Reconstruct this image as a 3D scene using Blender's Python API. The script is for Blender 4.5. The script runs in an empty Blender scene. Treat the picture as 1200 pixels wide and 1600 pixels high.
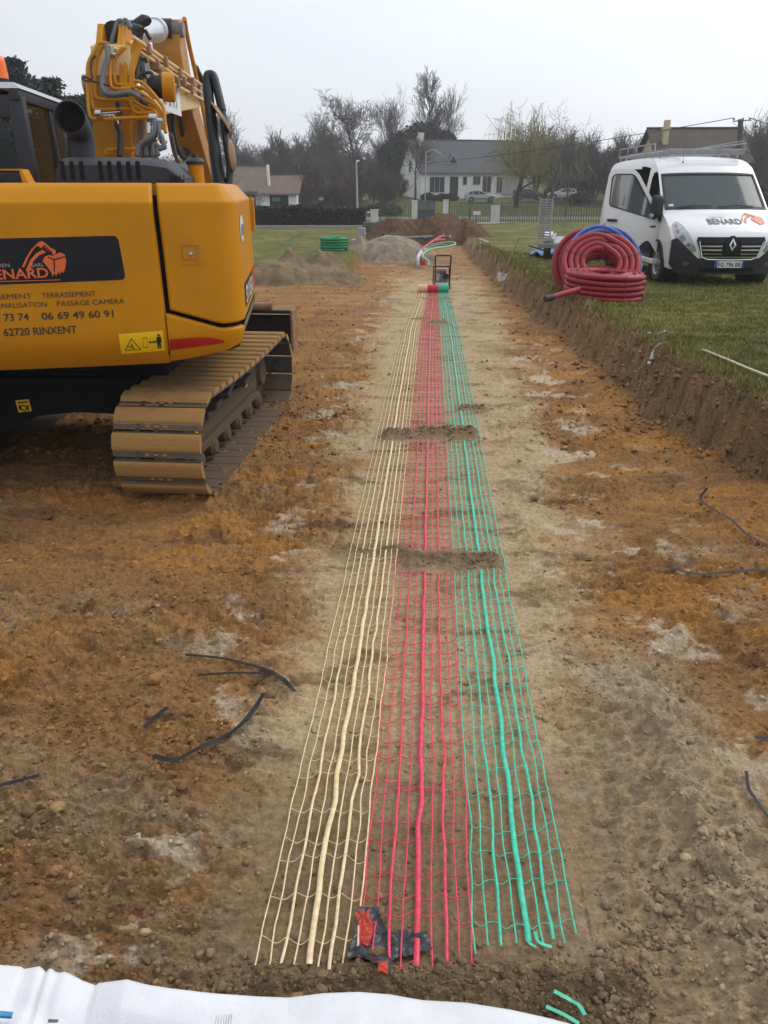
import bpy, bmesh, math, random
import numpy as np
from mathutils import Vector, Matrix

# ------------------------------------------------------------------ camera, world, sun, exposure
SC = bpy.context.scene
COL = SC.collection
R = math.radians
CAM_H = 2.05
PITCH = math.atan(506 / 1200)
cam = bpy.data.cameras.new("Camera")
cam.sensor_fit = 'VERTICAL'
cam.sensor_height = 36.0
cam.lens = 27.0
cam.clip_start = 0.05
cam.clip_end = 3000
cam_o = bpy.data.objects.new("Camera", cam)
COL.objects.link(cam_o)
cam_o.location = (0, 0, CAM_H)
cam_o.rotation_euler = (math.pi / 2 - PITCH, 0, 0)
SC.camera = cam_o

SUN_EL, SUN_AZ = 46.0, 58.0      # azimuth measured from +Y (view direction) towards +X (right)
world = bpy.data.worlds.new("World")
SC.world = world
world.use_nodes = True
wn, wl = world.node_tree.nodes, world.node_tree.links
wn.clear()
w_out = wn.new("ShaderNodeOutputWorld")
w_bg = wn.new("ShaderNodeBackground")
w_sky = wn.new("ShaderNodeTexSky")
w_sky.sky_type = 'NISHITA'
w_sky.sun_disc = False
w_sky.sun_elevation = R(SUN_EL)
w_sky.sun_rotation = R(SUN_AZ)
w_sky.air_density = 1.0
w_sky.dust_density = 3.0
w_sky.ozone_density = 1.0
# overcast: the clear sky is mostly hidden by a pale, softly mottled cloud layer
w_tc = wn.new("ShaderNodeTexCoord")
w_map = wn.new("ShaderNodeMapping")
w_map.inputs['Scale'].default_value = (1.0, 1.0, 3.0)
w_noise = wn.new("ShaderNodeTexNoise")
w_noise.inputs['Scale'].default_value = 2.2
w_noise.inputs['Detail'].default_value = 5
w_ramp = wn.new("ShaderNodeValToRGB")
w_ramp.color_ramp.elements[0].position = 0.3
w_ramp.color_ramp.elements[0].color = (7.75, 8.15, 8.9, 1)
w_ramp.color_ramp.elements[1].position = 0.75
w_ramp.color_ramp.elements[1].color = (8.8, 9.1, 9.6, 1)
w_mix = wn.new("ShaderNodeMixRGB")
w_mix.inputs[0].default_value = 0.9
wl.new(w_tc.outputs['Generated'], w_map.inputs['Vector'])
wl.new(w_map.outputs['Vector'], w_noise.inputs['Vector'])
wl.new(w_noise.outputs['Fac'], w_ramp.inputs['Fac'])
wl.new(w_sky.outputs['Color'], w_mix.inputs[1])
wl.new(w_ramp.outputs['Color'], w_mix.inputs[2])
# the cloud layer is brighter towards the hidden sun and duller away from it
w_dot = wn.new("ShaderNodeVectorMath"); w_dot.operation = 'DOT_PRODUCT'
w_dot.inputs[1].default_value = (math.sin(R(SUN_AZ)) * .75, math.cos(R(SUN_AZ)) * .75, .66)
w_mr = wn.new("ShaderNodeMapRange")
w_mr.inputs['From Min'].default_value = -.55; w_mr.inputs['From Max'].default_value = .75
w_mr.inputs['To Min'].default_value = .55; w_mr.inputs['To Max'].default_value = 1.16
w_mul = wn.new("ShaderNodeMixRGB"); w_mul.blend_type = 'MULTIPLY'; w_mul.inputs[0].default_value = 1.0
wl.new(w_tc.outputs['Generated'], w_dot.inputs[0]); wl.new(w_dot.outputs['Value'], w_mr.inputs['Value'])
wl.new(w_mix.outputs['Color'], w_mul.inputs[1]); wl.new(w_mr.outputs['Result'], w_mul.inputs[2])
wl.new(w_mul.outputs['Color'], w_bg.inputs['Color'])
w_bg.inputs['Strength'].default_value = 0.1
wl.new(w_bg.outputs['Background'], w_out.inputs['Surface'])

sun = bpy.data.lights.new("Sun", 'SUN')
sun.energy = 0.85
sun.angle = R(25)
sun.color = (1.0, 0.96, 0.9)
sun_o = bpy.data.objects.new("Sun", sun)
COL.objects.link(sun_o)
_d = Vector((math.sin(R(SUN_AZ)) * math.cos(R(SUN_EL)), math.cos(R(SUN_AZ)) * math.cos(R(SUN_EL)), math.sin(R(SUN_EL))))
sun_o.rotation_euler = _d.to_track_quat('Z', 'Y').to_euler()
SC.view_settings.view_transform = 'Standard'
SC.view_settings.look = 'None'
SC.view_settings.exposure = 0.25
SC.view_settings.gamma = 1.0

# ------------------------------------------------------------------ planning helpers (photo pixel -> place in the world)
_f, _cp, _sp = 1200.0, math.cos(PITCH), math.sin(PITCH)
def W(px, py, t):
    u = (px - 600) / _f; v = (800 - py) / _f
    return Vector((t * u, t * (_cp + v * _sp), CAM_H + t * (v * _cp - _sp)))
def G(px, py, z=0.0):
    v = (800 - py) / _f
    return W(px, py, (z - CAM_H) / (v * _cp - _sp))

# ------------------------------------------------------------------ names and tags
ROOT_INV = {}
def tag(o, label=None, cat=None, group=None, kind=None):
    if label: o['label'] = label
    if cat: o['category'] = cat
    if group: o['group'] = group
    if kind: o['kind'] = kind
    return o
def thing(name, loc, label, cat, group=None, rz=0.0):
    o = bpy.data.objects.new(name, None)
    o.empty_display_size = 0.2
    COL.objects.link(o)
    o.location = loc
    o.rotation_euler = (0, 0, rz)
    M = Matrix.Translation(Vector(loc)) @ Matrix.Rotation(rz, 4, 'Z')
    ROOT_INV[o.name] = M.inverted()
    return tag(o, label, cat, group)
def copy_tree(o, parent=None):
    c = o.copy()
    COL.objects.link(c)
    if parent is not None: c.parent = parent
    if o.name in ROOT_INV: ROOT_INV[c.name] = ROOT_INV[o.name]
    for ch in list(o.children):
        copy_tree(ch, c)
    return c

# ------------------------------------------------------------------ mesh builder
def frame_for(d):
    d = d.normalized()
    a = Vector((0, 0, 1)) if abs(d.z) < 0.9 else Vector((1, 0, 0))
    x = d.cross(a).normalized()
    return x, x.cross(d).normalized()
def smooth_path(pts, n=4):
    pts = [Vector(p) for p in pts]
    if len(pts) < 3: return pts
    out = []
    for i in range(len(pts) - 1):
        p0 = pts[max(i - 1, 0)]; p1 = pts[i]; p2 = pts[i + 1]; p3 = pts[min(i + 2, len(pts) - 1)]
        for k in range(n):
            t = k / n
            out.append(0.5 * ((2 * p1) + (p2 - p0) * t + (2 * p0 - 5 * p1 + 4 * p2 - p3) * t * t + (3 * p1 - p0 - 3 * p2 + p3) * t ** 3))
    out.append(pts[-1])
    return out
def round_poly(pts, r, n=4):
    out = []
    m = len(pts)
    for i in range(m):
        p = Vector(pts[i]); a = Vector(pts[i - 1]); b = Vector(pts[(i + 1) % m])
        ri = r[i] if isinstance(r, (list, tuple)) else r
        da, db = (a - p), (b - p)
        L = min(ri, da.length * 0.45, db.length * 0.45)
        if L < 1e-5:
            out.append((p.x, p.y)); continue
        q0 = p + da.normalized() * L; q1 = p + db.normalized() * L
        for k in range(n + 1):
            t = k / n
            q = q0 * (1 - t) ** 2 + p * 2 * t * (1 - t) + q1 * t * t
            out.append((q.x, q.y))
    return out
def inset_poly(pts, d):
    m = len(pts)
    area = sum(pts[i][0] * pts[(i + 1) % m][1] - pts[(i + 1) % m][0] * pts[i][1] for i in range(m))
    s = 1 if area > 0 else -1
    out = []
    for i in range(m):
        p = Vector(pts[i]); a = Vector(pts[i - 1]); b = Vector(pts[(i + 1) % m])
        e1 = (p - a); e2 = (b - p)
        if e1.length < 1e-9: e1 = e2
        if e2.length < 1e-9: e2 = e1
        e1.normalize(); e2.normalize()
        n1 = Vector((-e1.y, e1.x)) * s; n2 = Vector((-e2.y, e2.x)) * s
        nn = n1 + n2
        if nn.length < 1e-6: nn = n1
        nn.normalize()
        c = max(0.5, nn.dot(n1))
        q = p + nn * (d / c)
        out.append((q.x, q.y))
    return out

class MB:
    def __init__(self):
        self.v = []; self.f = []
    def add(self, vs, fs):
        b = len(self.v)
        self.v.extend([tuple(x) for x in vs])
        self.f.extend([tuple(i + b for i in f) for f in fs])
        return self
    def box(self, c, s, rot=None, bev=0.0):
        hx, hy, hz = s[0] / 2, s[1] / 2, s[2] / 2
        if bev <= 0:
            vs = [Vector((x, y, z)) for x in (-hx, hx) for y in (-hy, hy) for z in (-hz, hz)]
            fs = [(0, 1, 3, 2), (4, 6, 7, 5), (0, 4, 5, 1), (2, 3, 7, 6), (0, 2, 6, 4), (1, 5, 7, 3)]
        else:
            b = min(bev, hx * .9, hy * .9, hz * .9)
            bm = bmesh.new()
            bmesh.ops.create_cube(bm, size=1)
            for q in bm.verts: q.co = Vector((q.co.x * s[0], q.co.y * s[1], q.co.z * s[2]))
            bmesh.ops.bevel(bm, geom=bm.edges[:], offset=b, segments=2, affect='EDGES', profile=0.5)
            bm.verts.index_update()
            vs = [q.co.copy() for q in bm.verts]; fs = [[q.index for q in f.verts] for f in bm.faces]
            bm.free()
        M = rot if rot is not None else Matrix.Identity(3)
        if isinstance(M, (int, float)): M = Matrix.Rotation(M, 3, 'Z')
        c = Vector(c)
        return self.add([c + M @ q for q in vs], fs)
    def bar(self, a, b, w, h, up=(0, 0, 1), bev=0.0):
        a = Vector(a); b = Vector(b); y = (b - a); L = y.length; y.normalize()
        u = Vector(up); x = y.cross(u)
        if x.length < 1e-4: x = y.cross(Vector((1, 0, 0)))
        x.normalize(); z = x.cross(y)
        M = Matrix((x, y, z)).transposed()
        return self.box((a + b) / 2, (w, L, h), M, bev)
    def tube(self, pts, r, n=8, closed=False, cap=True):
        pts = [Vector(p) for p in pts]
        m = len(pts)
        rs = r if isinstance(r, (list, tuple)) else [r] * m
        x = None; vs = []; fs = []
        for i in range(m):
            if closed: d = pts[(i + 1) % m] - pts[i - 1]
            else: d = pts[min(i + 1, m - 1)] - pts[max(i - 1, 0)]
            if d.length < 1e-9: d = Vector((0, 0, 1))
            d.normalize()
            if x is None: x, _ = frame_for(d)
            x = x - d * x.dot(d)
            if x.length < 1e-6: x, _ = frame_for(d)
            x.normalize(); y = d.cross(x)
            for k in range(n):
                a = 2 * math.pi * k / n
                vs.append(pts[i] + (x * math.cos(a) + y * math.sin(a)) * rs[i])
        for i in range(m if closed else m - 1):
            j = (i + 1) % m
            for k in range(n):
                k2 = (k + 1) % n
                fs.append((i * n + k, i * n + k2, j * n + k2, j * n + k))
        if cap and not closed:
            fs.append(tuple(range(n))[::-1]); fs.append(tuple(range((m - 1) * n, m * n)))
        return self.add(vs, fs)
    def cyl(self, a, b, r, n=20, r2=None):
        return self.tube([a, b], [r, r if r2 is None else r2], n)
    def lathe(self, c, axis, prof, n=24, closed=False):
        # prof: list of (radius, height along axis)
        ax = Vector(axis).normalized(); x, y = frame_for(ax); c = Vector(c)
        vs = []; fs = []; m = len(prof)
        for (r, h) in prof:
            for k in range(n):
                a = 2 * math.pi * k / n
                vs.append(c + ax * h + (x * math.cos(a) + y * math.sin(a)) * max(r, 1e-4))
        for i in range(m if closed else m - 1):
            j = (i + 1) % m
            for k in range(n):
                k2 = (k + 1) % n
                fs.append((i * n + k, i * n + k2, j * n + k2, j * n + k))
        return self.add(vs, fs)
    def torus(self, c, axis, R0, r, n=40, m=10, rx=None):
        prof = [(R0 + r * math.cos(2 * math.pi * k / m), (rx or r) * math.sin(2 * math.pi * k / m)) for k in range(m)]
        return self.lathe(c, axis, prof, n, True)
    def prism(self, poly, o, ex, ey, ez, t, bev=0.0):
        # polygon in plane (ex, ey) at origin o, thickness t along ez, front rim bevelled
        o = Vector(o); ex = Vector(ex); ey = Vector(ey); ez = Vector(ez)
        m = len(poly)
        if bev > 0:
            loops = [(poly, 0), (poly, t - bev), (inset_poly(poly, bev * .3), t - bev * .3), (inset_poly(poly, bev), t)]
        else:
            loops = [(poly, 0), (poly, t)]
        vs = []; fs = []
        for pl, h in loops:
            for q in pl: vs.append(o + ex * q[0] + ey * q[1] + ez * h)
        for i in range(len(loops) - 1):
            for k in range(m):
                k2 = (k + 1) % m
                fs.append((i * m + k, i * m + k2, (i + 1) * m + k2, (i + 1) * m + k))
        fs.append(tuple(range(m))[::-1])
        fs.append(tuple(range((len(loops) - 1) * m, len(loops) * m)))
        return self.add(vs, fs)
    def grid(self, P, thick=0.0):
        # P: rows of Vectors
        n = len(P); m = len(P[0])
        vs = [q for row in P for q in row]
        fs = [(i * m + j, i * m + j + 1, (i + 1) * m + j + 1, (i + 1) * m + j) for i in range(n - 1) for j in range(m - 1)]
        return self.add(vs, fs)
    def loft(self, loops, cap=True):
        m = len(loops[0]); vs = [q for l in loops for q in l]; fs = []
        for i in range(len(loops) - 1):
            for k in range(m):
                k2 = (k + 1) % m
                fs.append((i * m + k, i * m + k2, (i + 1) * m + k2, (i + 1) * m + k))
        if cap:
            fs.append(tuple(range(m))[::-1]); fs.append(tuple(range((len(loops) - 1) * m, len(loops) * m)))
        return self.add(vs, fs)
    def build(self, name, mat, parent=None, smooth=False, world=True, ang=40):
        me = bpy.data.meshes.new(name)
        vs = self.v
        if parent is not None and world:
            r = parent
            while r.parent is not None: r = r.parent
            Mi = ROOT_INV[r.name]
            vs = [tuple(Mi @ Vector(q)) for q in vs]
        me.from_pydata([tuple(q) for q in vs], [], self.f)
        bm = bmesh.new(); bm.from_mesh(me)
        bmesh.ops.recalc_face_normals(bm, faces=bm.faces[:])
        bm.to_mesh(me); bm.free()
        if mat is not None: me.materials.append(mat)
        if smooth:
            me.polygons.foreach_set('use_smooth', [True] * len(me.polygons))
            try: me.set_sharp_from_angle(angle=R(ang))
            except Exception: pass
        o = bpy.data.objects.new(name, me)
        COL.objects.link(o)
        if parent is not None: o.parent = parent
        return o

def islands(mb):
    par = list(range(len(mb.v)))
    def find(a):
        while par[a] != a: par[a] = par[par[a]]; a = par[a]
        return a
    for f in mb.f:
        r0 = find(f[0])
        for i in f[1:]: par[find(i)] = r0
    gr = {}
    for f in mb.f: gr.setdefault(find(f[0]), []).append(f)
    out = []
    for k in gr:
        m = MB(); idx = {}
        for f in gr[k]:
            ff = []
            for i in f:
                if i not in idx: idx[i] = len(m.v); m.v.append(mb.v[i])
                ff.append(idx[i])
            m.f.append(tuple(ff))
        out.append(m)
    return out
def split_build(mb, name, *a, **k):
    return [m.build(name, *a, **k) for m in islands(mb)][0]

def np_mesh(name, V, F, mat=None, parent=None, smooth=False, loc=None, color=None):
    """V (n,3) array, F (m,k) array of one face size"""
    me = bpy.data.meshes.new(name)
    V = np.asarray(V, dtype=np.float32); F = np.asarray(F, dtype=np.int32)
    m, k = F.shape
    me.vertices.add(len(V)); me.vertices.foreach_set('co', V.ravel())
    me.loops.add(m * k); me.loops.foreach_set('vertex_index', F.ravel())
    me.polygons.add(m)
    me.polygons.foreach_set('loop_start', np.arange(0, m * k, k, dtype=np.int32))
    me.polygons.foreach_set('loop_total', np.full(m, k, dtype=np.int32))
    if smooth: me.polygons.foreach_set('use_smooth', np.ones(m, dtype=bool))
    if color is not None:
        at = me.color_attributes.new('Col', 'FLOAT_COLOR', 'POINT')
        c4 = np.ones((len(V), 4), dtype=np.float32); c4[:, :3] = color
        at.data.foreach_set('color', c4.ravel())
    me.update(calc_edges=True)
    if mat: me.materials.append(mat)
    o = bpy.data.objects.new(name, me)
    COL.objects.link(o)
    if parent is not None: o.parent = parent
    if loc is not None: o.location = loc
    return o

# ------------------------------------------------------------------ writing
_fc = {}
def text_mesh(txt, name, mat, parent, o, ex, ey, width=None, height=None, align='L', thick=0.0, bold=0.0, world=True, squash=None):
    cu = bpy.data.curves.new('txt', 'FONT')
    cu.body = txt; cu.size = 1.0; cu.offset = bold; cu.resolution_u = 4
    to = bpy.data.objects.new('txt', cu); COL.objects.link(to)
    bpy.context.view_layer.update()
    dg = bpy.context.evaluated_depsgraph_get()
    me0 = bpy.data.meshes.new_from_object(to.evaluated_get(dg))
    vs = [v.co.copy() for v in me0.vertices]; fs = [tuple(q.vertices) for q in me0.polygons]
    bpy.data.objects.remove(to); bpy.data.curves.remove(cu); bpy.data.meshes.remove(me0)
    x0 = min(q.x for q in vs); x1 = max(q.x for q in vs); y0 = min(q.y for q in vs); y1 = max(q.y for q in vs)
    if height is not None: sy = height / 0.69
    if width is not None: sx = width / (x1 - x0)
    if height is None: sy = sx
    if width is None: sx = sy * (squash or 1.0)
    o = Vector(o); ex = Vector(ex).normalized(); ey = Vector(ey).normalized()
    off = {'L': x0, 'R': x1, 'C': (x0 + x1) / 2}[align]
    mb = MB()
    mb.add([o + ex * ((q.x - off) * sx) + ey * (q.y * sy) for q in vs], fs)
    return mb.build(name, mat, parent, world=world)

# ------------------------------------------------------------------ materials
def mat(name, col, rough=0.6, metal=0.0, var=0.12, vscale=6.0, bump=0.0, bscale=40.0, coat=0.0, dust=0.0, dust_z=0.6, dust_col=(0.20, 0.13, 0.07), spec=0.5, trans=0.0, alpha=1.0, rvar=0.0, emis=None):
    m = bpy.data.materials.new(name); m.use_nodes = True
    nt = m.node_tree; N, L = nt.nodes, nt.links
    b = N['Principled BSDF']
    b.inputs['Roughness'].default_value = rough; b.inputs['Metallic'].default_value = metal
    b.inputs['Specular IOR Level'].default_value = spec
    b.inputs['Coat Weight'].default_value = coat
    if coat: b.inputs['Coat Roughness'].default_value = 0.12
    if trans: b.inputs['Transmission Weight'].default_value = trans
    if alpha < 1: b.inputs['Alpha'].default_value = alpha
    tc = N.new('ShaderNodeTexCoord')
    n1 = N.new('ShaderNodeTexNoise'); n1.inputs['Scale'].default_value = vscale; n1.inputs['Detail'].default_value = 6; n1.inputs['Roughness'].default_value = 0.6
    L.new(tc.outputs['Object'], n1.inputs['Vector'])
    mr = N.new('ShaderNodeMapRange'); mr.inputs['From Min'].default_value = 0.3; mr.inputs['From Max'].default_value = 0.7
    mr.inputs['To Min'].default_value = 1 - var; mr.inputs['To Max'].default_value = 1 + var
    L.new(n1.outputs['Fac'], mr.inputs['Value'])
    mx = N.new('ShaderNodeMixRGB'); mx.blend_type = 'MULTIPLY'; mx.inputs[0].default_value = 1.0
    mx.inputs[1].default_value = (*col, 1)
    L.new(mr.outputs['Result'], mx.inputs[2])
    out = mx.outputs['Color']
    if dust > 0:
        geo = N.new('ShaderNodeNewGeometry'); sx = N.new('ShaderNodeSeparateXYZ'); L.new(geo.outputs['Position'], sx.inputs[0])
        n2 = N.new('ShaderNodeTexNoise'); n2.inputs['Scale'].default_value = 9; n2.inputs['Detail'].default_value = 8; n2.inputs['Roughness'].default_value = 0.7
        L.new(tc.outputs['Object'], n2.inputs['Vector'])
        r1 = N.new('ShaderNodeMapRange'); r1.inputs['From Min'].default_value = dust_z; r1.inputs['From Max'].default_value = 0.0
        L.new(sx.outputs['Z'], r1.inputs['Value'])
        ad = N.new('ShaderNodeMath'); ad.operation = 'ADD'; L.new(r1.outputs['Result'], ad.inputs[0]); L.new(n2.outputs['Fac'], ad.inputs[1])
        r2 = N.new('ShaderNodeMapRange'); r2.inputs['From Min'].default_value = 0.48; r2.inputs['From Max'].default_value = 0.95; r2.inputs['To Max'].default_value = dust
        L.new(ad.outputs[0], r2.inputs['Value'])
        dm = N.new('ShaderNodeMixRGB'); L.new(r2.outputs['Result'], dm.inputs[0]); L.new(out, dm.inputs[1]); dm.inputs[2].default_value = (*dust_col, 1)
        out = dm.outputs['Color']
        rr = N.new('ShaderNodeMapRange'); rr.inputs['To Min'].default_value = rough; rr.inputs['To Max'].default_value = 0.95
        L.new(r2.outputs['Result'], rr.inputs['Value']); L.new(rr.outputs['Result'], b.inputs['Roughness'])
    elif rvar > 0:
        rr = N.new('ShaderNodeMapRange'); rr.inputs['From Min'].default_value = 0.3; rr.inputs['From Max'].default_value = 0.7
        rr.inputs['To Min'].default_value = max(0.02, rough - rvar); rr.inputs['To Max'].default_value = min(1, rough + rvar)
        L.new(n1.outputs['Fac'], rr.inputs['Value']); L.new(rr.outputs['Result'], b.inputs['Roughness'])
    L.new(out, b.inputs['Base Color'])
    if bump > 0:
        n3 = N.new('ShaderNodeTexNoise'); n3.inputs['Scale'].default_value = bscale; n3.inputs['Detail'].default_value = 6
        L.new(tc.outputs['Object'], n3.inputs['Vector'])
        bp = N.new('ShaderNodeBump'); bp.inputs['Strength'].default_value = bump; bp.inputs['Distance'].default_value = 0.02
        L.new(n3.outputs['Fac'], bp.inputs['Height']); L.new(bp.outputs['Normal'], b.inputs['Normal'])
    if emis:
        b.inputs['Emission Color'].default_value = (*emis[0], 1); b.inputs['Emission Strength'].default_value = emis[1]
    return m
def glass_mat(name, tint=(0.02, 0.025, 0.03), alpha=0.5, rough=0.05):
    """thin dark pane: clear coat reflection over a partly see-through tinted sheet"""
    m = bpy.data.materials.new(name); m.use_nodes = True
    nt = m.node_tree; N, L = nt.nodes, nt.links
    N.clear()
    out = N.new('ShaderNodeOutputMaterial')
    tr = N.new('ShaderNodeBsdfTransparent'); tr.inputs['Color'].default_value = (0.75, 0.8, 0.8, 1)
    pb = N.new('ShaderNodeBsdfPrincipled'); pb.inputs['Base Color'].default_value = (*tint, 1); pb.inputs['Roughness'].default_value = rough
    tc = N.new('ShaderNodeTexCoord'); nz = N.new('ShaderNodeTexNoise'); nz.inputs['Scale'].default_value = 3.0
    L.new(tc.outputs['Object'], nz.inputs['Vector'])
    mr = N.new('ShaderNodeMapRange'); mr.inputs['To Min'].default_value = rough * .6; mr.inputs['To Max'].default_value = rough * 1.6 + .02
    L.new(nz.outputs['Fac'], mr.inputs['Value']); L.new(mr.outputs['Result'], pb.inputs['Roughness'])
    mx = N.new('ShaderNodeMixShader'); mx.inputs[0].default_value = alpha
    L.new(tr.outputs[0], mx.inputs[1]); L.new(pb.outputs[0], mx.inputs[2]); L.new(mx.outputs[0], out.inputs['Surface'])
    return m
# ------------------------------------------------------------------ terrain
_rng = np.random.default_rng(7)
_PERM = _rng.permutation(256).astype(np.int64)
_PERM = np.concatenate([_PERM, _PERM])
_GA = _rng.uniform(0, 2 * np.pi, 256)
_GX, _GY = np.cos(_GA), np.sin(_GA)
def pnoise(x, y, seed=0):
    x = np.asarray(x, dtype=np.float64) + seed * 17.31; y = np.asarray(y, dtype=np.float64) - seed * 9.77
    xi = np.floor(x).astype(np.int64); yi = np.floor(y).astype(np.int64)
    xf = x - xi; yf = y - yi
    u = xf * xf * xf * (xf * (xf * 6 - 15) + 10); v = yf * yf * yf * (yf * (yf * 6 - 15) + 10)
    def g(ix, iy, dx, dy):
        h = _PERM[(_PERM[ix & 255] + iy) & 255]
        return _GX[h] * dx + _GY[h] * dy
    a = g(xi, yi, xf, yf); b = g(xi + 1, yi, xf - 1, yf); c = g(xi, yi + 1, xf, yf - 1); d = g(xi + 1, yi + 1, xf - 1, yf - 1)
    return ((a + (b - a) * u) * (1 - v) + (c + (d - c) * u) * v) * 1.45
def fbm(x, y, seed=0, octv=4, gain=0.5):
    s = 0; a = 1; t = 0
    for i in range(octv):
        s = s + a * pnoise(x, y, seed + i * 3); t += a; a *= gain; x = x * 2.03; y = y * 2.03
    return s / t
def ridged(x, y, seed=0, octv=3):
    s = 0; a = 1; t = 0
    for i in range(octv):
        s = s + a * (1 - np.abs(pnoise(x, y, seed + i * 5)) * 2); t += a; a *= .5; x = x * 2.1; y = y * 2.1
    return s / t
def sstep(a, b, x):
    t = np.clip((x - a) / (b - a), 0, 1); return t * t * (3 - 2 * t)
def lerp(a, b, t):
    return a + (b - a) * t
NET_SLOPE = 0.059
B_Y = [-10, 4.4, 5.2, 5.8, 6.6, 8.6, 11, 13.4, 16.6, 22.6, 33, 37, 60]
B_BOT = [3.6, 3.4, 3.02, 2.78, 2.55, 2.58, 2.66, 2.70, 2.72, 2.9, 3.2, 3.4, 3.6]
T_Y = [-10, 4.4, 5.2, 5.8, 7.4, 9.1, 11, 13.3, 17.2, 23.7, 34, 38, 60]
B_TOP = [3.75, 3.6, 3.2, 2.98, 2.95, 3.0, 3.04, 3.0, 3.06, 3.25, 3.65, 3.9, 4.0]
def floor_z(y):
    return -0.015 * np.clip(y - 8, 0, 22)
def lawn_z(y):
    return np.interp(y, [-20, 6, 15, 30, 66, 70, 77, 93, 104, 135, 175, 260, 900], [0.55, 0.5, 0.355, 0.116, -0.50, -0.5, -0.42, 0.45, 1.1, 1.9, 3.2, 4.5, 5.0])
RIDGE = [tuple(G(px, py)[:2]) for px, py in [(985, 1060), (1040, 1160), (1085, 1260), (1150, 1380), (1210, 1500), (1275, 1620)]]
def poly_dist(x, y, pts):
    d = np.full(np.shape(x), 1e9); s = np.zeros(np.shape(x))
    for i in range(len(pts) - 1):
        ax, ay = pts[i]; bx, by = pts[i + 1]
        vx, vy = bx - ax, by - ay
        t = np.clip(((x - ax) * vx + (y - ay) * vy) / (vx * vx + vy * vy), 0, 1)
        q = np.hypot(x - ax - vx * t, y - ay - vy * t)
        s = np.where(q < d, i + t, s); d = np.minimum(d, q)
    return d, s
# heaps of dirt shovelled across the nets: (photo left, photo right, photo row, depth sigma, height)
HEAPS = [(372, 1010, 1556, 0.070, 0.075), (625, 785, 880, 0.12, 0.075), (520, 640, 862, 0.10, 0.025), (650, 745, 680, 0.20, 0.07), (596, 650, 683, 0.17, 0.075),
         (668, 702, 505, 0.24, 0.07), (640, 672, 499, 0.12, 0.04), (655, 706, 466, 0.16, 0.05), (715, 760, 640, 0.14, 0.05)]
HEAPW = []
for l, r_, row, sg, hh in HEAPS:
    a = G(l, row, floor_z(G(l, row)[1])); b = G(r_, row, floor_z(G(r_, row)[1]))
    HEAPW.append((a.x, b.x, (a.y + b.y) / 2, sg, hh))
def masks(x, y):
    xn = x - NET_SLOPE * y
    w = fbm(x * 1.3, y * 1.3, 3, 4) * 0.5 + fbm(x * 9, y * 13, 5, 3) * .16
    yb = np.clip(y, 0, 40)
    lo = -0.60 - 0.015 * yb; hi = 0.70 + 0.045 * np.clip(yb, 0, 12)
    strip = sstep(lo - .25, lo + .2, xn + w * .8) * (1 - sstep(hi - .35, hi + .3, xn + w * 1.3))
    strip = strip * (1 - .75 * sstep(20, 24, y))
    wob = fbm(x * .9, y * .9, 21, 3) * .14 + fbm(x * 4, y * 4, 24, 4) * .20 + fbm(x * 14, y * 14, 26, 3) * .06
    xb = np.interp(y, B_Y, B_BOT) + wob * .7; xt = np.interp(y, T_Y, B_TOP) + wob * .9
    fb = np.clip((x - xb) / np.maximum(xt - xb, 0.12), -1, 2.5)
    gl = fbm(x * 1.2, y * .8, 31, 3)
    left = sstep(20.6, 21.3, y + gl * .8) * (1 - sstep(-1.1, -.7, x + gl * .35 - .012 * (y - 24)))
    far = sstep(36.8, 38.2, y + gl * 1.2)
    right = sstep(0.98, 1.12, fb + gl * .12)
    grass = np.maximum(np.maximum(left, far), right)
    return xn, strip, fb, grass, np.maximum(left, far)
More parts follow.
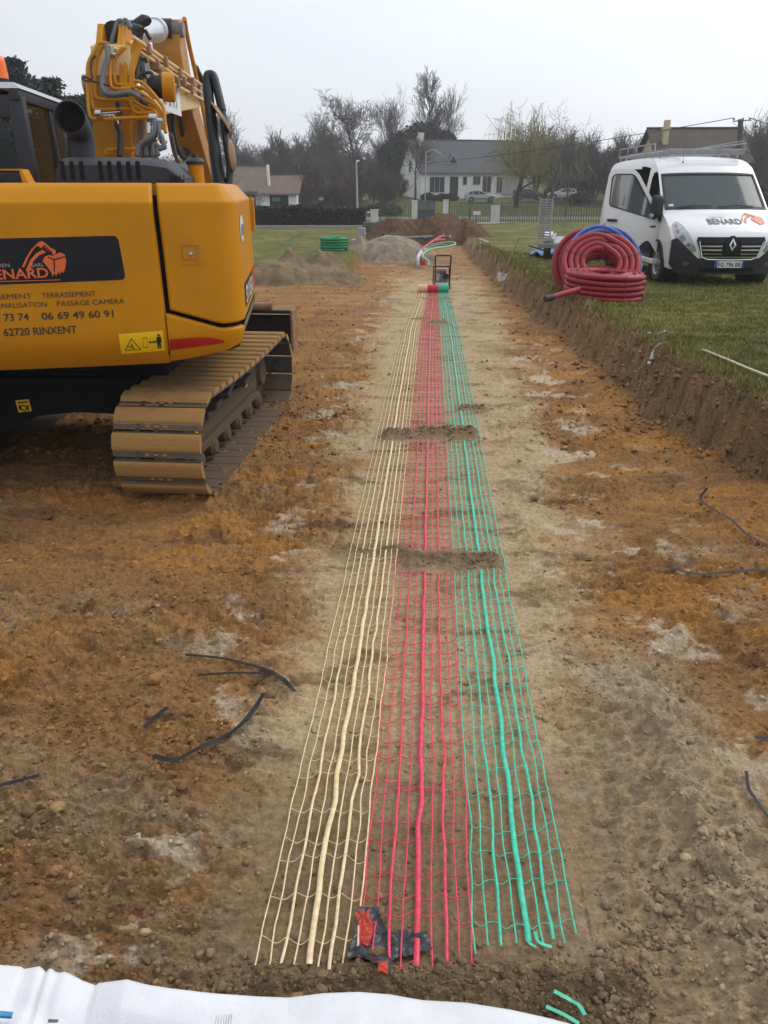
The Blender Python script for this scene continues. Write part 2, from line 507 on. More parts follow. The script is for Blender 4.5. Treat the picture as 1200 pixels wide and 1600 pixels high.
def terrain(x, y, detail=True, heaps=True):
    x = np.asarray(x, dtype=np.float64); y = np.asarray(y, dtype=np.float64)
    xn, strip, fb, grass, lf = masks(x, y)
    fz = floor_z(y); lz = lawn_z(y)
    z = fz + fbm(x * .5, y * .5, 41, 3) * .03 * (1 - strip * .8)
    up = sstep(0.02, 1.0, fb) * (1 - sstep(36.5, 38.5, y))
    face = np.exp(-((fb - .5) / .38) ** 2) * (y < 40)
    z = lerp(z, lz, up)
    z = lerp(z, lz - .03 * (y < 36), lf)
    inlawn = grass
    z = z + inlawn * (fbm(x * 1.7, y * 1.7, 61, 3) * .03 + fbm(x * .35, y * .35, 63, 2) * .06 * (y < 66))
    d, s = poly_dist(x, y, RIDGE)
    rid = np.exp(-(d / .17) ** 2) * .12 * sstep(-.1, .9, s)
    z = z + rid * (0.75 + .6 * fbm(x * 6, y * 6, 77, 3)) + sstep(.5, .75, xn) * (1 - sstep(1.7, 2.1, xn)) * (1 - sstep(2.2, 3.0, y)) * (ridged(x * 5 + y * 2, y * 7 - x * 3, 79, 3) - .4) * .045
    if heaps:
        for (x0, x1, yc, sg, hh) in HEAPW:
            k = np.exp(-((y - yc + .05 * fbm(x * 5, y * 2, 81, 2)) / sg) ** 2) * sstep(x0 - .05, x0 + .07, x) * (1 - sstep(x1 - .07, x1 + .05, x))
            z = z + k * hh * (.75 + .6 * fbm(x * 9, y * 9, 83, 3))
    if detail:
        dirt = 1 - grass
        A = dirt * lerp(1.0, 0.20, strip * (1 - .8 * sstep(.50, .62, xn) - .8 * (1 - sstep(-.60, -.48, xn))))
        fore = 1 - sstep(1.4, 2.2, y)
        A = np.maximum(A, fore * .75 * dirt)
        A = np.where((xn > -.50) & (xn < .52), A * lerp(1.0, .42, sstep(1.40, 1.55, y)), A)
        A = A * (1 - .45 * sstep(.55, .8, xn) * (1 - sstep(1.9, 2.8, y)) * (1 - sstep(1.5, 1.9, xn)))
        A = A * lerp(1.0, .6, sstep(8, 16, y)) * (.62 + .8 * sstep(-.25, .35, fbm(x * .9, y * 1.1, 91, 3)))
        flake = fbm(x * 6, y * 17, 45, 4); fl2 = np.floor(flake * 5) / 5 + sstep(.0, .5, flake * 5 - np.floor(flake * 5)) / 5
        fl3 = fbm(x * 13, y * 34, 46, 3) * 4; fl4 = (np.floor(fl3) + sstep(0, .4, fl3 - np.floor(fl3))) / 4
        z = z + A * (fbm(x * 2.2, y * 3.0, 43, 3) * .048 + fl2 * .036 + (ridged(x * 7, y * 12, 47, 3) - .4) * .030 + (ridged(x * 24, y * 40, 51, 2) - .4) * .007 + fl4 * .016)
        # wheel and track ruts left of the nets and cleat marks right of them
        z = z + dirt * (1 - strip) * sstep(7, 9, y) * (1 - sstep(15, 18, y)) * (pnoise(x * .7, y * 6.5, 53) * .022)
        # cleat prints left by the tracks
        pm = sstep(-.25, .2, fbm(x * .8, y * .6, 191, 3)) * dirt
        cl = np.zeros_like(z)
        for (xa, xb, ya, yb, sl) in ((-2.0, -1.4, 8.6, 19, .02), (-.98, -.62, 4.2, 15, .03), (1.25, 1.85, 3.4, 15, .07), (-3.9, -3.3, 2.6, 5.0, .0), (-1.75, -1.2, 1.7, 4.6, .0)):
            xq = x - sl * y; inn = sstep(xa, xa + .05, xq) * (1 - sstep(xb - .05, xb, xq)) * sstep(ya, ya + 1, y) * (1 - sstep(yb - 1.5, yb, y))
            ph = (y + .03 * fbm(x * 3, y * 3, 193, 2)) / .172; fr = ph - np.floor(ph)
            cl = cl + inn * (-.014 + .030 * sstep(.55, .72, fr) * (1 - sstep(.88, 1.0, fr)))
        z = z + cl * pm
        z = z + face * (ridged(x * 3 + fb * .7, y * 4.6, 55, 3) * .15 - .07 + fbm(x * 9, y * 11, 57, 3) * .12 + (ridged(x * 26, y * 30, 58, 2) - .3) * .035)
    return z
def tz(x, y, detail=False):
    return float(terrain(np.array([x]), np.array([y]), detail)[0])

def ground_colour(x, y):
    xn, strip, fb, grass, lf = masks(x, y)
    def c(*a): return np.array(a)[None, :]
    def mixc(base, col, t): return base + (col - base) * np.clip(t, 0, 1)[:, None]
    n1 = fbm(x * .8, y * 1.9, 101, 4); n2 = fbm(x * 2.1, y * 4.5, 103, 4); n3 = fbm(x * 5, y * 12, 105, 4); n4 = fbm(x * 1.1, y * 1.4, 107, 5)
    n5 = fbm(x * 14, y * 22, 109, 3)
    col = np.repeat(c(.265, .142, .056), len(x), 0)
    col = mixc(col, c(.365, .178, .048), sstep(-.15, .35, n1 + .45 * n3 + .2 * n5))
    col = mixc(col, c(.150, .082, .036), sstep(.08, .5, n2 + .35 * n5) * .8)
    # the near left is a duller, drier brown
    fl = (1 - sstep(2.4, 4.2, y)) * (1 - sstep(-.5, -.2, xn))
    col = mixc(col, c(.27, .175, .09), fl * sstep(-.2, .35, n4) * .75)
    col = mixc(col, c(.135, .085, .046), fl * (1 - sstep(1.3, 1.9, y)) * .55)
    col = mixc(col, c(.31, .225, .135), sstep(.34, .46, n4 + .3 * n3 + .35 * n5) * .6 * (1 - strip))
    # the sandy strip
    sand = np.repeat(c(.47, .35, .205), len(x), 0)
    sand = mixc(sand, c(.23, .152, .080), sstep(.02, .5, n2 + .4 * n5))
    sand = mixc(sand, c(.30, .16, .05), sstep(.15, .55, -n1 + .3 * n3) * .6)
    sand = mixc(sand, c(.205, .138, .075), (1 - sstep(1.9, 2.7, y)) * .8)
    col = mixc(col, sand, strip * .92)
    # crushed chalky patches right of the nets and beside the left edge
    wr = np.exp(-((xn - 1.05 - .03 * y) / .5) ** 2) * (1 - sstep(9, 16, y)) + .8 * np.exp(-((xn + .85 + .015 * y) / .22) ** 2)
    col = mixc(col, c(.56, .47, .34), wr * sstep(.12, .30, fbm(x * 2.2, y * 2.6, 111, 5) + .30 * n5 + .2 * n3) * .8)
    d, s = poly_dist(x, y, RIDGE)
    col = mixc(col, c(.40, .300, .185), np.exp(-(d / .24) ** 2) * .95)
    rr = np.exp(-((xn - .95) / .45) ** 2) * (1 - sstep(1.8, 2.6, y))
    col = mixc(col, c(.37, .270, .160), rr * .85)
    for (x0, x1, yc, sg, hh) in HEAPW:
        k = np.exp(-((y - yc) / (sg * 1.25)) ** 2) * sstep(x0 - .06, x0 + .05, x) * (1 - sstep(x1 - .05, x1 + .06, x))
        col = mixc(col, c(.170, .115, .060) * (1 + .3 * n5[:, None]), k * .95)
    # cut face of the bank
    face = sstep(.0, .15, fb) * (y < 38)
    fc = np.repeat(c(.25, .150, .073), len(x), 0)
    fc = mixc(fc, c(.35, .205, .085), sstep(.0, .5, fbm(x * 3, y * 6, 113, 4)))
    fc = mixc(fc, c(.10, .066, .038), sstep(.1, .5, fbm(x * 6, y * 9, 115, 3)) * .8)
    fc = mixc(fc, c(.15, .095, .052), sstep(.6, .95, fb) * .6)
    col = mixc(col, fc, face)
    # long drag marks across the far dirt
    dm = sstep(.1, .5, fbm(x * .7, y * 2.4, 117, 4)) * sstep(8, 13, y) * (1 - grass) * (1 - strip * .6)
    col = mixc(col, c(.125, .072, .034), dm * .75)
    dm2 = sstep(.12, .5, fbm(x * .5, y * 1.7, 119, 4)) * sstep(10, 14, y) * (1 - grass)
    col = mixc(col, c(.34, .25, .145), dm2 * .5)
    # turf
    g1 = fbm(x * .45, y * .45, 121, 4); g2 = fbm(x * 2.4, y * 2.4, 123, 3)
    gr = np.repeat(c(.128, .128, .029), len(x), 0)
    gr = mixc(gr, c(.205, .180, .055), sstep(-.05, .4, g1 + .5 * g2) * .95)
    gr = mixc(gr, c(.070, .088, .018), sstep(.0, .4, g2 - .4 * g1 + .3 * fbm(x * 1.2, y * 3, 127, 3)))
    gr = mixc(gr, c(.26, .18, .09), sstep(.36, .5, fbm(x * .3, y * .5, 125, 3)) * (y > 21) * (y < 60) * .8)
    far = sstep(66, 70, y)
    gr = mixc(gr, c(.075, .092, .028), far * .7)
    col = mixc(col, gr, grass)
    return np.clip(col, .004, .8), grass

_py = np.concatenate([np.arange(1740, 1000, -2.0), np.arange(1000, 346, -1.6)])
_ys = np.array([G(600, q)[1] for q in _py])
_ys = np.concatenate([[-8, -4, -2, -1, -.3, .2, .5], _ys[_ys < 66], np.linspace(66, 110, 70), np.linspace(114, 200, 30), np.geomspace(215, 330, 8)])
_ys = np.unique(np.round(_ys, 5))
_us = np.concatenate([-np.geomspace(1.7, .83, 14), np.linspace(-.8, .8, 1080), np.geomspace(.83, 1.7, 14)])
YY, UU = np.meshgrid(_ys, _us, indexing='ij')
TT = np.maximum(YY, 0) * _cp + CAM_H * _sp
XX = UU * TT
_x, _y = XX.ravel(), YY.ravel()
_z = terrain(_x, _y)
_c, _gm = ground_colour(_x, _y)
_nr, _nc = YY.shape
_i = np.arange(_nr * _nc).reshape(_nr, _nc)
_F = np.stack([_i[:-1, :-1], _i[:-1, 1:], _i[1:, 1:], _i[1:, :-1]], -1).reshape(-1, 4)

def earth_mat(name, fine=1.0, bump=0.5, base=None):
    m = bpy.data.materials.new(name); m.use_nodes = True
    nt = m.node_tree; N, L = nt.nodes, nt.links
    b = N['Principled BSDF']; b.inputs['Roughness'].default_value = .95; b.inputs['Specular IOR Level'].default_value = .2
    tc = N.new('ShaderNodeTexCoord')
    if base is None:
        at = N.new('ShaderNodeAttribute'); at.attribute_name = 'Col'; src = at.outputs['Color']
    else:
        rgb = N.new('ShaderNodeRGB'); rgb.outputs[0].default_value = (*base, 1); src = rgb.outputs[0]
    n1 = N.new('ShaderNodeTexNoise'); n1.inputs['Scale'].default_value = 34 * fine; n1.inputs['Detail'].default_value = 10; n1.inputs['Roughness'].default_value = .74
    n2 = N.new('ShaderNodeTexVoronoi'); n2.inputs['Scale'].default_value = 75 * fine; n2.feature = 'F1'
    L.new(tc.outputs['Object'], n1.inputs['Vector']); L.new(tc.outputs['Object'], n2.inputs['Vector'])
    mr = N.new('ShaderNodeMapRange'); mr.inputs['From Min'].default_value = .3; mr.inputs['From Max'].default_value = .7; mr.inputs['To Min'].default_value = .58; mr.inputs['To Max'].default_value = 1.42
    L.new(n1.outputs['Fac'], mr.inputs['Value'])
    mx = N.new('ShaderNodeMixRGB'); mx.blend_type = 'MULTIPLY'; mx.inputs[0].default_value = 1
    L.new(src, mx.inputs[1]); L.new(mr.outputs['Result'], mx.inputs[2])  # same noise darkens the hollows: crevice shade put into the colour
    L.new(mx.outputs['Color'], b.inputs['Base Color'])
    ad = N.new('ShaderNodeMath'); ad.operation = 'MULTIPLY_ADD'; ad.inputs[1].default_value = .35
    L.new(n2.outputs['Distance'], ad.inputs[0]); L.new(n1.outputs['Fac'], ad.inputs[2])
    bp = N.new('ShaderNodeBump'); bp.inputs['Strength'].default_value = bump; bp.inputs['Distance'].default_value = .03
    L.new(ad.outputs[0], bp.inputs['Height']); L.new(bp.outputs['Normal'], b.inputs['Normal'])
    return m
M_EARTH = earth_mat('earth', bump=.6)
ground = np_mesh('ground', np.stack([_x, _y, _z], 1), _F, M_EARTH, smooth=True, color=_c)
tag(ground, kind='structure')

# ---- loose clods and stones: too many to count
def ico(sub):
    bm = bmesh.new(); bmesh.ops.create_icosphere(bm, subdivisions=sub + 1, radius=1)
    v = np.array([q.co[:] for q in bm.verts]); fidx = np.array([[q.index for q in f.verts] for f in bm.faces]); bm.free()
    return v, fidx
def scatter_clods(name, X, Y, S, colf, seed=1, sub=1, mat=None):
    rg = np.random.default_rng(seed)
    bv, bf = ico(sub)
    nv = 6; vars_ = []
    for k in range(nv):
        d = 1 + .34 * rg.standard_normal(len(bv)).clip(-1.2, 1.2) * .6
        q = bv * d[:, None] * np.array([1, rg.uniform(.55, 1), rg.uniform(.4, .75)])
        for _k in range(7):
            nn_ = rg.normal(0, 1, 3); nn_ /= np.linalg.norm(nn_); dd_ = q @ nn_; lim = .48 * np.abs(dd_).max() + .1; q = q - np.outer(np.maximum(dd_ - lim, 0), nn_)
        vars_.append(q)
    Z = terrain(X, Y)
    n = len(X); which = rg.integers(0, nv, n); ang = rg.uniform(0, 6.283, n)
    VV = np.array(vars_)[which] * S[:, None, None]
    ca, sa = np.cos(ang)[:, None], np.sin(ang)[:, None]
    x = VV[:, :, 0] * ca - VV[:, :, 1] * sa + X[:, None]; y = VV[:, :, 0] * sa + VV[:, :, 1] * ca + Y[:, None]; z = VV[:, :, 2] + (Z + S * .18)[:, None]
    V = np.stack([x, y, z], -1).reshape(-1, 3)
    F = (bf[None] + (np.arange(n) * len(bv))[:, None, None]).reshape(-1, 3)
    C = np.repeat(colf, len(bv), 0)
    o = np_mesh(name, V, F, mat or M_EARTH, smooth=(sub > 1), color=C)
    return tag(o, kind='stuff')
def clod_batch(n, ymin, ymax, smin, smax, seed, umax=.62, bank=False):
    rg = np.random.default_rng(seed)
    py0 = 800 + 1200 * math.tan(math.atan2(CAM_H, ymin) - PITCH); py1 = 800 + 1200 * math.tan(math.atan2(CAM_H, ymax) - PITCH)
    py = rg.uniform(py1, py0, n); v = (800 - py) / 1200
    t = -CAM_H / (v * _cp - _sp); Y = t * (_cp + v * _sp); X = rg.uniform(-umax, umax, n) * t
    xn, strip, fb, grass, lf = masks(X, Y)
    d, s = poly_dist(X, Y, RIDGE)
    hp = np.zeros(n)
    for (x0, x1, yc, sg, hh) in HEAPW:
        hp = np.maximum(hp, np.exp(-((Y - yc) / (sg * 1.1)) ** 2) * (X > x0 - .02) * (X < x1 + .02))
    dens = (.30 + .9 * sstep(-.1, .5, fbm(X * 1.2, Y * 1.7, 131, 3))) * (1 - strip * .93) * (1 - grass)
    dens = dens * (1 - .8 * sstep(.5, .7, xn) * (1 - sstep(1.7, 2.3, xn)) * (1 - sstep(2.2, 3.2, Y)))
    dens = np.maximum(dens, hp * .95); dens = np.maximum(dens, np.exp(-(d / .13) ** 2) * .35)
    dens = np.maximum(dens, .5 * ((fb > -.25) & (fb < .25)))
    dens = np.maximum(dens, .95 * (1 - sstep(1.35, 1.6, Y)) * (X < .7))
    if bank: dens = .75 * ((fb > -.35) & (fb < .98) & (grass < .5)) * (.3 + .7 * sstep(-.2, .3, fbm(X * 3, Y * 3, 133, 2))) * (Y < 36)
    keep = rg.uniform(0, 1, n) < dens
    X, Y, hp = X[keep], Y[keep], hp[keep]
    S = smin * (smax / smin) ** (rg.uniform(0, 1, len(X)) ** 2.6)
    S = np.where(hp > .4, np.minimum(S, smax * .55), S)
    c, g = ground_colour(X, Y)
    tint = rg.uniform(.7, 1.5, len(X))[:, None]
    pale = (rg.uniform(0, 1, len(X)) < .02)[:, None]
    c = np.where(pale, np.array([[.34, .25, .14]]) * tint, c * tint)
    return X, Y, S, c
_a = clod_batch(75000, 1.3, 7.5, .003, .017, 5)
scatter_clods('crumbs', *_a, seed=3, sub=0)
_a = clod_batch(5000, 1.3, 6.5, .008, .024, 15)
scatter_clods('clods', *_a, seed=13, sub=1)
_a = clod_batch(60000, 5.0, 24, .012, .055, 21, bank=True)
scatter_clods('bank_clods', *_a, seed=22, sub=0)
rg_l = np.random.default_rng(77); _n = 900
_pp = [G(a, b) for a, b in zip(rg_l.uniform(930, 1260, _n), 1330 + 300 * rg_l.uniform(0, 1, _n) ** .8)]
_X = np.array([q.x for q in _pp]); _Y = np.array([q.y for q in _pp]); _k = fbm(_X * 2.2, _Y * 2.2, 181, 2) + .25 * (_X > 1.0) > .05; _X, _Y = _X[_k], _Y[_k]
scatter_clods('wet_lumps', _X, _Y, .005 * (5.2 ** (rg_l.uniform(0, 1, len(_X)) ** 2.2)), np.array([[.31, .225, .135]]) * rg_l.uniform(.65, 1.25, len(_X))[:, None], seed=41, sub=0)
_a = clod_batch(420, 1.35, 7.5, .018, .045, 8)
scatter_clods('lumps', *_a, seed=4, sub=1)
_a = clod_batch(30000, 6.0, 24, .008, .045, 6)
scatter_clods('far_clods', *_a, seed=9, sub=0)

# ---- grass blades on the near lawn
def leaf_mat(name, hue_var=.25, rough=.6, transl=.25):
    m = bpy.data.materials.new(name); m.use_nodes = True
    nt = m.node_tree; N, L = nt.nodes, nt.links
    b = N['Principled BSDF']; b.inputs['Roughness'].default_value = rough; b.inputs['Specular IOR Level'].default_value = .25
    at = N.new('ShaderNodeAttribute'); at.attribute_name = 'Col'
    tc = N.new('ShaderNodeTexCoord'); nz = N.new('ShaderNodeTexNoise'); nz.inputs['Scale'].default_value = 5
    L.new(tc.outputs['Object'], nz.inputs['Vector'])
    mr = N.new('ShaderNodeMapRange'); mr.inputs['From Min'].default_value = .3; mr.inputs['From Max'].default_value = .7; mr.inputs['To Min'].default_value = 1 - hue_var; mr.inputs['To Max'].default_value = 1 + hue_var
    L.new(nz.outputs['Fac'], mr.inputs['Value'])
    mx = N.new('ShaderNodeMixRGB'); mx.blend_type = 'MULTIPLY'; mx.inputs[0].default_value = 1
    L.new(at.outputs['Color'], mx.inputs[1]); L.new(mr.outputs['Result'], mx.inputs[2]); L.new(mx.outputs['Color'], b.inputs['Base Color'])
    b.inputs['Subsurface Weight'].default_value = 0
    return m
M_LEAF = leaf_mat('leaves')
def grass_blades(name, n, ymin, ymax, hmin, hmax, wid, seed, edge=False):
    rg = np.random.default_rng(seed)
    Y = ymin * (ymax / ymin) ** rg.uniform(0, 1, n)
    xt = np.interp(Y, T_Y, B_TOP)
    if edge: X = xt + rg.normal(.08, .16, n)
    else:
        xm = np.maximum(xt + .5, .56 * (Y * _cp + .8)); X = xt - .1 + (xm - xt + .1) * rg.uniform(0, 1, n)
    xn, strip, fb, grass, lf = masks(X, Y)
    if edge: k = (fb > .7)
    else: k = (grass > .35)
    tf = fbm(X * 2.6, Y * 2.6, 141, 3)
    k &= rg.uniform(0, 1, n) < .35 + .9 * sstep(-.3, .3, tf)
    X, Y, tf = X[k], Y[k], tf[k]; n = len(X)
    Z = terrain(X, Y) - .006
    h = rg.uniform(hmin, hmax, n) * (.7 + .7 * sstep(-.2, .5, tf)); w = wid * (Y / 8) * rg.uniform(.7, 1.3, n)
    a = rg.uniform(0, 6.283, n); ln = rg.normal(0, .5, (n, 2)) * h[:, None]
    dx, dy = np.cos(a) * w, np.sin(a) * w
    V = np.empty((n, 5, 3))
    V[:, 0] = np.stack([X - dx, Y - dy, Z], 1); V[:, 1] = np.stack([X + dx, Y + dy, Z], 1)
    mx_, my_, mz_ = X + ln[:, 0] * .35, Y + ln[:, 1] * .35, Z + h * .6
    V[:, 2] = np.stack([mx_ + dx * .7, my_ + dy * .7, mz_], 1); V[:, 3] = np.stack([mx_ - dx * .7, my_ - dy * .7, mz_], 1)
    V[:, 4] = np.stack([X + ln[:, 0], Y + ln[:, 1], Z + h], 1)
    b = (np.arange(n) * 5)[:, None]
    F = np.concatenate([b + np.array([[0, 1, 2]]), b + np.array([[0, 2, 3]]), b + np.array([[3, 2, 4]])])
    c, g = ground_colour(X, Y)
    c = np.array([[.150, .165, .034]]) * np.ones((n, 1)) * .55 + c * .6
    dry = rg.uniform(0, 1, n) < .2
    c[dry] = np.array([.36, .29, .12])
    if edge: c = c * np.array([[1.05, 1.0, .9]])
    c = c * rg.uniform(.7, 1.45, n)[:, None]
    o = np_mesh(name, V.reshape(-1, 3), F, M_LEAF, color=np.repeat(c, 5, 0))
    return tag(o, kind='stuff')
grass_blades('grass', 170000, 5.3, 26, .018, .055, .0028, 11)
grass_blades('edge_grass', 16000, 5.0, 30, .05, .13, .003, 12, edge=True)

# ------------------------------------------------------------------ warning nets and their rolls
M_BEIGE = mat('net_beige', (.82, .62, .36), .45, var=.2, vscale=45)
M_RED = mat('net_red', (.72, .045, .10), .4, var=.26, vscale=45)
M_GREEN = mat('net_green', (.05, .56, .36), .4, var=.26, vscale=45)
M_REDX = mat('net_red_thread', (.66, .06, .08), .5, var=.15)
M_GREENX = mat('net_green_thread', (.08, .48, .34), .5, var=.15)
M_BEIGEX = mat('net_beige_thread', (.66, .48, .27), .5, var=.15)
NET_END = 18.05
BAGC = G(610, 1478, .02)
THREADS = [(0.0, .0045), (.036, .005), (.074, .0095), (.110, .005), (.146, .0190), (.182, .0055), (.216, .0110), (.250, .005), (.282, .0055)]
def net(kind, x_lo, x_hi, m, mx, seed, y_start, label, squeeze=0.0):
    base = Vector((NET_SLOPE * 10 + (x_lo + x_hi) / 2, 10, tz(NET_SLOPE * 10, 10)))
    t = thing('warning_net', base, label, 'warning net', 'warning nets unrolled along the trench')
    rg = np.random.default_rng(seed)
    ys = np.concatenate([np.arange(1.2, 5, .022), np.arange(5, NET_END + .02, .06)])
    def lat(xf, y):   # place of a thread across the net
        s = (x_hi - x_lo) / .282
        fan = 1 + .015 * (1 - sstep(1.2, 2.4, y))
        x = NET_SLOPE * y + ((x_lo + x_hi) / 2) * fan + (xf - .141) * s * fan
        x = x + fbm(y * 1.1, np.full_like(y, seed), 151, 2) * .007
        far = sstep(12.0, 17.6, y)
        return x + squeeze * far - (xf - .141) * .14 * far
    V = []; F = []
    nb = 0
    def zz(x, y): return terrain(x, y, False, False) + .017 + .004 * pnoise(x * 7, y * 7, 153) + .022 * np.exp(-((x - BAGC.x) / .11) ** 2 - ((y - BAGC.y) / .075) ** 2)
    for k, (xf, w) in enumerate(THREADS):
        st = y_start + rg.uniform(-.035, .05); yk = np.concatenate([[st], ys[ys > st]])
        x = lat(xf, yk) + (pnoise(yk * 7.5, np.full_like(yk, k * 3.3 + seed), 155) * .0032 + pnoise(yk * 3, np.full_like(yk, k * 5.1 + seed), 156) * .003) * (1 - .75 * sstep(2.5, 6, yk))
        z = zz(x, yk) + .002
        tw = .55 * pnoise(yk * 5, np.full_like(yk, k * 7.7 + seed), 157)
        kk = np.arange(1, 20, .128); x = x + np.interp(yk, kk, rg.normal(0, .0034, len(kk)) * (1 - .85 * sstep(2.2, 4.5, kk)))
        w2 = w / 2 * .95
        n = len(yk)
        hz = .0005
        # thin tape with two faces and edges
        P = np.stack([np.stack([x - w2, yk, z - w2 * tw - hz], 1), np.stack([x + w2, yk, z + w2 * tw - hz], 1), np.stack([x + w2, yk, z + w2 * tw + hz], 1), np.stack([x - w2, yk, z - w2 * tw + hz], 1)], 1)
        i = (np.arange(n - 1) * 4)[:, None] + nb
        for a in range(4):
            b = (a + 1) % 4
            F.append(np.concatenate([i + a, i + b, i + 4 + b, i + 4 + a], 1))
        V.append(P.reshape(-1, 3)); nb += n * 4
    np_mesh('tape_strip', np.concatenate(V) - np.array(base), np.concatenate(F), m, t)
    V = []; F = []; nb = 0
    yc = y_start + .10
    while yc < NET_END - .1:
        xf = np.linspace(0, .282, 34)
        j = rg.uniform(-.02, .02)
        bow = .022 * rg.standard_normal() * np.sin(np.linspace(0, 3.14, 34)) + .010 * np.sin(np.linspace(0, 25, 34) + seed)
        yv = yc + j + bow; x = lat(xf, yv); z = zz(x, yv) + .003 - .006 * np.abs(np.sin(np.linspace(0, 25.1, 34)))
        r = .0012 + .00013 * yc
        P = np.stack([np.stack([x, yv - r, z - r], 1), np.stack([x, yv + r, z - r], 1), np.stack([x, yv + r, z + r], 1), np.stack([x, yv - r, z + r], 1)], 1)
        i = (np.arange(33) * 4)[:, None] + nb
        for a in range(4):
            b = (a + 1) % 4
            F.append(np.concatenate([i + a, i + b, i + 4 + b, i + 4 + a], 1))
        V.append(P.reshape(-1, 3)); nb += 34 * 4
        yc += .128 if kind != 'red' else .105
    np_mesh('cross_threads', np.concatenate(V) - np.array(base), np.concatenate(F), mx, t)
    # the roll at the far end
    yr = NET_END + .05
    xa = float(lat(np.array([0.0]), np.array([yr]))[0]); xb = float(lat(np.array([.282]), np.array([yr]))[0])
    xa, xb = min(xa, xb) + .004, max(xa, xb) - .004
    zr = tz(xa, yr) + .095
    mb = MB(); prof = []
    nseg = 9; L = xb - xa
    prof.append((.02, 0))
    for k in range(nseg):
        a = L * k / nseg; b = L * (k + 1) / nseg
        prof += [(.078, a + L * .012), (.094, a + L * .03), (.096, (a + b) / 2), (.094, b - L * .03), (.078, b - L * .012)]
    prof.append((.02, L))
    mb.lathe((xa, yr, zr), (1, 0, 0), prof, 26)
    mb.build('roll', m, t, smooth=True)
    return t
net('beige', -.452, -.170, M_BEIGE, M_BEIGEX, 1, 1.50, 'beige plastic warning net unrolled along the trench, left of the red one', squeeze=.12)
net('red', -.166, .160, M_RED, M_REDX, 2, 1.43, 'red plastic warning net unrolled along the trench between the beige and the green net', squeeze=.045)
net('green', .172, .466, M_GREEN, M_GREENX, 3, 1.57, 'green plastic warning net unrolled along the trench, right of the red one', squeeze=-.04)
# ------------------------------------------------------------------ excavator
M_YEL = mat('yellow_paint', (.54, .222, .002), .45, var=.08, vscale=2.5, coat=.04, spec=.15, dust=.16, dust_z=1.25, dust_col=(.34, .19, .07))
M_YEL2 = mat('yellow_paint_boom', (.54, .225, .006), .5, var=.16, vscale=5, coat=.0, spec=.25)
M_CREAM = mat('boom_paint_lit', (.68, .46, .22), .5, var=.1)  # highlight from the right painted into the boom colour
M_CHAR = mat('charcoal_plastic', (.022, .024, .031), .6, var=.15, bump=.15, bscale=120)
M_BLACK = mat('black_paint', (.012, .013, .015), .45, var=.3)
M_BLKG = mat('black_gloss', (.010, .010, .013), .3, var=.3, spec=.25)
M_RUBH = mat('grey_hose', (.13, .13, .135), .55, var=.2)
M_RUBK = mat('black_hose', (.022, .022, .024), .55, var=.2)
M_STEEL = mat('steel', (.55, .56, .58), .25, metal=1.0, var=.15)
M_CHROME = mat('chrome_rod', (.80, .82, .85), .12, metal=1.0, var=.05)
M_RUST = mat('rusty_pipe', (.26, .15, .08), .6, var=.3)
M_SHOE = mat('track_steel', (.050, .044, .040), .5, var=.45, vscale=9, dust=1.0, dust_z=1.35, dust_col=(.36, .195, .060), bump=.5, bscale=70)
M_FRAME = mat('undercarriage', (.022, .020, .019), .6, var=.4, dust=.75, dust_z=.55, dust_col=(.13, .078, .036), bump=.4, bscale=50)
M_PLATE = mat('worn_track_steel', (.060, .058, .058), .45, var=.4, vscale=12, dust=.5, dust_z=.3, dust_col=(.20, .12, .05))
M_UNDER = mat('underside_shade_black', (.007, .007, .008), .8, var=.4, spec=.2)  # near-black colour stands in for deep shade beneath the machine
M_ORANGE = mat('logo_orange', (.72, .12, .02), .4, var=.1)
M_INK = mat('ink_black', (.02, .016, .012), .5)
M_GREYINK = mat('ink_grey', (.30, .26, .22), .5)
M_WHITE = mat('white_vinyl', (.75, .76, .78), .4)
M_DECALY = mat('decal_yellow', (.85, .52, .005), .4, var=.05)
M_REFRED = mat('reflector_red', (.42, .012, .012), .3, var=.15)
M_GREYST = mat('grey_plate', (.16, .155, .15), .45, var=.2)
M_BEACON = mat('beacon_orange', (.95, .16, .01), .3, var=.1)
M_CABGL = glass_mat('cab_glass', (.03, .045, .042), .45)
M_CABGD = glass_mat('cab_glass_dark', (.035, .026, .012), .55)

exc = thing('excavator', (-2.3, 6.6, tz(-2.3, 6.6)), 'large yellow tracked excavator with raised boom and company lettering, standing beside the nets', 'excavator')
U_R0 = Vector((-.93, 5.2, 0)); U_A = R(6)
U_X = Vector((math.cos(U_A), math.sin(U_A), 0)); U_Y = Vector((-math.sin(U_A), math.cos(U_A), 0)); UZ = Vector((0, 0, 1))
def U(x, y, z): return U_R0 + U_X * x + U_Y * y + UZ * z
EYE = Vector((0, 0, CAM_H))
def UP(px, py, Y):
    d = W(px, py, 1) - EYE
    k = ((U_R0 + U_Y * Y - EYE).dot(U_Y)) / d.dot(U_Y)
    q = EYE + d * k - U_R0
    return q.dot(U_X), q.z
def UQ(px, py, Y):
    x, z = UP(px, py, Y); return U(x, Y, z)
BOW, CR = .24, .15
def bow(s): return BOW * (((s + 2.5) / 2.5) ** 2 - 1) if s > -2.5 else -BOW
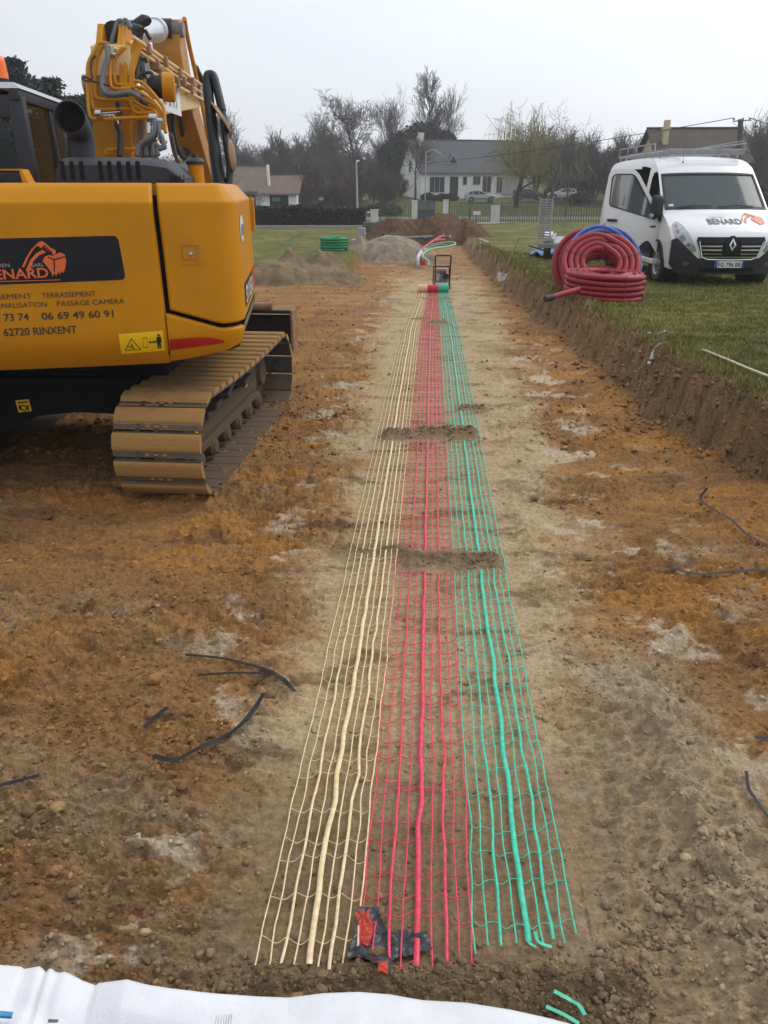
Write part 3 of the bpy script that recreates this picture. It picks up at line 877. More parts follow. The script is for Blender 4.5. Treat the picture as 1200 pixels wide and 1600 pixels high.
def S(s, z, off=0.0):
    d = 0.0
    if z > 1.97: d += (z - 1.97) * .95
    if z < 1.20: d += .09 * ((1.20 - z) / .20) ** 2
    d -= off
    if s <= -CR:
        sl = 2 * BOW * (s + 2.5) / 6.25 if s > -2.5 else 0
        n = Vector((sl, -1, 0)).normalized()
        p = Vector((s, bow(s), 0))
        # blend towards the corner centre line
    elif s <= -CR + CR * math.pi / 2:
        a = (s + CR) / CR
        c = Vector((-CR, bow(-CR) + CR, 0)); n = Vector((math.sin(a), -math.cos(a), 0)); p = c + n * CR
    else:
        l = s - (-CR + CR * math.pi / 2)
        n = Vector((1, 0, 0)); p = Vector((0, bow(-CR) + CR + l, 0))
    q = p - n * d
    return U(q.x, q.y, z)
def RS(px, py):
    Y = -.1
    for i in range(12):
        x, z = UP(px, py, Y); Y = bow(min(x, -CR))
    return x, z
SEAM = [RS(*q) for q in [(239, 283), (243, 330), (252, 400), (262, 487)]]
def seam(z):
    zs = [q[1] for q in SEAM][::-1]; xs = [q[0] for q in SEAM][::-1]
    return float(np.interp(z, zs, xs))
DZ0 = RS(262, 487)[1]; DZ1 = RS(346, 510)[1]; DX0 = RS(262, 487)[0]; DX1 = RS(346, 510)[0]
def door_bot(s): return float(np.interp(s, [DX0, DX1, .05, 1.4], [DZ0, DZ1, DZ1 + .005, DZ1 + .02]))
def patch(name, m, parent, rows, cols, fn, roll, rollw=.02, rolld=.03, base=.0):
    # fn(u, v) -> (s, z); roll = which edges turn inwards (l, r, b, t)
    us = np.linspace(0, 1, cols); vs = np.linspace(0, 1, rows)
    P = []
    for v in vs:
        row = []
        for u in us:
            s, z = fn(u, v); row.append((s, z))
        P.append(row)
    out = []
    for i in range(rows):
        r_ = []
        for j in range(cols):
            s, z = P[i][j]; e = 9.0
            if 'l' in roll: e = min(e, abs(s - P[i][0][0]))
            if 'r' in roll: e = min(e, abs(s - P[i][-1][0]))
            if 'b' in roll: e = min(e, abs(z - P[0][j][1]))
            if 't' in roll: e = min(e, abs(z - P[-1][j][1]))
            k = 1 - min(e / rollw, 1)
            r_.append(S(s, z, base - rolld * (1 - math.sqrt(max(0, 1 - k * k)))))
        out.append(r_)
    mb = MB(); mb.grid(out); return mb.build(name, m, parent, smooth=True, ang=60)
def dense(a, b, n, e=.03):
    t = np.unique(np.concatenate([np.linspace(0, 1, n), np.linspace(0, e, 5), np.linspace(1 - e, 1, 5)]))
    return a + (b - a) * t
ZL = np.unique(np.concatenate([dense(.96, 1.22, 8), dense(1.22, 1.96, 12), np.linspace(1.955, 1.99, 5), dense(1.99, 2.08, 5)]))
def fn_left(u, v):
    z = float(np.interp(v, np.linspace(0, 1, len(ZL)), ZL)); e = seam(z) - .012
    if z < door_bot(DX0) - .012: e = DX0 + .05
    t = u ** .6; return (-2.75 + (e + 2.75) * t, z)
# main rear cover
_mainrows = []
hull = thing  # (name kept free)
def fn_left2(u, v):
    z = float(np.interp(v, np.linspace(0, 1, len(ZL)), ZL))
    e = seam(max(z, DZ0)) - .012
    tt = float(np.interp(u, np.linspace(0, 1, 40), np.concatenate([np.linspace(0, .94, 30), np.linspace(.95, 1, 10)])))
    return (-2.75 + (e + 2.75) * tt, z)
rear = patch('rear_cover', M_YEL, exc, len(ZL), 40, fn_left2, 'rt' , .022, .03)
# lower skirt below the door
S_END = -CR + CR * math.pi / 2
def fn_skirt(u, v):
    e0 = DX0 - .012; s = e0 + (S_END - .02 - e0) * u
    zt = door_bot(s) - .012
    vv = float(np.interp(v, np.linspace(0, 1, 24), np.concatenate([np.linspace(0, .88, 14), np.linspace(.89, 1, 10)])))
    zb = .96 + .13 * min(1, max(0, (s + .75) / .8)) ** 2
    return (s, zb + (zt - zb) * vv)
skirt = patch('skirt', M_YEL, exc, 24, 30, fn_skirt, 'tr', .02, .03)
S_FAR = 1.5
def fn_door(u, v):
    z_ = float(np.interp(v, np.linspace(0, 1, 34), np.concatenate([np.linspace(0, .03, 8), np.linspace(.06, .85, 14), np.linspace(.86, 1, 12)])))
    tt = float(np.interp(u, np.linspace(0, 1, 48), np.concatenate([np.linspace(0, .03, 10), np.linspace(.05, .25, 8), np.linspace(.27, .46, 20), np.linspace(.5, 1, 10)])))
    z = 1.3 + (2.08 - 1.3) * z_
    s0 = seam(z) + .014
    s = s0 + (S_FAR - s0) * tt
    zb = door_bot(s) + .012
    return (s, zb + (2.08 - zb) * z_)
door = patch('side_door', M_YEL, exc, 34, 48, fn_door, 'lbt', .02, .03)
# inner body behind the covers
mb = MB()
prof = [(-2.75, .0), (-1.2, -.06), (-.5, .02), (-.12, .12), (-.06, .25), (-.06, 2.2), (-2.75, 2.2)]
mb.prism([(q[0], q[1] - .10 + .06) for q in prof], U(0, 0, 1.03), U_X, U_Y, UZ, .98)
mb.build('inner_body', M_UNDER, exc)
mb = MB(); mb.prism([(-2.72, -.02), (-1.2, .0), (-.3, .14), (-.12, .3), (-.12, 2.2), (-2.72, 2.2)], U(0, 0, 2.0), U_X, U_Y, UZ, .075)
mb.build('top_deck', M_YEL2, exc)
# grey plate low on the right side, behind the skirt
mb = MB()
a = S_END + .0
for z0, z1 in [(1.02, DZ1 - .01)]:
    mb.grid([[S(s, z, -.012) for s in (a, a + .4, a + .9, a + 1.5)] for z in (z0, (z0 + z1) / 2, z1)])
mb.build('side_plate', M_GREYST, exc)
# turntable
# ---- decals mapped on the curved cover
def surf_poly(polys, name, m, parent, off, conv=RS, sub=.04):
    mb = MB()
    for poly in polys:
        q = [conv(*p) for p in poly]
        # fan strips: split finely along s so that the sheet follows the curve
        bm = bmesh.new(); vs = [bm.verts.new((a, b, 0)) for a, b in q]; bm.faces.new(vs)
        x0 = min(a for a, b in q); x1 = max(a for a, b in q); z0 = min(b for a, b in q); z1 = max(b for a, b in q)
        n = max(1, int((z1 - z0) / .02)) if z0 < 1.22 else 1
        for k in range(1, n):
            bmesh.ops.bisect_plane(bm, geom=bm.verts[:] + bm.edges[:] + bm.faces[:], plane_co=(0, z0 + (z1 - z0) * k / n, 0), plane_no=(0, 1, 0))
        n = max(1, int((x1 - x0) / sub))
        for k in range(1, n):
            bmesh.ops.bisect_plane(bm, geom=bm.verts[:] + bm.edges[:] + bm.faces[:], plane_co=(x0 + (x1 - x0) * k / n, 0, 0), plane_no=(1, 0, 0))
        bm.verts.index_update(); bm.verts.ensure_lookup_table()
        mb.add([S(v.co.x, v.co.y, off) for v in bm.verts], [[v.index for v in f.verts] for f in bm.faces]); bm.free()
    return mb.build(name, m, parent)
def text_geo(txt, bold=0.0):
    cu = bpy.data.curves.new('txt', 'FONT'); cu.body = txt; cu.size = 1.0; cu.offset = bold; cu.resolution_u = 3
    to = bpy.data.objects.new('txt', cu); COL.objects.link(to); bpy.context.view_layer.update()
    me0 = bpy.data.meshes.new_from_object(to.evaluated_get(bpy.context.evaluated_depsgraph_get()))
    vs = [(v.co.x, v.co.y) for v in me0.vertices]; fs = [tuple(q.vertices) for q in me0.polygons]
    bpy.data.objects.remove(to); bpy.data.curves.remove(cu); bpy.data.meshes.remove(me0)
    return vs, fs
def surf_text(txt, name, m, parent, pl, pr_, hpx, off, bold=0.0):
    """text whose baseline runs between two places on the cover"""
    vs, fs = text_geo(txt, bold)
    x0 = min(v[0] for v in vs); x1 = max(v[0] for v in vs)
    s0, z0 = RS(*pl); s1, z1 = RS(*pr_); hz = RS(pl[0], pl[1] - hpx)[1] - z0
    mb = MB()
    mb.add([S(s0 + (s1 - s0) * (v[0] - x0) / (x1 - x0), z0 + (z1 - z0) * (v[0] - x0) / (x1 - x0) + hz * v[1] / .69, off) for v in vs], fs)
    return mb.build(name, m, parent)
pan = round_poly([(-60, 374), (184, 368), (197, 437), (-60, 447)], [0, 9, 9, 0], 4)
black = surf_poly([pan], 'black_panel', M_BLKG, exc, .004)
rimp = round_poly([(-60, 371), (187, 365), (201, 440), (-60, 450)], [0, 11, 11, 0], 4)
surf_poly([rimp], 'panel_rim', M_YEL2, exc, .002)
Z3 = lambda pts: [(x / 5, 270 + y / 5) for x, y in pts]
logo = [[(172, 735), (205, 665), (245, 600), (305, 540), (330, 532), (345, 550), (325, 592), (300, 570), (262, 600), (230, 650), (192, 735)],
        [(203, 765), (238, 680), (285, 628), (335, 600), (362, 622), (305, 645), (262, 690), (238, 765)],
        [(334, 532), (400, 586), (432, 600), (442, 622), (425, 640), (405, 632), (372, 606), (346, 575)],
        [(335, 690), (350, 655), (385, 640), (415, 648), (470, 620), (505, 635), (520, 690), (508, 757), (494, 782), (484, 764), (470, 792), (458, 770), (440, 806), (428, 780), (412, 812), (402, 775), (365, 725)]]
surf_poly([Z3(q) for q in logo], 'digger_logo', M_ORANGE, black, .008)
for q_ in [[(378, 652), (425, 672), (505, 650), (508, 658), (430, 682), (432, 770), (422, 770), (420, 682), (376, 660)], [(345, 556), (410, 622), (405, 636), (352, 575)], [(262, 610), (290, 566), (296, 592), (246, 650)]]: surf_poly([Z3(q_)], 'logo_line', M_BLKG, black, .0105)
surf_text('BENARD', 'company_lettering', M_ORANGE, black, (-21, 437), (77, 433), 15, .008, .02)
surf_text('SEBASTIEN', 'small_lettering', M_GREYINK, black, (-32, 418.5), (16, 417), 5.5, .008, .01)
surf_text('SARL', 'small_lettering', M_GREYINK, black, (50, 417), (69, 416), 5.5, .008, .01)
surf_poly([[(-60, 440.5), (95, 436.5), (95, 437.6), (-60, 441.8)]], 'logo_underline', M_ORANGE, black, .008)
surf_text('ASSAINISSEMENT', 'cover_lettering', M_INK, rear, (-63, 470), (50, 466), 8, .004)
surf_text('TERRASSEMENT', 'cover_lettering', M_INK, rear, (66, 465.5), (150, 462.5), 8, .004)
surf_text('CANALISATION', 'cover_lettering', M_INK, rear, (-14, 482), (74, 479), 8, .004)
surf_text('PASSAGE CAMÉRA', 'cover_lettering', M_INK, rear, (90, 478.5), (195, 474), 8, .004)
surf_text('73 73 74', 'cover_lettering', M_INK, rear, (-15, 502.5), (46, 500), 11, .004, .012)
surf_text('06 69 49 60 91', 'cover_lettering', M_INK, rear, (66, 499.5), (178, 495), 11, .004, .012)
surf_text('62720 RINXENT', 'cover_lettering', M_INK, rear, (7, 525), (121, 520), 11.5, .004, .014)
# warning plate: Z4 -> zoomed reading of the photo
Z4 = lambda pts: [(180 + x * .25, 270 + y * .25) for x, y in pts]
wp = surf_poly([Z4([(20, 1008), (298, 985), (313, 1118), (36, 1142)])], 'warning_plate', M_DECALY, exc, .005)
tri_o = [(100, 1032), (162, 1110), (58, 1117)]
def ring(pts, k):
    cx = sum(p[0] for p in pts) / len(pts); cy = sum(p[1] for p in pts) / len(pts)
    return [(cx + (x - cx) * k, cy + (y - cy) * k) for x, y in pts]
tri_i = ring(tri_o, .84)
quads = [[tri_o[i], tri_o[(i + 1) % 3], tri_i[(i + 1) % 3], tri_i[i]] for i in range(3)]
fig = [[(262, 1010), (272, 1004), (281, 1012), (277, 1022), (266, 1022)], [(258, 1026), (286, 1024), (292, 1060), (286, 1062), (284, 1050), (288, 1100), (279, 1102), (275, 1064), (274, 1102), (266, 1104), (262, 1050), (262, 1064), (256, 1062)],
       [(208, 1060), (222, 1048), (222, 1056), (240, 1055), (240, 1046), (255, 1057), (242, 1070), (241, 1062), (222, 1064), (223, 1072)],
       [(80, 1086), (108, 1090), (122, 1104), (116, 1106), (104, 1096), (78, 1090)], [(98, 1070), (104, 1070), (112, 1094), (104, 1094)]]
bx = [(172, 1030), (200, 1028), (206, 1096), (176, 1098)]; bi = ring(bx, .88)
quads += [[bx[i], bx[(i + 1) % 4], bi[(i + 1) % 4], bi[i]] for i in range(4)]
surf_poly([Z4(q) for q in quads + fig], 'warning_symbols', M_INK, wp, .008)
surf_poly([Z4([(342, 1042), (540, 1028), (600, 1032), (680, 1050), (682, 1066), (590, 1082), (345, 1117)])], 'red_reflector', M_REFRED, exc, .005)
# door latch
def RSd(px, py): return RS(px, py)
surf_poly([Z4([(395, 442), (540, 442), (540, 452), (395, 452)]), Z4([(408, 562), (552, 560), (552, 570), (408, 573)])], 'latch_lip', M_YEL2, door, .008)
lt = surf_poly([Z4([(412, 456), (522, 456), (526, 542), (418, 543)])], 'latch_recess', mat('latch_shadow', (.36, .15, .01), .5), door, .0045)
surf_poly([Z4([(420, 466), (494, 466), (498, 538), (426, 538)])], 'latch_handle', M_YEL, door, .010)
c0 = S(*RS(180 + 472 * .25, 270 + 505 * .25), .012)
mb = MB(); mb.lathe(c0, -U_Y, [(.001, .012), (.011, .01), (.015, .004), (.016, -.01)], 14); mb.build('latch_lock', M_STEEL, door, smooth=True)
# round emblem and model plate on the narrow right side
def side_sheet(l0, l1, z0, z1, off):
    a = S_END
    return [S(a + l0, z0, off), S(a + l1, z0, off), S(a + l1, z1, off), S(a + l0, z1, off)]
def side_oval(l, z, rl, rz_, off, name, m):
    mb = MB(); mb.add([S(S_END + l + rl * math.cos(k * math.pi / 12), z + rz_ * math.sin(k * math.pi / 12), off) for k in range(24)], [tuple(range(24))]); return mb.build(name, m, exc)
side_oval(.22, 1.80, .17, .085, .004, 'emblem', M_WHITE); side_oval(.24, 1.79, .10, .04, .007, 'emblem_centre', mat('emblem_blue', (.10, .20, .42), .4))
mb = MB(); mb.add(side_sheet(.12, 1.05, 1.29, 1.45, .004), [(0, 1, 2, 3)]); mp = mb.build('model_plate', M_BLKG, exc)
mb = MB(); mb.add(side_sheet(1.05, 1.38, 1.29, 1.46, .004), [(0, 1, 2, 3)]); mb.build('plate_tail', M_REFRED, exc)
vs, fs = text_geo('SY155U', .02); x0 = min(v[0] for v in vs); x1 = max(v[0] for v in vs)
mb = MB(); mb.add([S(S_END + .16 + .85 * (v[0] - x0) / (x1 - x0), 1.315 + .11 * v[1] / .69, .008) for v in vs], fs); mb.build('model_lettering', M_WHITE, mp)
# yellow upright at the front right corner of the housing
mb = MB(); mb.prism(round_poly([(0, 0), (.05, 0), (.05, .26), (0, .26)], .02), U(-.02, 1.62, 1.72), U_X, UZ, -U_Y, .12); mb.build('step_bracket', M_YEL2, exc)

# ---- engine hood with slots, exhaust
x0 = UP(88, 285, .30)[0]; x1 = UP(262, 285, .30)[0]; x2 = UP(288, 285, .30)[0]
zt = UP(150, 246, .42)[1]; zb = 2.03; zc = UP(150, 258, .30)[1]
mb = MB()
loops = []
for x, k in [(x0, .70), (x0 + .03, .96), (x0 + .07, 1.0), (x1 - .12, 1.0), (x1, .90), (x2, .42)]:
    zz1 = zb + (zt - zb) * k; zz0 = zb + (zc - zb) * k
    loops.append([U(x, .30, zb), U(x, .30, zz0), U(x, .33, zz0 + .015), U(x, .42, zz1), U(x, 1.5, zz1), U(x, 1.55, zb)])
mb.loft(loops); hood = mb.build('engine_hood', M_CHAR, exc, smooth=True, ang=30)
mb = MB()
for px in (98, 112.5, 127.5, 157, 171.5, 186.5, 201, 215.5):
    xx, zz = UP(px, 267, .297)
    mb.prism(round_poly([(-.014, -.055), (.014, -.055), (.016, .058), (-.012, .058)], .012, 3), U(xx, .303, zz), U_X, UZ, -U_Y, .006)
mb.build('hood_slots', mat('slot_black', (.004, .004, .005), .9), hood)
mb = MB()
for k in range(5):
    xx = x1 + .02 + k * .022
    mb.box(U(xx, .292 - .0 * k, 2.08), (.006, .02, .10), Matrix.Rotation(U_A, 3, 'Z'))
mb.build('hood_ribs', M_BLACK, hood)
pp = smooth_path([UQ(128, 252, .8), UQ(127, 222, .8), UQ(123, 204, .76), UQ(115, 190, .64), UQ(109, 183, .55)], 5)
mb = MB(); mb.tube(pp, [.088] * (len(pp) - 6) + [.09, .093, .096, .099, .102, .104], 28, cap=False)
mb.tube(pp, [.08] * (len(pp) - 6) + [.082, .085, .088, .09, .093, .096], 28, cap=False)
mb.tube([pp[-1] - (pp[-1] - pp[-2]) * .01, pp[-1] + (pp[-1] - pp[-2]).normalized() * .004], [.104, .096], 28, cap=False)
ex = mb.build('exhaust_pipe', mat('exhaust_grey', (.032, .032, .036), .6), exc, smooth=True, ang=60)
mb = MB(); n_ = (pp[-1] - pp[-2]).normalized()
mb.lathe(pp[-5], n_, [(.088, 0), (.001, .0)], 24); mb.build('exhaust_inside', mat('exhaust_black', (.002, .002, .002), .95), ex)  # near-black disc set inside the pipe mouth

# ---- cab
cab_Y0, cab_Y1 = .72, 2.3
cxr, _ = UP(38, 215, cab_Y0); ctop = UP(25, 147, cab_Y0)[1]; cxl = cxr - 1.0
mb = MB()
def post(a, b, w=.075, d=.07): mb.bar(a, b, w, d, up=U_Y, bev=.015)
Lr = .10
post(U(cxr, cab_Y0, 2.0), U(cxr - .03, cab_Y0 + .06, ctop), .10, .09); post(U(cxl, cab_Y0, 2.0), U(cxl + .03, cab_Y0 + .06, ctop))
post(U(cxr, cab_Y1, 1.3), U(cxr - .03, cab_Y1 - .15, ctop)); post(U(cxl, cab_Y1, 1.3), U(cxl + .03, cab_Y1 - .15, ctop))
post(U(cxr, cab_Y0 + .75, 2.0), U(cxr - .03, cab_Y0 + .75, ctop), .05, .05)
mb.bar(U(cxl, cab_Y0 + .06, ctop - .07), U(cxr, cab_Y0 + .06, ctop - .07), .08, .14, bev=.01)
mb.bar(U(cxr - .02, cab_Y0, ctop), U(cxr - .02, cab_Y1 - .1, ctop), .06, .07, bev=.01)
mb.bar(U(cxl, cab_Y0, 2.07), U(cxr, cab_Y0, 2.07), .06, .10, bev=.01)
cab = split_build(mb, 'cab', M_CHAR, exc, smooth=True)
mb = MB(); mb.loft([[U(x, y, z) for x, y in [(cxl, cab_Y0), (cxr + .02, cab_Y0), (cxr + .02, cab_Y1), (cxl, cab_Y1)]] for z in (ctop + .035,)] + [[U(x, y, ctop + .075) for x, y in [(cxl + .05, cab_Y0 + .05), (cxr - .03, cab_Y0 + .05), (cxr - .03, cab_Y1 - .05), (cxl + .05, cab_Y1 - .05)]]])
mb.build('roof', mat('cab_roof', (.42, .43, .45), .4), cab)
mb = MB(); mb.prism(round_poly([(cxl + .06, 2.12), (cxr - .075, 2.12), (cxr - .095, ctop - .16), (cxl + .06, ctop - .16)], .04), U(0, cab_Y0 + .03, 0), U_X, UZ, U_Y, .01)
mb.build('rear_window', M_CABGL, cab)
mb = MB(); mb.prism([(cab_Y0 + .06, 2.0), (cab_Y1 - .05, 2.0), (cab_Y1 - .15, ctop - .03), (cab_Y0 + .1, ctop - .03)], U(cxr - .015, 0, 0), U_Y, UZ, -U_X, .01)
mb.build('side_window', M_CABGD, cab)
mb = MB(); mb.box(U((cxl + cxr) / 2, cab_Y0 + .5, 2.02), (.5, .16, .75), Matrix.Rotation(U_A, 3, 'Z'), .06); mb.box(U((cxl + cxr) / 2, cab_Y0 + .75, 1.7), (.5, .5, .15), Matrix.Rotation(U_A, 3, 'Z'), .05)
split_build(mb, 'seat', M_CHAR, cab, smooth=True)
mb = MB(); mb.box(U((cxl + cxr) / 2, (cab_Y0 + cab_Y1) / 2, 1.5), (.98, 1.55, .9), Matrix.Rotation(U_A, 3, 'Z'), .03); mb.build('cab_base', M_YEL2, cab)
# rear lamp box on the cover edge
q = UP(18, 277, .02)
mb = MB(); mb.prism(round_poly([(-.42, -.05), (.055, -.05), (.04, .035), (-.42, .035)], .01), U(q[0], .16, q[1]), U_X, UZ, -U_Y, .13, .01); rl = mb.build('rear_lamp', M_BLACK, exc)
mb = MB(); mb.prism([(.058, -.055), (.12, -.055), (.085, -.02), (.062, .045), (.045, .045)], U(q[0], .17, q[1]), U_X, UZ, -U_Y, .14); mb.box(U(q[0] - .18, .10, q[1] + .042), (.47, .15, .01), Matrix.Rotation(U_A, 3, 'Z')); mb.build('lamp_bracket', M_YEL2, rl)
# beacon
b0 = UQ(7, 164, .95)
mb = MB(); mb.lathe(b0, UZ, [(.001, 0), (.018, 0), (.018, .06), (.045, .075), (.058, .10), (.058, .155), (.05, .16), (.001, .16)], 20); be = mb.build('beacon', M_BLACK, exc, smooth=True)
mb = MB(); mb.lathe(b0 + UZ * .158, UZ, [(.056, 0), (.052, .09), (.046, .125), (.03, .14), (.001, .142)], 20); mb.build('beacon_dome', M_BEACON, be, smooth=True)

# ---- boom: set in a vertical plane running straight away from the camera
BX0, BX1 = -2.45, -2.12
def bprism(name, m, poly, x0=BX0, x1=BX1, bev=.012, parent=None):
    mb = MB(); mb.prism([(a, b) for a, b in poly], (x0, 0, 0), (0, 1, 0), (0, 0, 1), (1, 0, 0), x1 - x0, bev)
    return mb.build(name, m, parent or exc)
boom_low = bprism('boom_base', mat('yellow_paint_mast_shaded', (.40, .165, .005), .5, var=.15, vscale=5, spec=.25), [(6.85, 1.75), (7.30, 1.75), (7.50, 2.35), (7.80, 2.72), (7.85, 3.02), (7.40, 3.06), (7.15, 2.35)])  # mast shade put into its paint, a darker copy of the yellow
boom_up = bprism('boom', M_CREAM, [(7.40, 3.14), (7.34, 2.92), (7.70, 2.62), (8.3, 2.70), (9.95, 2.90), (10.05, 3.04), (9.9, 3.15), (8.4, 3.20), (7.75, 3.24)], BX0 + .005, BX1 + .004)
mb = MB(); mb.prism([(7.55, 2.9), (7.75, 2.9), (7.75, 3.1), (7.55, 3.1)], (BX1, 0, 0), (0, 1, 0), (0, 0, 1), (1, 0, 0), .02, .005); mb.cyl((BX0 - .06, 7.62, 3.0), (BX1 + .07, 7.62, 3.0), .075, 20); mb.build('knuckle_pin', M_GREYST, boom_up, smooth=True)
# dipper arm and its cylinder
arm = bprism('dipper_arm', mat('arm_paint_shaded_dirty', (.40, .185, .028), .5, var=.22, vscale=4), [(9.58, 3.70), (9.76, 3.74), (9.98, 3.2), (10.55, 2.62), (12.35, .75), (12.2, .62), (10.9, 1.95), (9.75, 2.95), (9.55, 3.40)], -2.49, -2.19)  # arm browned for both shade and dirt, mixed into the paint
mb = MB(); mb.cyl((-2.53, 9.62, 3.62), (-2.15, 9.62, 3.62), .075, 18); mb.cyl((-2.46, 9.95, 3.06), (-2.08, 9.95, 3.06), .09, 18); split_build(mb, 'arm_pin', M_GREYST, arm, smooth=True)
ca, cb = Vector((-2.30, 7.62, 3.26)), Vector((-2.36, 9.60, 3.62)); cd = (cb - ca)
mb = MB(); mb.cyl(ca + cd * .30, ca + cd * .80, .098, 22); mb.cyl(ca + cd * .79, ca + cd * .84, .112, 22); cyl = mb.build('dipper_cylinder', mat('cylinder_silver', (.62, .64, .68), .3, metal=.6), exc, smooth=True)
mb = MB(); mb.cyl(ca + cd * .82, ca + cd * .97, .058, 18); mb.build('rod', M_CHROME, cyl, smooth=True)
mb = MB(); mb.cyl(ca, ca + cd * .31, .10, 18); mb.cyl(cb - Vector((.09, 0, 0)), cb + Vector((.09, 0, 0)), .10, 18); split_build(mb, 'cylinder_end', M_BLACK, cyl, smooth=True)
bprism('cylinder_bracket', M_YEL2, [(7.42, 3.1), (7.9, 3.2), (7.72, 3.34), (7.58, 3.33)], -2.24, -2.19, .008, boom_up); bprism('cylinder_bracket', M_YEL2, [(7.42, 3.1), (7.9, 3.2), (7.72, 3.34), (7.58, 3.33)], -2.42, -2.37, .008, boom_up)
# bucket, mostly hidden behind the housing
bk = [(12.1, .95), (12.5, 1.0), (12.85, .75), (12.9, .4), (12.6, .15), (12.1, .12), (12.0, .2), (12.4, .5)]
bprism('bucket', M_BLACK, bk, -2.95, -2.1)
def Z2(pts, t):
    out = []
    for i, q in enumerate(pts):
        tt = t if not isinstance(t, (list, tuple)) else t[0] + (t[1] - t[0]) * i / (len(pts) - 1)
        out.append(W(120 + .23333 * q[0], .23333 * q[1], tt))
    return out
def pipes(name, m, lines, r, parent=exc, n=8, sm=4, split=False):
    mb = MB()
    for l in lines:
        pts, t = l[0], l[1]; rr = l[2] if len(l) > 2 else r
        mb.tube(smooth_path(Z2(pts, t), sm), rr, n)
    if split or len(lines) > 1: return split_build(mb, name[:-1] if name.endswith('s') else name, m, parent, smooth=True, ang=60)
    return mb.build(name, m, parent, smooth=True, ang=60)
for l in [([(205, 292), (150, 288), (122, 335), (76, 430), (74, 560), (84, 760), (130, 800), (300, 792), (500, 785)], 6.25),
          ([(210, 296), (176, 310), (126, 430), (124, 620), (160, 664), (330, 665), (362, 695), (402, 755), (520, 752)], 6.3),
          ([(310, 318), (240, 386), (220, 430), (224, 560), (255, 595), (360, 594)], 6.32),
          ([(385, 545), (430, 550), (478, 590), (530, 650), (580, 722), (588, 800), (596, 890)], 6.25),
          ([(430, 658), (500, 690), (550, 742), (562, 860)], 6.3), ([(385, 680), (440, 716), (520, 745), (538, 800)], 6.35),
          ([(200, 1035), (208, 1005), (390, 1000)], 6.4), ([(385, 655), (470, 700), (520, 722), (545, 780)], 6.45), ([(385, 630), (440, 660), (480, 700), (500, 760)], 6.5)]:
    pipes('guard_tube', M_YEL2, [l], .0145)
mb = MB()
for pts, w in [([(436, 290), (405, 345), (367, 480), (367, 690)], .045), ([(400, 280), (352, 345), (325, 460), (325, 590)], .04), ([(350, 285), (318, 335), (300, 440), (300, 590)], .03)]:
    P = Z2(pts, 6.42)
    for a, b in zip(P[:-1], P[1:]): mb.bar(a, b + (b - a).normalized() * .008, w, .014, up=(0, 1, 0.2))
split_build(mb, 'guard_bar', M_YEL2, exc)
pipes('hydraulic_hose', M_RUBH, [([(195, 300), (203, 380), (178, 470), (166, 560), (190, 618), (250, 634), (350, 620), (425, 655)], 6.2, .017)], .02)
pipes('hydraulic_hose', M_RUBH, [([(215, 310), (212, 390), (190, 470), (180, 560), (205, 610), (260, 622), (350, 610), (430, 640)], 6.28, .015)], .02)
pipes('hydraulic_hose', M_RUBK, [([(345, 618), (400, 640), (430, 670), (470, 700)], 6.24, .017)], .02)
pipes('hydraulic_hose', M_RUBH, [([(402, 1045), (418, 975), (475, 932), (520, 890), (522, 800)], 6.1, .021)], .03)
pipes('hydraulic_hose', M_RUBH, [([(430, 1045), (440, 985), (490, 945), (532, 895), (530, 810)], 6.16, .018)], .02)
pipes('hydraulic_hose', M_RUBH, [([(545, 1040), (540, 1000), (560, 985), (590, 990), (575, 930), (552, 880), (548, 820)], 6.1, .017)], .02)
pipes('hydraulic_hose', M_RUBK, [([(490, 1045), (486, 1000), (505, 965), (500, 880), (485, 800)], 6.2, .018)], .02)
pipes('hydraulic_hose', M_RUBH, [([(205, 320), (198, 400), (172, 480), (160, 580), (185, 636), (250, 646), (340, 636)], 6.24, .013)], .02)
pipes('hydraulic_hose', M_RUBK, [([(420, 380), (402, 430), (398, 520)], 6.5, .028), ([(470, 400), (435, 420), (425, 480), (420, 525)], 6.6, .022)], .02)
for l in [([(180, 292), (150, 330), (100, 430), (98, 560), (108, 700), (140, 735), (330, 730), (500, 765)], 6.35), ([(330, 318), (262, 380), (250, 430), (255, 540), (285, 570), (360, 570)], 6.4), ([(390, 600), (455, 640), (520, 690), (570, 760), (575, 870)], 6.3), ([(375, 700), (430, 735), (500, 770), (530, 800)], 6.3), ([(300, 590), (420, 585), (470, 610), (520, 660)], 6.38)]:
    pipes('guard_tube', M_YEL2, [l], .0135)
pipes('hydraulic_hose', M_RUBH, [([(465, 1045), (462, 985), (490, 950), (535, 940)], 6.15, .021)], .03)
pipes('hydraulic_hose', M_RUBH, [([(520, 1045), (512, 985), (530, 965), (560, 1000), (580, 960), (560, 900)], 6.1, .018)], .03)
pipes('electric_cable', M_RUBK, [([(275, 690), (286, 780), (268, 830), (292, 900), (286, 1045)], 6.36, .024)], .02)
pipes('hydraulic_hose', M_RUBH, [([(225, 320), (245, 240), (272, 150), (300, 140)], 6.5, .02), ([(248, 320), (265, 230), (290, 150)], 6.55, .02)], .02)
pipes('hydraulic_hose', M_RUBH, [([(285, 310), (296, 230), (318, 142), (340, 150), (360, 190)], 6.5, .021)], .02)
pipes('electric_cable', M_RUBK, [([(35, 520), (60, 516), (100, 530), (95, 470), (100, 400), (130, 375)], 6.2, .008), ([(35, 522), (60, 540), (110, 545), (220, 575)], 6.2, .008)], .008)
pipes('electric_cable', M_RUBK, [([(395, 530), (440, 495), (490, 485), (508, 500), (490, 530)], 6.3, .013)], .008)
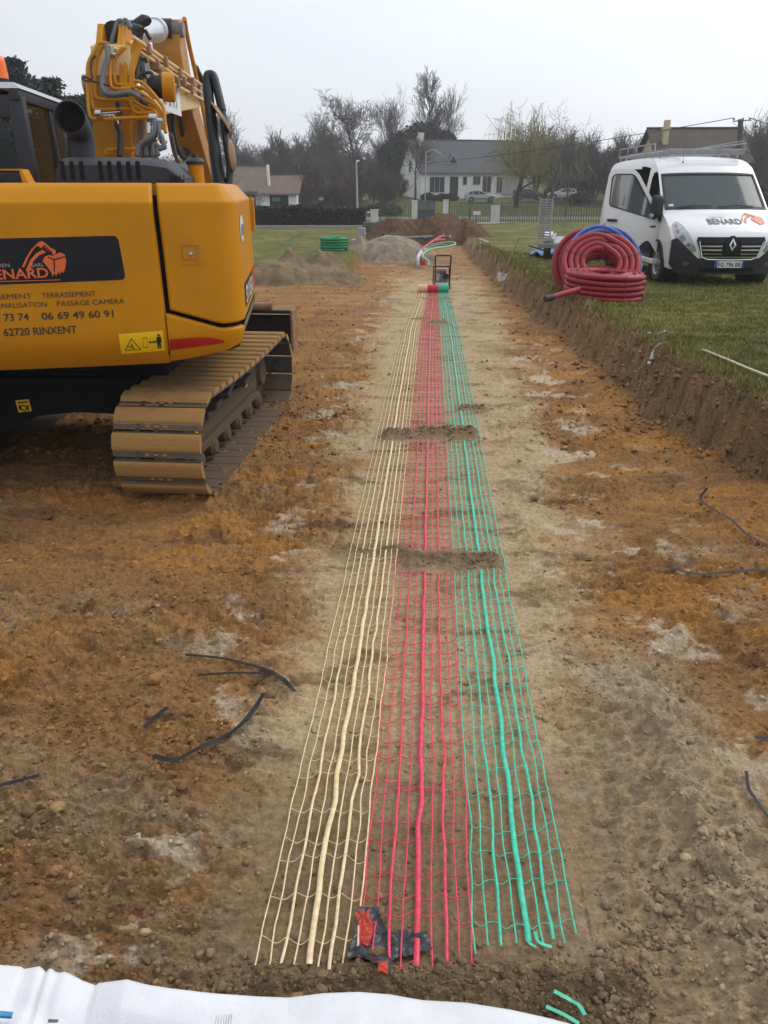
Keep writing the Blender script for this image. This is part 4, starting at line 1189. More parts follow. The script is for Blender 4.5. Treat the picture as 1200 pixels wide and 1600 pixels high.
pipes('valve_fittings', M_BLACK, [([(330, 190), (395, 175), (450, 135), (470, 150)], 6.9, .05), ([(370, 240), (400, 205), (420, 220)], 6.8, .06), ([(310, 260), (350, 235)], 6.7, .06), ([(400, 150), (440, 165)], 6.9, .03), ([(460, 205), (490, 260)], 6.9, .018)], .05, sm=2, split=True)
pipes('steel_fittings', M_STEEL, [([(490, 790), (540, 790)], 6.15, .035), ([(490, 830), (490, 900)], 6.2, .03), ([(540, 810), (575, 812)], 6.15, .025), ([(560, 880), (565, 940)], 6.15, .028), ([(205, 368), (262, 370)], 6.3, .018), ([(130, 765), (168, 765)], 6.2, .035), ([(570, 940), (590, 960)], 6.15, .028), ([(400, 560), (425, 600)], 6.4, .02), ([(255, 330), (300, 340)], 6.4, .02)], .03, sm=2, split=True)
pipes('control_rods', M_STEEL, [([(168, 760), (290, 748)], 6.25, .006), ([(168, 775), (250, 770)], 6.25, .006), ([(215, 780), (240, 770), (270, 800), (280, 830)], 6.25, .006)], .006)
pipes('rear_pipes', M_RUST, [([(x, 800), (x, 960)], 6.5, .010) for x in (402, 418, 432, 446)] + [([(455, 790), (452, 960)], 6.5, .03)], .01)
mb = MB(); mb.box(W(120 + 420 * .2333, 870 * .2333, 6.75), (.20, .30, .55), None, .02); mb.build('valve_block', M_BLACK, exc)
mb = MB(); mb.cyl(W(120 + 62 * .2333, 590 * .2333, 6.45), W(120 + 105 * .2333, 585 * .2333, 6.45), .10, 20); mb.build('pivot_pin', M_RUST, exc, smooth=True)
# pipes along the right side of the boom
mb = MB()
for (a, b, r) in [((7.35, 3.20), (9.9, 3.13), .018), ((7.45, 3.12), (9.9, 3.05), .013), ((7.75, 3.0), (10.0, 2.98), .018), ((7.6, 3.16), (9.2, 3.11), .010)]:
    mb.tube([(BX1 + .045, a[0], a[1]), (BX1 + .045, b[0], b[1])], r, 10)
split_build(mb, 'boom_pipe', M_CREAM, boom_up, smooth=True)
mb = MB()
for y, z in [(7.75, 3.17), (8.3, 3.15), (8.85, 3.12), (9.4, 3.10), (8.1, 3.02), (8.7, 3.02), (9.3, 3.02), (8.0, 3.08), (9.0, 3.06)]:
    mb.box((BX1 + .045, y, z), (.085, .06, .09), None, .012)
split_build(mb, 'pipe_clamp', M_RUST, boom_up)
# work lamp on the boom
la = W(120 + 470 * .23333, 575 * .23333, 6.55); lb = la + Vector((.24, .05, -.01))
mb = MB(); mb.lathe(la, lb - la, [(.001, 0), (.05, .0), (.075, .05), (.095, .12), (.098, .13)], 22); wl_ = mb.build('work_lamp', M_BLACK, exc, smooth=True)
mb = MB(); mb.lathe(la, lb - la, [(.099, .125), (.112, .13), (.112, .225), (.09, .23), (.001, .225)], 22); mb.build('lamp_ring', M_YEL2, wl_, smooth=True)
st = text_mesh('SANY', 'boom_lettering', M_GREYINK, boom_up, (BX1 + .0095, 8.28, 2.80), (0, 1, 0), (0, 0, 1), width=.62, height=.19, bold=.015)
mb = MB(); mb.box((BX1 + .0045, 8.6, 2.89), (.004, .8, .30)); mb.build('lettering_patch', M_WHITE, boom_up)
# hanging hoses between boom and arm
pipes('hanging_hose', M_RUBK, [([(616, 690), (625, 830), (655, 960), (710, 1025), (745, 985)], (8.0, 9.5), .034)], .03)
pipes('hanging_hose', M_RUBK, [([(640, 690), (640, 860), (672, 990), (715, 1055), (755, 1010)], (8.0, 9.5), .030)], .03)
pipes('hanging_hose', M_RUBK, [([(685, 690), (690, 800), (712, 920), (742, 965)], (8.4, 9.6), .030)], .03)
pipes('hanging_hose', M_RUBH, [([(630, 900), (660, 1040), (705, 1110), (745, 1060), (758, 1000)], (8.2, 9.6), .026)], .03)
pipes('arm_hose', M_RUBK, [([(795, 455), (835, 560), (860, 690), (875, 900), (880, 1030)], (9.6, 10.4), .045), ([(780, 430), (850, 560), (865, 700)], (9.5, 10.0), .03)], .04)
pipes('arm_pipe', M_YEL2, [([(720, 125), (745, 270), (790, 470), (850, 760), (872, 900)], (8.5, 10.0), .025)], .03)
# post with black cap on the housing
pc = UP(120 + 805 * .2333, 284, .9)
mb = MB(); mb.cyl(U(pc[0], .9, 2.0), U(pc[0], .9, UP(305, 256, .9)[1]), .055, 20); pst = mb.build('filler_post', M_YEL, exc, smooth=True)
mb = MB(); z_ = UP(305, 256, .9)[1]; mb.lathe(U(pc[0], .9, z_ - .005), UZ, [(.066, 0), (.068, .02), (.05, .04), (.02, .045), (.018, .07), (.001, .07)], 20); mb.build('filler_cap', M_BLACK, pst, smooth=True)
# mirrors on black arms at the front right corner
pipes('mirror_arm', M_BLACK, [([(958, 1245), (930, 1050), (905, 850), (882, 640), (872, 520), (888, 500), (915, 510), (940, 600), (962, 690), (975, 745)], 7.3, [.065] * 3 + [.06] * 3 + [.055] * 4 + [.05] * 4 + [.04] * 23)], .05)
pipes('mirror_arm', M_BLACK, [([(975, 745), (990, 870), (1004, 980), (1025, 1120), (1015, 1260)], 7.3, .034)], .03)
def mirror(c, dirn, r, sc):
    mb = MB(); cc = W(120 + c[0] * .23333, c[1] * .23333, 7.25)
    ax = Vector(dirn).normalized(); x, y = frame_for(ax)
    mb.lathe(cc, ax, [(.001, .03), (r * .6, .025), (r * .92, .008), (r, -.004), (r * .96, -.012)], 28)
    o = mb.build('mirror', M_RUST, exc, smooth=True)
    mb = MB(); mb.lathe(cc, ax, [(.001, -.0135), (r * .95, -.0135)], 28); mb.build('mirror_glass', M_CHROME, o)
mirror((965, 785), (.80, .15, .52), .155, 1); mirror((1040, 1040), (1, .02, .06), .145, 1)

# ---- undercarriage
ta, tb = G(346, 767, 0), G(452, 634, -.01)
td = (tb - ta); td.z = 0; td.normalize(); tx = Vector((td.y, -td.x, 0))      # td = forward, tx = to the right
T0 = ta.copy(); T0.z = tz(ta.x, ta.y) - .01
SW, TH = .61, .75
TL = (tb - ta).length - .12
rr = TH / 2 - .045
def tpath(q):
    """place and heading on the chain line at arc length q: (forward, up, tangent)"""
    L = TL; c = math.pi * rr; q = q % (2 * L + 2 * c); zc_ = TH / 2
    if q < L: return q, zc_ - rr, (-1, 0) if False else (1, 0)
    if q < L + c:
        a = (q - L) / rr - math.pi / 2; return L + rr * math.cos(a), zc_ + rr * math.sin(a), (-math.sin(a), math.cos(a))
    if q < 2 * L + c:
        k = q - L - c; sag = -.03 * math.sin(math.pi * k / L); return L - k, zc_ + rr + sag, (-1, 0)
    a = (q - 2 * L - c) / rr + math.pi / 2; return rr * math.cos(a), zc_ + rr * math.sin(a), (-math.sin(a), math.cos(a))
PER = 2 * TL + 2 * math.pi * rr
NS = int(round(PER / .172)); pitch = PER / NS
def make_track(off):
    tr_root = MB()
    O = T0 - tx * off
    def P(f, x, z): return O + td * f + tx * x + UZ * z
    mb = MB()
    mb.prism(round_poly([(.25, .2), (TL - .25, .2), (TL - .05, .30), (TL - .05, .42), (TL - .4, .50), (.35, .50), (.0, .42), (.0, .28)], .05), P(0, -.50, 0), td, UZ, tx, .24, .015)
    tr = mb.build('track', M_FRAME, exc)
    mb = MB()
    for k in range(6):
        f = .25 + (TL - .5) * k / 5
        mb.lathe(P(f, -.50, .155), tx, [(.001, 0), (.05, 0), (.085, .03), (.085, .09), (.06, .10), (.06, .20), (.085, .21), (.085, .27), (.05, .30), (.001, .30)], 18)
    split_build(mb, 'roller', M_FRAME, tr, smooth=True)
    for f in (0.0, TL):
        mb = MB()
        mb.lathe(P(f, -.48, TH / 2), tx, [(.001, .0), (.12, .0), (.14, .04), (rr - .06, .06), (rr - .02, .08), (rr - .02, .17), (rr - .06, .19), (.14, .21), (.12, .26), (.001, .26)], 30)
        mb.build('sprocket', M_FRAME, tr, smooth=True)
    # chain links and shoes
    for x in (-.44, -.31):
        mb = MB()
        for k in range(NS * 2):
            f, z, (tf, tzv) = tpath(k * pitch / 2)
            d = td * tf + UZ * tzv; nrm = d.cross(tx)
            c = P(f, x, z); mb.bar(c - d * pitch * .27, c + d * pitch * .27, .03, .075, up=nrm)
        mb.build('chain', M_FRAME, tr)
    prof = [(-.083, .0), (-.083, .010), (-.076, .024), (-.064, .036), (-.045, .041), (-.01, .042), (.02, .040), (.038, .034), (.048, .020), (.056, .012), (.078, .012), (.085, .008), (.085, .0)]
    for k in range(NS):
        f, z, (tf, tzv) = tpath((k + .5) * pitch)
        d = td * tf + UZ * tzv; nrm = tx.cross(d)
        if nrm.dot(P(f, 0, z) - P(TL / 2, 0, TH / 2)) < 0: nrm = -nrm
        if nrm.z < -.9: nrm = -UZ
        c = P(f, -SW, z) + nrm * .018
        mb = MB(); mb.prism(prof, c, d, nrm, tx, SW)
        for x in (.24, .30, .36):
            q = c + tx * x + nrm * .014 + d * .066; mb.box(q, (.03, .016, .016), None, .003)
        mb.build('shoe', M_SHOE, tr)
        mb = MB(); mb.bar(c - nrm * .006 - d * .078, c - nrm * .006 + d * .078, .001, .004, up=nrm)
        mb = MB(); mb.prism([(-.080, -.012), (.082, -.012), (.082, -.001), (-.080, -.001)], c, d, nrm, tx, SW); mb.prism([(.050, .0), (.080, .0), (.080, .0155), (.052, .0155)], c - tx * .001, d, nrm, tx, SW + .002)
        mb.prism([(-.088, .0), (-.0835, .0), (-.0825, .022), (-.086, .022)], c - tx * .001, d, nrm, tx, SW + .002)
        for x in (-.05, .05): mb.box(c + tx * (SW - .30 + x) - nrm * .02, (.03, .03, .02))
        mb.build('shoe_plate', M_PLATE, tr)
    # yellow decals on the frame
    mb = MB()
    mb.add([P(.25, -.245, .30), P(.32, -.245, .29), P(.32, -.245, .42), P(.25, -.245, .43)], [(0, 1, 2, 3)])
    mb.add([P(TL - .6, -.245, .36), P(TL - .52, -.245, .36), P(TL - .52, -.245, .44), P(TL - .6, -.245, .44)], [(0, 1, 2, 3)])
    split_build(mb, 'frame_decal', M_DECALY, tr)
    # rock guard and step on the outer side
    mb = MB(); mb.bar(P(.45, -.225, .44), P(TL - .5, -.225, .44), .06, .05, bev=.008); mb.box(P(TL * .62, -.20, .50), (.14, .35, .04), None, .01); mb.box(P(TL * .28, -.21, .49), (.10, .22, .05), None, .01); mb.bar(P(.3, -.24, .23), P(TL - .3, -.24, .23), .05, .07, bev=.008); mb.box(P(TL * .45, -.21, .56), (.12, .5, .06), Matrix.Rotation(.2, 3, 'X'), .02)
    split_build(mb, 'rock_guard', M_FRAME, tr)
    return tr
make_track(0)
make_track(2.05)
cm = T0 + td * (TL * .5) - tx * 1.33
mb = MB()
mb.box(cm + UZ * .70, (1.5, 1.5, .50), None, .08)
mb.prism(round_poly([(-1.05, .42), (-.35, .50), (.35, .50), (1.05, .42), (1.05, .62), (.4, .78), (-.4, .78), (-1.05, .62)], .04), cm - td * .80, tx, UZ, td, .30, .02)
mb.prism(round_poly([(-1.05, .42), (-.35, .50), (.35, .50), (1.05, .42), (1.05, .62), (.4, .78), (-.4, .78), (-1.05, .62)], .04), cm + td * .5, tx, UZ, td, .30, .02)
cf = mb.build('centre_frame', M_UNDER, exc)
mb = MB(); mb.lathe(cm + UZ * .72, UZ, [(.55, 0), (.62, .02), (.62, .31), (.3, .34)], 36); mb.build('turntable', M_UNDER, exc, smooth=True)
_v = (800 - 634) / 1200; q = W(37, 634, 5.605 / (_cp + _v * _sp))
mb = MB(); mb.box(q, (.10, .006, .09), Matrix.Rotation(R(-6), 3, 'Y')); dc = mb.build('frame_sticker', M_DECALY, cf)
mb = MB(); mb.box(q + Vector((0, -.006, .028)), (.075, .004, .012), Matrix.Rotation(R(-6), 3, 'Y')); mb.torus(q + Vector((.0, -.006, -.015)), (0, 1, 0), .02, .005, 14, 5); mb.box(q + Vector((-.03, -.006, -.012)), (.012, .004, .04)); mb.box(q + Vector((.032, -.006, -.012)), (.012, .004, .04)); mb.build('sticker_marks', M_INK, dc)
mb = MB(); mb.bar(q + Vector((-1.2, .06, -.02)), q + Vector((.95, .06, .02)), .16, .30, bev=.04); mb.v = []; mb.f = []
def WY(px, py, Y):
    v = (800 - py) / 1200; return W(px, py, Y / (_cp + v * _sp))
ca0 = [(-500, 596), (212, 590), (208, 648), (120, 644), (60, 650), (20, 668), (-30, 705), (-500, 1000)]
mb.loft([[WY(a, b, 5.62) for a, b in ca0], [WY(a, b, 5.62) + Vector((0, .22, 0)) for a, b in ca0]])
mb.build('cross_member', M_UNDER, exc)
# dozer blade at the front
bl = []
for k in range(9):
    a = -.9 + 1.8 * k / 8; bl.append((.16 * math.cos(a) - .1, .22 * math.sin(a) + .52))
poly = bl + [(q[0] + .03, q[1]) for q in bl[::-1]]
b0 = W(459, 500, 8.95); b0.z = 0
mb = MB(); mb.prism(poly, b0 - tx * 2.75, td, UZ, tx, 2.75); mb.bar(b0 - tx * 2.75 + UZ * .73, b0 + UZ * .73, .10, .04, bev=.01); mb.bar(b0 - tx * 2.75 + UZ * .32, b0 + UZ * .32, .10, .04, bev=.01)
bld = mb.build('dozer_blade', M_BLACK, exc, smooth=True, ang=35)
mb = MB(); mb.box(b0 + UZ * .53 + td * .0, (.03, .26, .46), Matrix.Rotation(math.atan2(-td.x, td.y), 3, 'Z'), .008); mb.build('blade_end', M_RUST, bld)
mb = MB(); mb.cyl(b0 - tx * .75 + UZ * .80 - td * .1, b0 - tx * .22 + UZ * .80 - td * .1, .045, 16); mb.build('blade_pin', M_RUST, bld, smooth=True)
for k in (.8, 1.9):
    mb = MB(); mb.bar(b0 - tx * k + UZ * .45 - td * 1.3, b0 - tx * k + UZ * .5, .14, .16, bev=.02); mb.build('blade_arm', M_FRAME, exc)
# ------------------------------------------------------------------ white van with its passenger door open
M_VAN = mat('van_white', (.84, .85, .86), .28, var=.03, coat=.4, dust=.12, dust_z=1.0, dust_col=(.40, .36, .30))
M_VBLK = mat('van_black_plastic', (.020, .021, .024), .55, var=.2, bump=.1, bscale=200)
M_VIN = mat('van_interior', (.05, .05, .055), .8, var=.2)
M_RUB = mat('tyre_rubber', (.018, .018, .018), .85, var=.25, dust=.35, dust_z=.9)
M_RIM = mat('wheel_rim', (.36, .36, .37), .35, metal=.8, var=.15)
M_GLASS = glass_mat('windscreen_glass_sky_tint', (.17, .20, .205), .5)  # pale tint paints in the reflected sky
M_LENS = mat('headlight_lens', (.40, .42, .45), .10, metal=.5, var=.3, vscale=14, coat=.8)
M_LENSD = mat('headlight_bowl', (.22, .23, .25), .12, metal=.8)
M_AMBER = mat('amber_lens', (.60, .22, .08), .25)
M_CHR = mat('chrome_trim', (.60, .61, .63), .18, metal=1.0)
M_ALU = mat('aluminium', (.36, .37, .38), .42, metal=.7, var=.15)
VX, VY = 6.32, 14.75
VZ = lawn_z(VY + .9) + .02
VA = R(-.6)
van = thing('van', (VX, VY, VZ), 'white high roof panel van with open passenger door and roof rack, parked on the grass', 'van', rz=VA)
VI = ROOT_INV[van.name]; VM = VI.inverted()
def VP(px, py, Y):
    a = VI @ EYE; d = (VI @ W(px, py, 1)) - a
    q = a + d * ((Y - a.y) / d.y)
    return q.x, q.z
PROF = [(.05, .28), (.02, .42), (.0, .62), (.0, .78), (.035, .87), (.10, .95), (.25, 1.06), (.50, 1.17), (.80, 1.27), (1.10, 1.525), (1.40, 1.78), (1.68, 2.015), (1.80, 2.10), (2.0, 2.185), (2.3, 2.25), (2.8, 2.29), (3.6, 2.30), (4.6, 2.29), (5.25, 2.25), (5.42, 2.16), (5.50, 1.95), (5.54, 1.2), (5.54, .45)]
def vw(z): return float(np.interp(z, [.2, .5, .9, 1.2, 1.6, 2.0, 2.15, 2.25, 2.31], [.97, 1.02, 1.03, 1.02, .98, .935, .91, .87, .83]))
def kc(y): return .26 * float(np.interp(y, [0, .8, 1.7, 2.3, 3.0], [1, .62, .42, .15, 0]))
def prof_at(t):
    i = np.linspace(0, 1, len(PROF)); return float(np.interp(t, i, [q[0] for q in PROF])), float(np.interp(t, i, [q[1] for q in PROF]))
def VS(u, y, z, off=0.0):
    return Vector((u * vw(z), y + kc(y) * abs(u) ** 3.0, z))
tt = np.linspace(0, 1, 23 * 4 - 3)
P = [prof_at(t) for t in tt]
# smooth the profile a little
P = [((P[max(i - 1, 0)][0] + 2 * P[i][0] + P[min(i + 1, len(P) - 1)][0]) / 4, (P[max(i - 1, 0)][1] + 2 * P[i][1] + P[min(i + 1, len(P) - 1)][1]) / 4) for i in range(len(P))]
us = [-1, -.985, -.95, -.9, -.8, -.6, -.4, -.2, 0, .2, .4, .6, .8, .9, .95, .985, 1]
def crown(u, z): return z - (.035 if z > 2.1 else .025 if z > 1.05 else 0) * abs(u) ** 3
mb = MB(); grid = [[VS(u, y, crown(u, z)) for u in us] for (y, z) in P]
vs = [q for r_ in grid for q in r_]; fs = []
m_ = len(us)
def is_ws(i): return .86 < P[i][0] < 1.66 and 1.3 < P[i][1] < 2.01
for i in range(len(P) - 1):
    for j in range(m_ - 1):
        if is_ws(i) and is_ws(i + 1) and 2 <= j <= m_ - 4: continue
        fs.append((i * m_ + j, i * m_ + j + 1, (i + 1) * m_ + j + 1, (i + 1) * m_ + j))
mb.add(vs, fs)
DOOR_O = [(.98, .42), (.98, 1.2), (1.60, 1.90), (1.70, 1.98), (2.0, 1.98), (2.06, 1.9), (2.06, .42)]
SLIDE_O = [(2.30, .45), (2.30, 2.08), (3.45, 2.08), (3.45, .45)]
def inside(p, poly):
    x, y = p; c = False; n = len(poly)
    for i in range(n):
        x1, y1 = poly[i]; x2, y2 = poly[i - 1]
        if (y1 > y) != (y2 > y) and x < (x2 - x1) * (y - y1) / (y2 - y1) + x1: c = not c
    return c
for s in (-1, 1):
    top = [(VS(s, y, crown(1, z)).y, crown(1, z)) for (y, z) in P]
    Pn = []
    ysmp = sorted(set([round(q[0], 4) for q in top if q[0] < 5.54] + list(np.round(np.linspace(.95, 3.6, 60), 4))))
    ty = [q[0] for q in top if q[0] <= 5.541]; tzv = [q[1] for q in top if q[0] <= 5.541]
    order = np.argsort(ty); ty = np.array(ty)[order]; tzv = np.array(tzv)[order]
    # monotone top outline
    cols = []
    for y in ysmp:
        zt_ = float(np.interp(y, ty, tzv)); zb_ = .30
        fr = np.linspace(0, 1, 40)
        cols.append([Vector((s * vw(zt_ + (zb_ - zt_) * k), y, zt_ + (zb_ - zt_) * k)) for k in fr])
    b = len(mb.v); n = 40
    mb.v.extend([tuple(q) for c in cols for q in c])
    for i in range(len(cols) - 1):
        for j in range(n - 1):
            c = (cols[i][j] + cols[i + 1][j + 1]) / 2
            if s < 0 and (inside((c.y, c.z), DOOR_O) or inside((c.y, c.z), SLIDE_O)): continue
            # wheel arches
            if math.hypot(c.y - .98, c.z - .34) < .41 or math.hypot(c.y - 4.45, c.z - .34) < .41: continue
            mb.f.append((b + i * n + j, b + i * n + j + 1, b + (i + 1) * n + j + 1, b + (i + 1) * n + j))
vbody = mb.build('body', M_VAN, van, smooth=True, world=False, ang=50)
# inside: floor, bulkhead, seats, dash, wheel wells
mb = MB(); mb.box((0, 3.2, .42), (1.9, 4.5, .08)); mb.build('load_floor', M_VIN, van, world=False)
mb = MB(); mb.box((.0, 4.2, 1.3), (1.6, 1.9, 1.6), None, .05); mb.build('shelving', M_VIN, van, world=False)
mb = MB(); mb.box((.35, 2.2, 1.2), (1.1, .05, 1.8)); mb.build('bulkhead', M_VIN, van, world=False)
for x in (-.55, .05, .55):
    mb = MB(); mb.box((x, 1.9, .9), (.48, .5, .16), None, .05); mb.box((x, 2.08, 1.3), (.46, .14, .75), Matrix.Rotation(R(-8), 3, 'X'), .05); mb.box((x, 2.12, 1.76), (.26, .10, .2), None, .04)
    mb.build('seat', mat('seat_cloth', (.06, .06, .065), .9) if x < -.5 else bpy.data.materials['seat_cloth'], van, smooth=True, world=False)
mb = MB(); mb.box((0, 1.12, 1.12), (1.75, .55, .28), None, .06); mb.build('dashboard', M_VIN, van, smooth=True, world=False)
mb = MB(); mb.torus((.5, 1.45, 1.28), (0, .85, .5), .19, .016, 28, 8); mb.build('steering_wheel', M_VBLK, van, smooth=True, world=False)
mb = MB(); mb.box((-.1, 1.0, 1.275), (.42, .2, .012), Matrix.Rotation(R(12), 3, 'X')); mb.build('papers', M_WHITE, van, world=False)
mb = MB(); mb.box((-.62, .98, 1.29), (.10, .08, .05), Matrix.Rotation(R(20), 3, 'Z'), .01); mb.build('cup', bpy.data.materials['net_beige'], van, world=False)
for y in (.98, 4.45):
    for s in (-1, 1):
        mb = MB(); mb.lathe((s * .70, y, .34), (s, 0, 0), [(.42, .32), (.42, 0), (.001, 0)], 28); mb.build('wheel_well', M_VBLK, van, world=False)
# glass
mb = MB(); g = []
for i in range(len(P)):
    if is_ws(i): g.append([VS(u, P[i][0], crown(u, P[i][1])) + Vector((0, .012, -.01)) for u in np.linspace(-.955, .955, 17)])
mb.grid(g); ws = mb.build('windscreen', M_GLASS, van, smooth=True, world=False)
mb = MB(); W_in = [i for i in range(len(P)) if is_ws(i)]
def wsb(u, f, off=.004):
    i = W_in[0] + (W_in[-1] - W_in[0]) * f; a = int(i); b = min(a + 1, len(P) - 1); k = i - a
    y = P[a][0] * (1 - k) + P[b][0] * k; z = P[a][1] * (1 - k) + P[b][1] * k
    return VS(u, y, crown(u, z)) + Vector((0, -off * .7, off * .7))
for u0, u1, f0, f1 in [(-.955, .955, -.03, .055), (-.955, .955, .965, 1.02), (-.96, -.925, 0, 1), (.925, .96, 0, 1)]:
    mb.grid([[wsb(u, f) for u in np.linspace(u0, u1, 13)] for f in np.linspace(f0, f1, 6)])
mb.build('windscreen_surround', M_VBLK, ws, smooth=True, world=False)
for u0, u1, dx in [(-.75, -.12, .0), (-.02, .70, .0)]:
    mb = MB(); mb.tube([wsb(u0, .02, .02), wsb((u0 + u1) / 2, .045, .03), wsb(u1, .05, .02)], [.010, .010, .007], 6); mb.build('wiper', M_VBLK, van, world=False)
mb = MB(); mb.grid([[wsb(u, f, -.006) for u in (-.88, -.80)] for f in (.08, .14)]); mb.build('screen_sticker', M_WHITE, ws, world=False)
mb = MB(); mb.box((0, 1.66, 1.93), (.24, .03, .08), None, .02); mb.build('inner_mirror', M_VBLK, van, world=False)
# ---- nose parts on the curved front
def yn(x, z):
    zs = [q[1] for q in PROF[:9]]; ys = [q[0] for q in PROF[:9]]
    y = float(np.interp(z, zs, ys)); u = x / vw(z)
    return y + kc(y) * abs(u) ** 3.0
def NS_(x, z, off):
    e = .01
    gx = (yn(x + e, z) - yn(x - e, z)) / (2 * e); gz = (yn(x, z + e) - yn(x, z - e)) / (2 * e)
    n = Vector((gx, -1, gz)).normalized()
    return Vector((x, yn(x, z), z)) + n * off
def FS(px, py):
    Y = .1
    for i in range(10):
        x, z = VP(px, py, Y); Y = .5 * Y + .5 * yn(max(-1.02, min(1.02, x)), max(.22, min(1.27, z)))
    return x, z
def sheet(polys, name, m, parent, off, mapf, sub=.06, rim=0.0, world=False, smooth=False):
    mb = MB()
    for q in polys:
        bm = bmesh.new(); vv = [bm.verts.new((a, b, 0)) for a, b in q]; bm.faces.new(vv)
        for ax in (0, 1):
            lo = min(p[ax] for p in q); hi = max(p[ax] for p in q); n = max(1, int((hi - lo) / sub))
            for k in range(1, n):
                co = [0, 0, 0]; no = [0, 0, 0]; co[ax] = lo + (hi - lo) * k / n; no[ax] = 1
                bmesh.ops.bisect_plane(bm, geom=bm.verts[:] + bm.edges[:] + bm.faces[:], plane_co=co, plane_no=no)
        if rim > 0:
            bnd = [e for e in bm.edges if e.is_boundary]
            r_ = bmesh.ops.extrude_edge_only(bm, edges=bnd)
            for g_ in r_['geom']:
                if isinstance(g_, bmesh.types.BMVert): g_.co.z = -rim
        bm.verts.index_update()
        mb.add([mapf(v.co.x, v.co.y, off + v.co.z) for v in bm.verts], [[v.index for v in f.verts] for f in bm.faces]); bm.free()
    return mb.build(name, m, parent, smooth=smooth, world=world)
mir = lambda poly: [(-x, z) for x, z in poly][::-1]
# black bumper wrapping the lower nose
bp_ = [(0, .22), (.86, .22), (1.0, .40), (1.01, .80), (.93, .84), (.70, .62), (.56, .50), (0, .46)]
full = [(-x, z) for x, z in bp_[1:-1]][::-1]
bump = sheet([[(x, z) for x, z in bp_] + [(-x, z) for x, z in bp_[1:-1]][::-1]], 'bumper', M_VBLK, van, .022, NS_, .07, .03, smooth=True)
hl = [FS(*q) for q in [(1049, 352), (1056, 346), (1066, 352), (1077, 366), (1088, 391), (1086, 394), (1070, 389), (1058, 377), (1052, 364)]]
hl = [(min(a, -.3), b) for a, b in hl]
for s, poly in ((-1, hl), (1, mir(hl))):
    h = sheet([round_poly(poly, .03, 2)], 'headlight', M_LENS, van, .012, NS_, .05, .02, smooth=True)
    c1 = FS(1066, 373); c2 = FS(1059, 362); c3 = FS(1076, 383); c4 = FS(1056, 354)
    for (cx, cz), r_, mm in ((c1, .055, M_LENSD), (c2, .032, M_LENSD), (c3, .035, M_LENSD), (c4, .026, M_AMBER)):
        cx = -s * cx
        mb = MB(); q0 = NS_(cx * 1.0, cz, .014); mb.add([NS_(cx + r_ * math.cos(a * math.pi / 8), cz + r_ * math.sin(a * math.pi / 8), .0145) for a in range(16)], [tuple(range(16))])
        mb.build('lamp_bowl' if mm is not M_AMBER else 'indicator', mm, h, world=False)
gr = [(-.60, .92), (.60, .92), (.62, .86), (.50, .56), (.40, .52), (-.40, .52), (-.50, .56), (-.62, .86)]
gz_t = FS(1138, 371)[1]; gz_b = FS(1138, 405)[1]
sc = lambda z: gz_b + (z - .52) / (.92 - .52) * (gz_t - gz_b)
gr = [(x, sc(z)) for x, z in gr]
grille = sheet([gr], 'grille', M_BLKG, van, .016, NS_, .08, .03)
for k, z in enumerate((.76, .69, .62, .56)):
    for x0_, x1_ in ((-.54 + .03 * k, -.17), (.17, .54 - .03 * k), (-.16, .16)):
        if abs(x0_) < .165 and z > .6: continue
        mb = MB(); n = 5
        mb.grid([[NS_(x0_ + (x1_ - x0_) * i / n, sc(z) + dz, .03) for i in range(n + 1)] for dz in (-.012, .012)]); mb.build('grille_slat', M_CHR, grille, world=False)
mb = MB(); mb.tube([NS_(x, sc(z), .026) for x, z in [(-.58, .84), (-.50, .56), (-.40, .515), (0, .505), (.40, .515), (.50, .56), (.58, .84)]], .014, 6); mb.build('grille_trim', M_CHR, grille, smooth=True, world=False)
# emblem: a hollow diamond
ec = sc(.785); dh, dw = .105, .066
mb = MB(); mb.add([NS_(0 + .13 * math.cos(a * math.pi / 12), ec + .14 * math.sin(a * math.pi / 12), .034) for a in range(24)], [tuple(range(24))]); mb.build('emblem_base', M_BLKG, grille, world=False)
o_ = [(0, dh), (dw, 0), (0, -dh), (-dw, 0)]; i_ = [(0, dh * .52), (dw * .45, 0), (0, -dh * .52), (-dw * .45, 0)]
mb = MB()
for k in range(4):
    k2 = (k + 1) % 4
    mb.add([NS_(x, ec + z, .052) for x, z in (o_[k], o_[k2], i_[k2], i_[k])] + [NS_(x, ec + z, .036) for x, z in (o_[k], o_[k2], i_[k2], i_[k])], [(0, 1, 2, 3), (0, 4, 5, 1), (3, 2, 6, 7)])
mb.build('emblem', M_CHR, grille, world=False)
# number plate
pz = FS(1136, 413)[1]
mb = MB(); mb.box((0, -.04, pz), (.53, .015, .115), None, .005); pl = mb.build('number_plate', mat('plate_white', (.72, .73, .72), .4), van, world=False)
for x in (-.2425, .2425):
    mb = MB(); mb.box((x, -.0485, pz), (.045, .003, .112)); mb.build('plate_band', mat('plate_blue', (.02, .07, .35), .4) if x < 0 else bpy.data.materials['plate_blue'], pl, world=False)
text_mesh('FG 796 BB', 'plate_lettering', M_INK, pl, (-.205, -.0500, pz - .036), (1, 0, 0), (0, 0, 1), width=.41, height=.072, bold=.02, world=False)
# fog lamps and lower intake
for s in (-1, 1):
    mb = MB(); mb.add([NS_(s * .74 + .06 * math.cos(a * math.pi / 10), .40 + .045 * math.sin(a * math.pi / 10), .027) for a in range(20)], [tuple(range(20))]); mb.build('fog_lamp', M_LENSD, bump, world=False)
sheet([[(-.5, .25), (.5, .25), (.5, .34), (-.5, .34)]], 'lower_intake', M_BLKG, bump, .026, NS_)
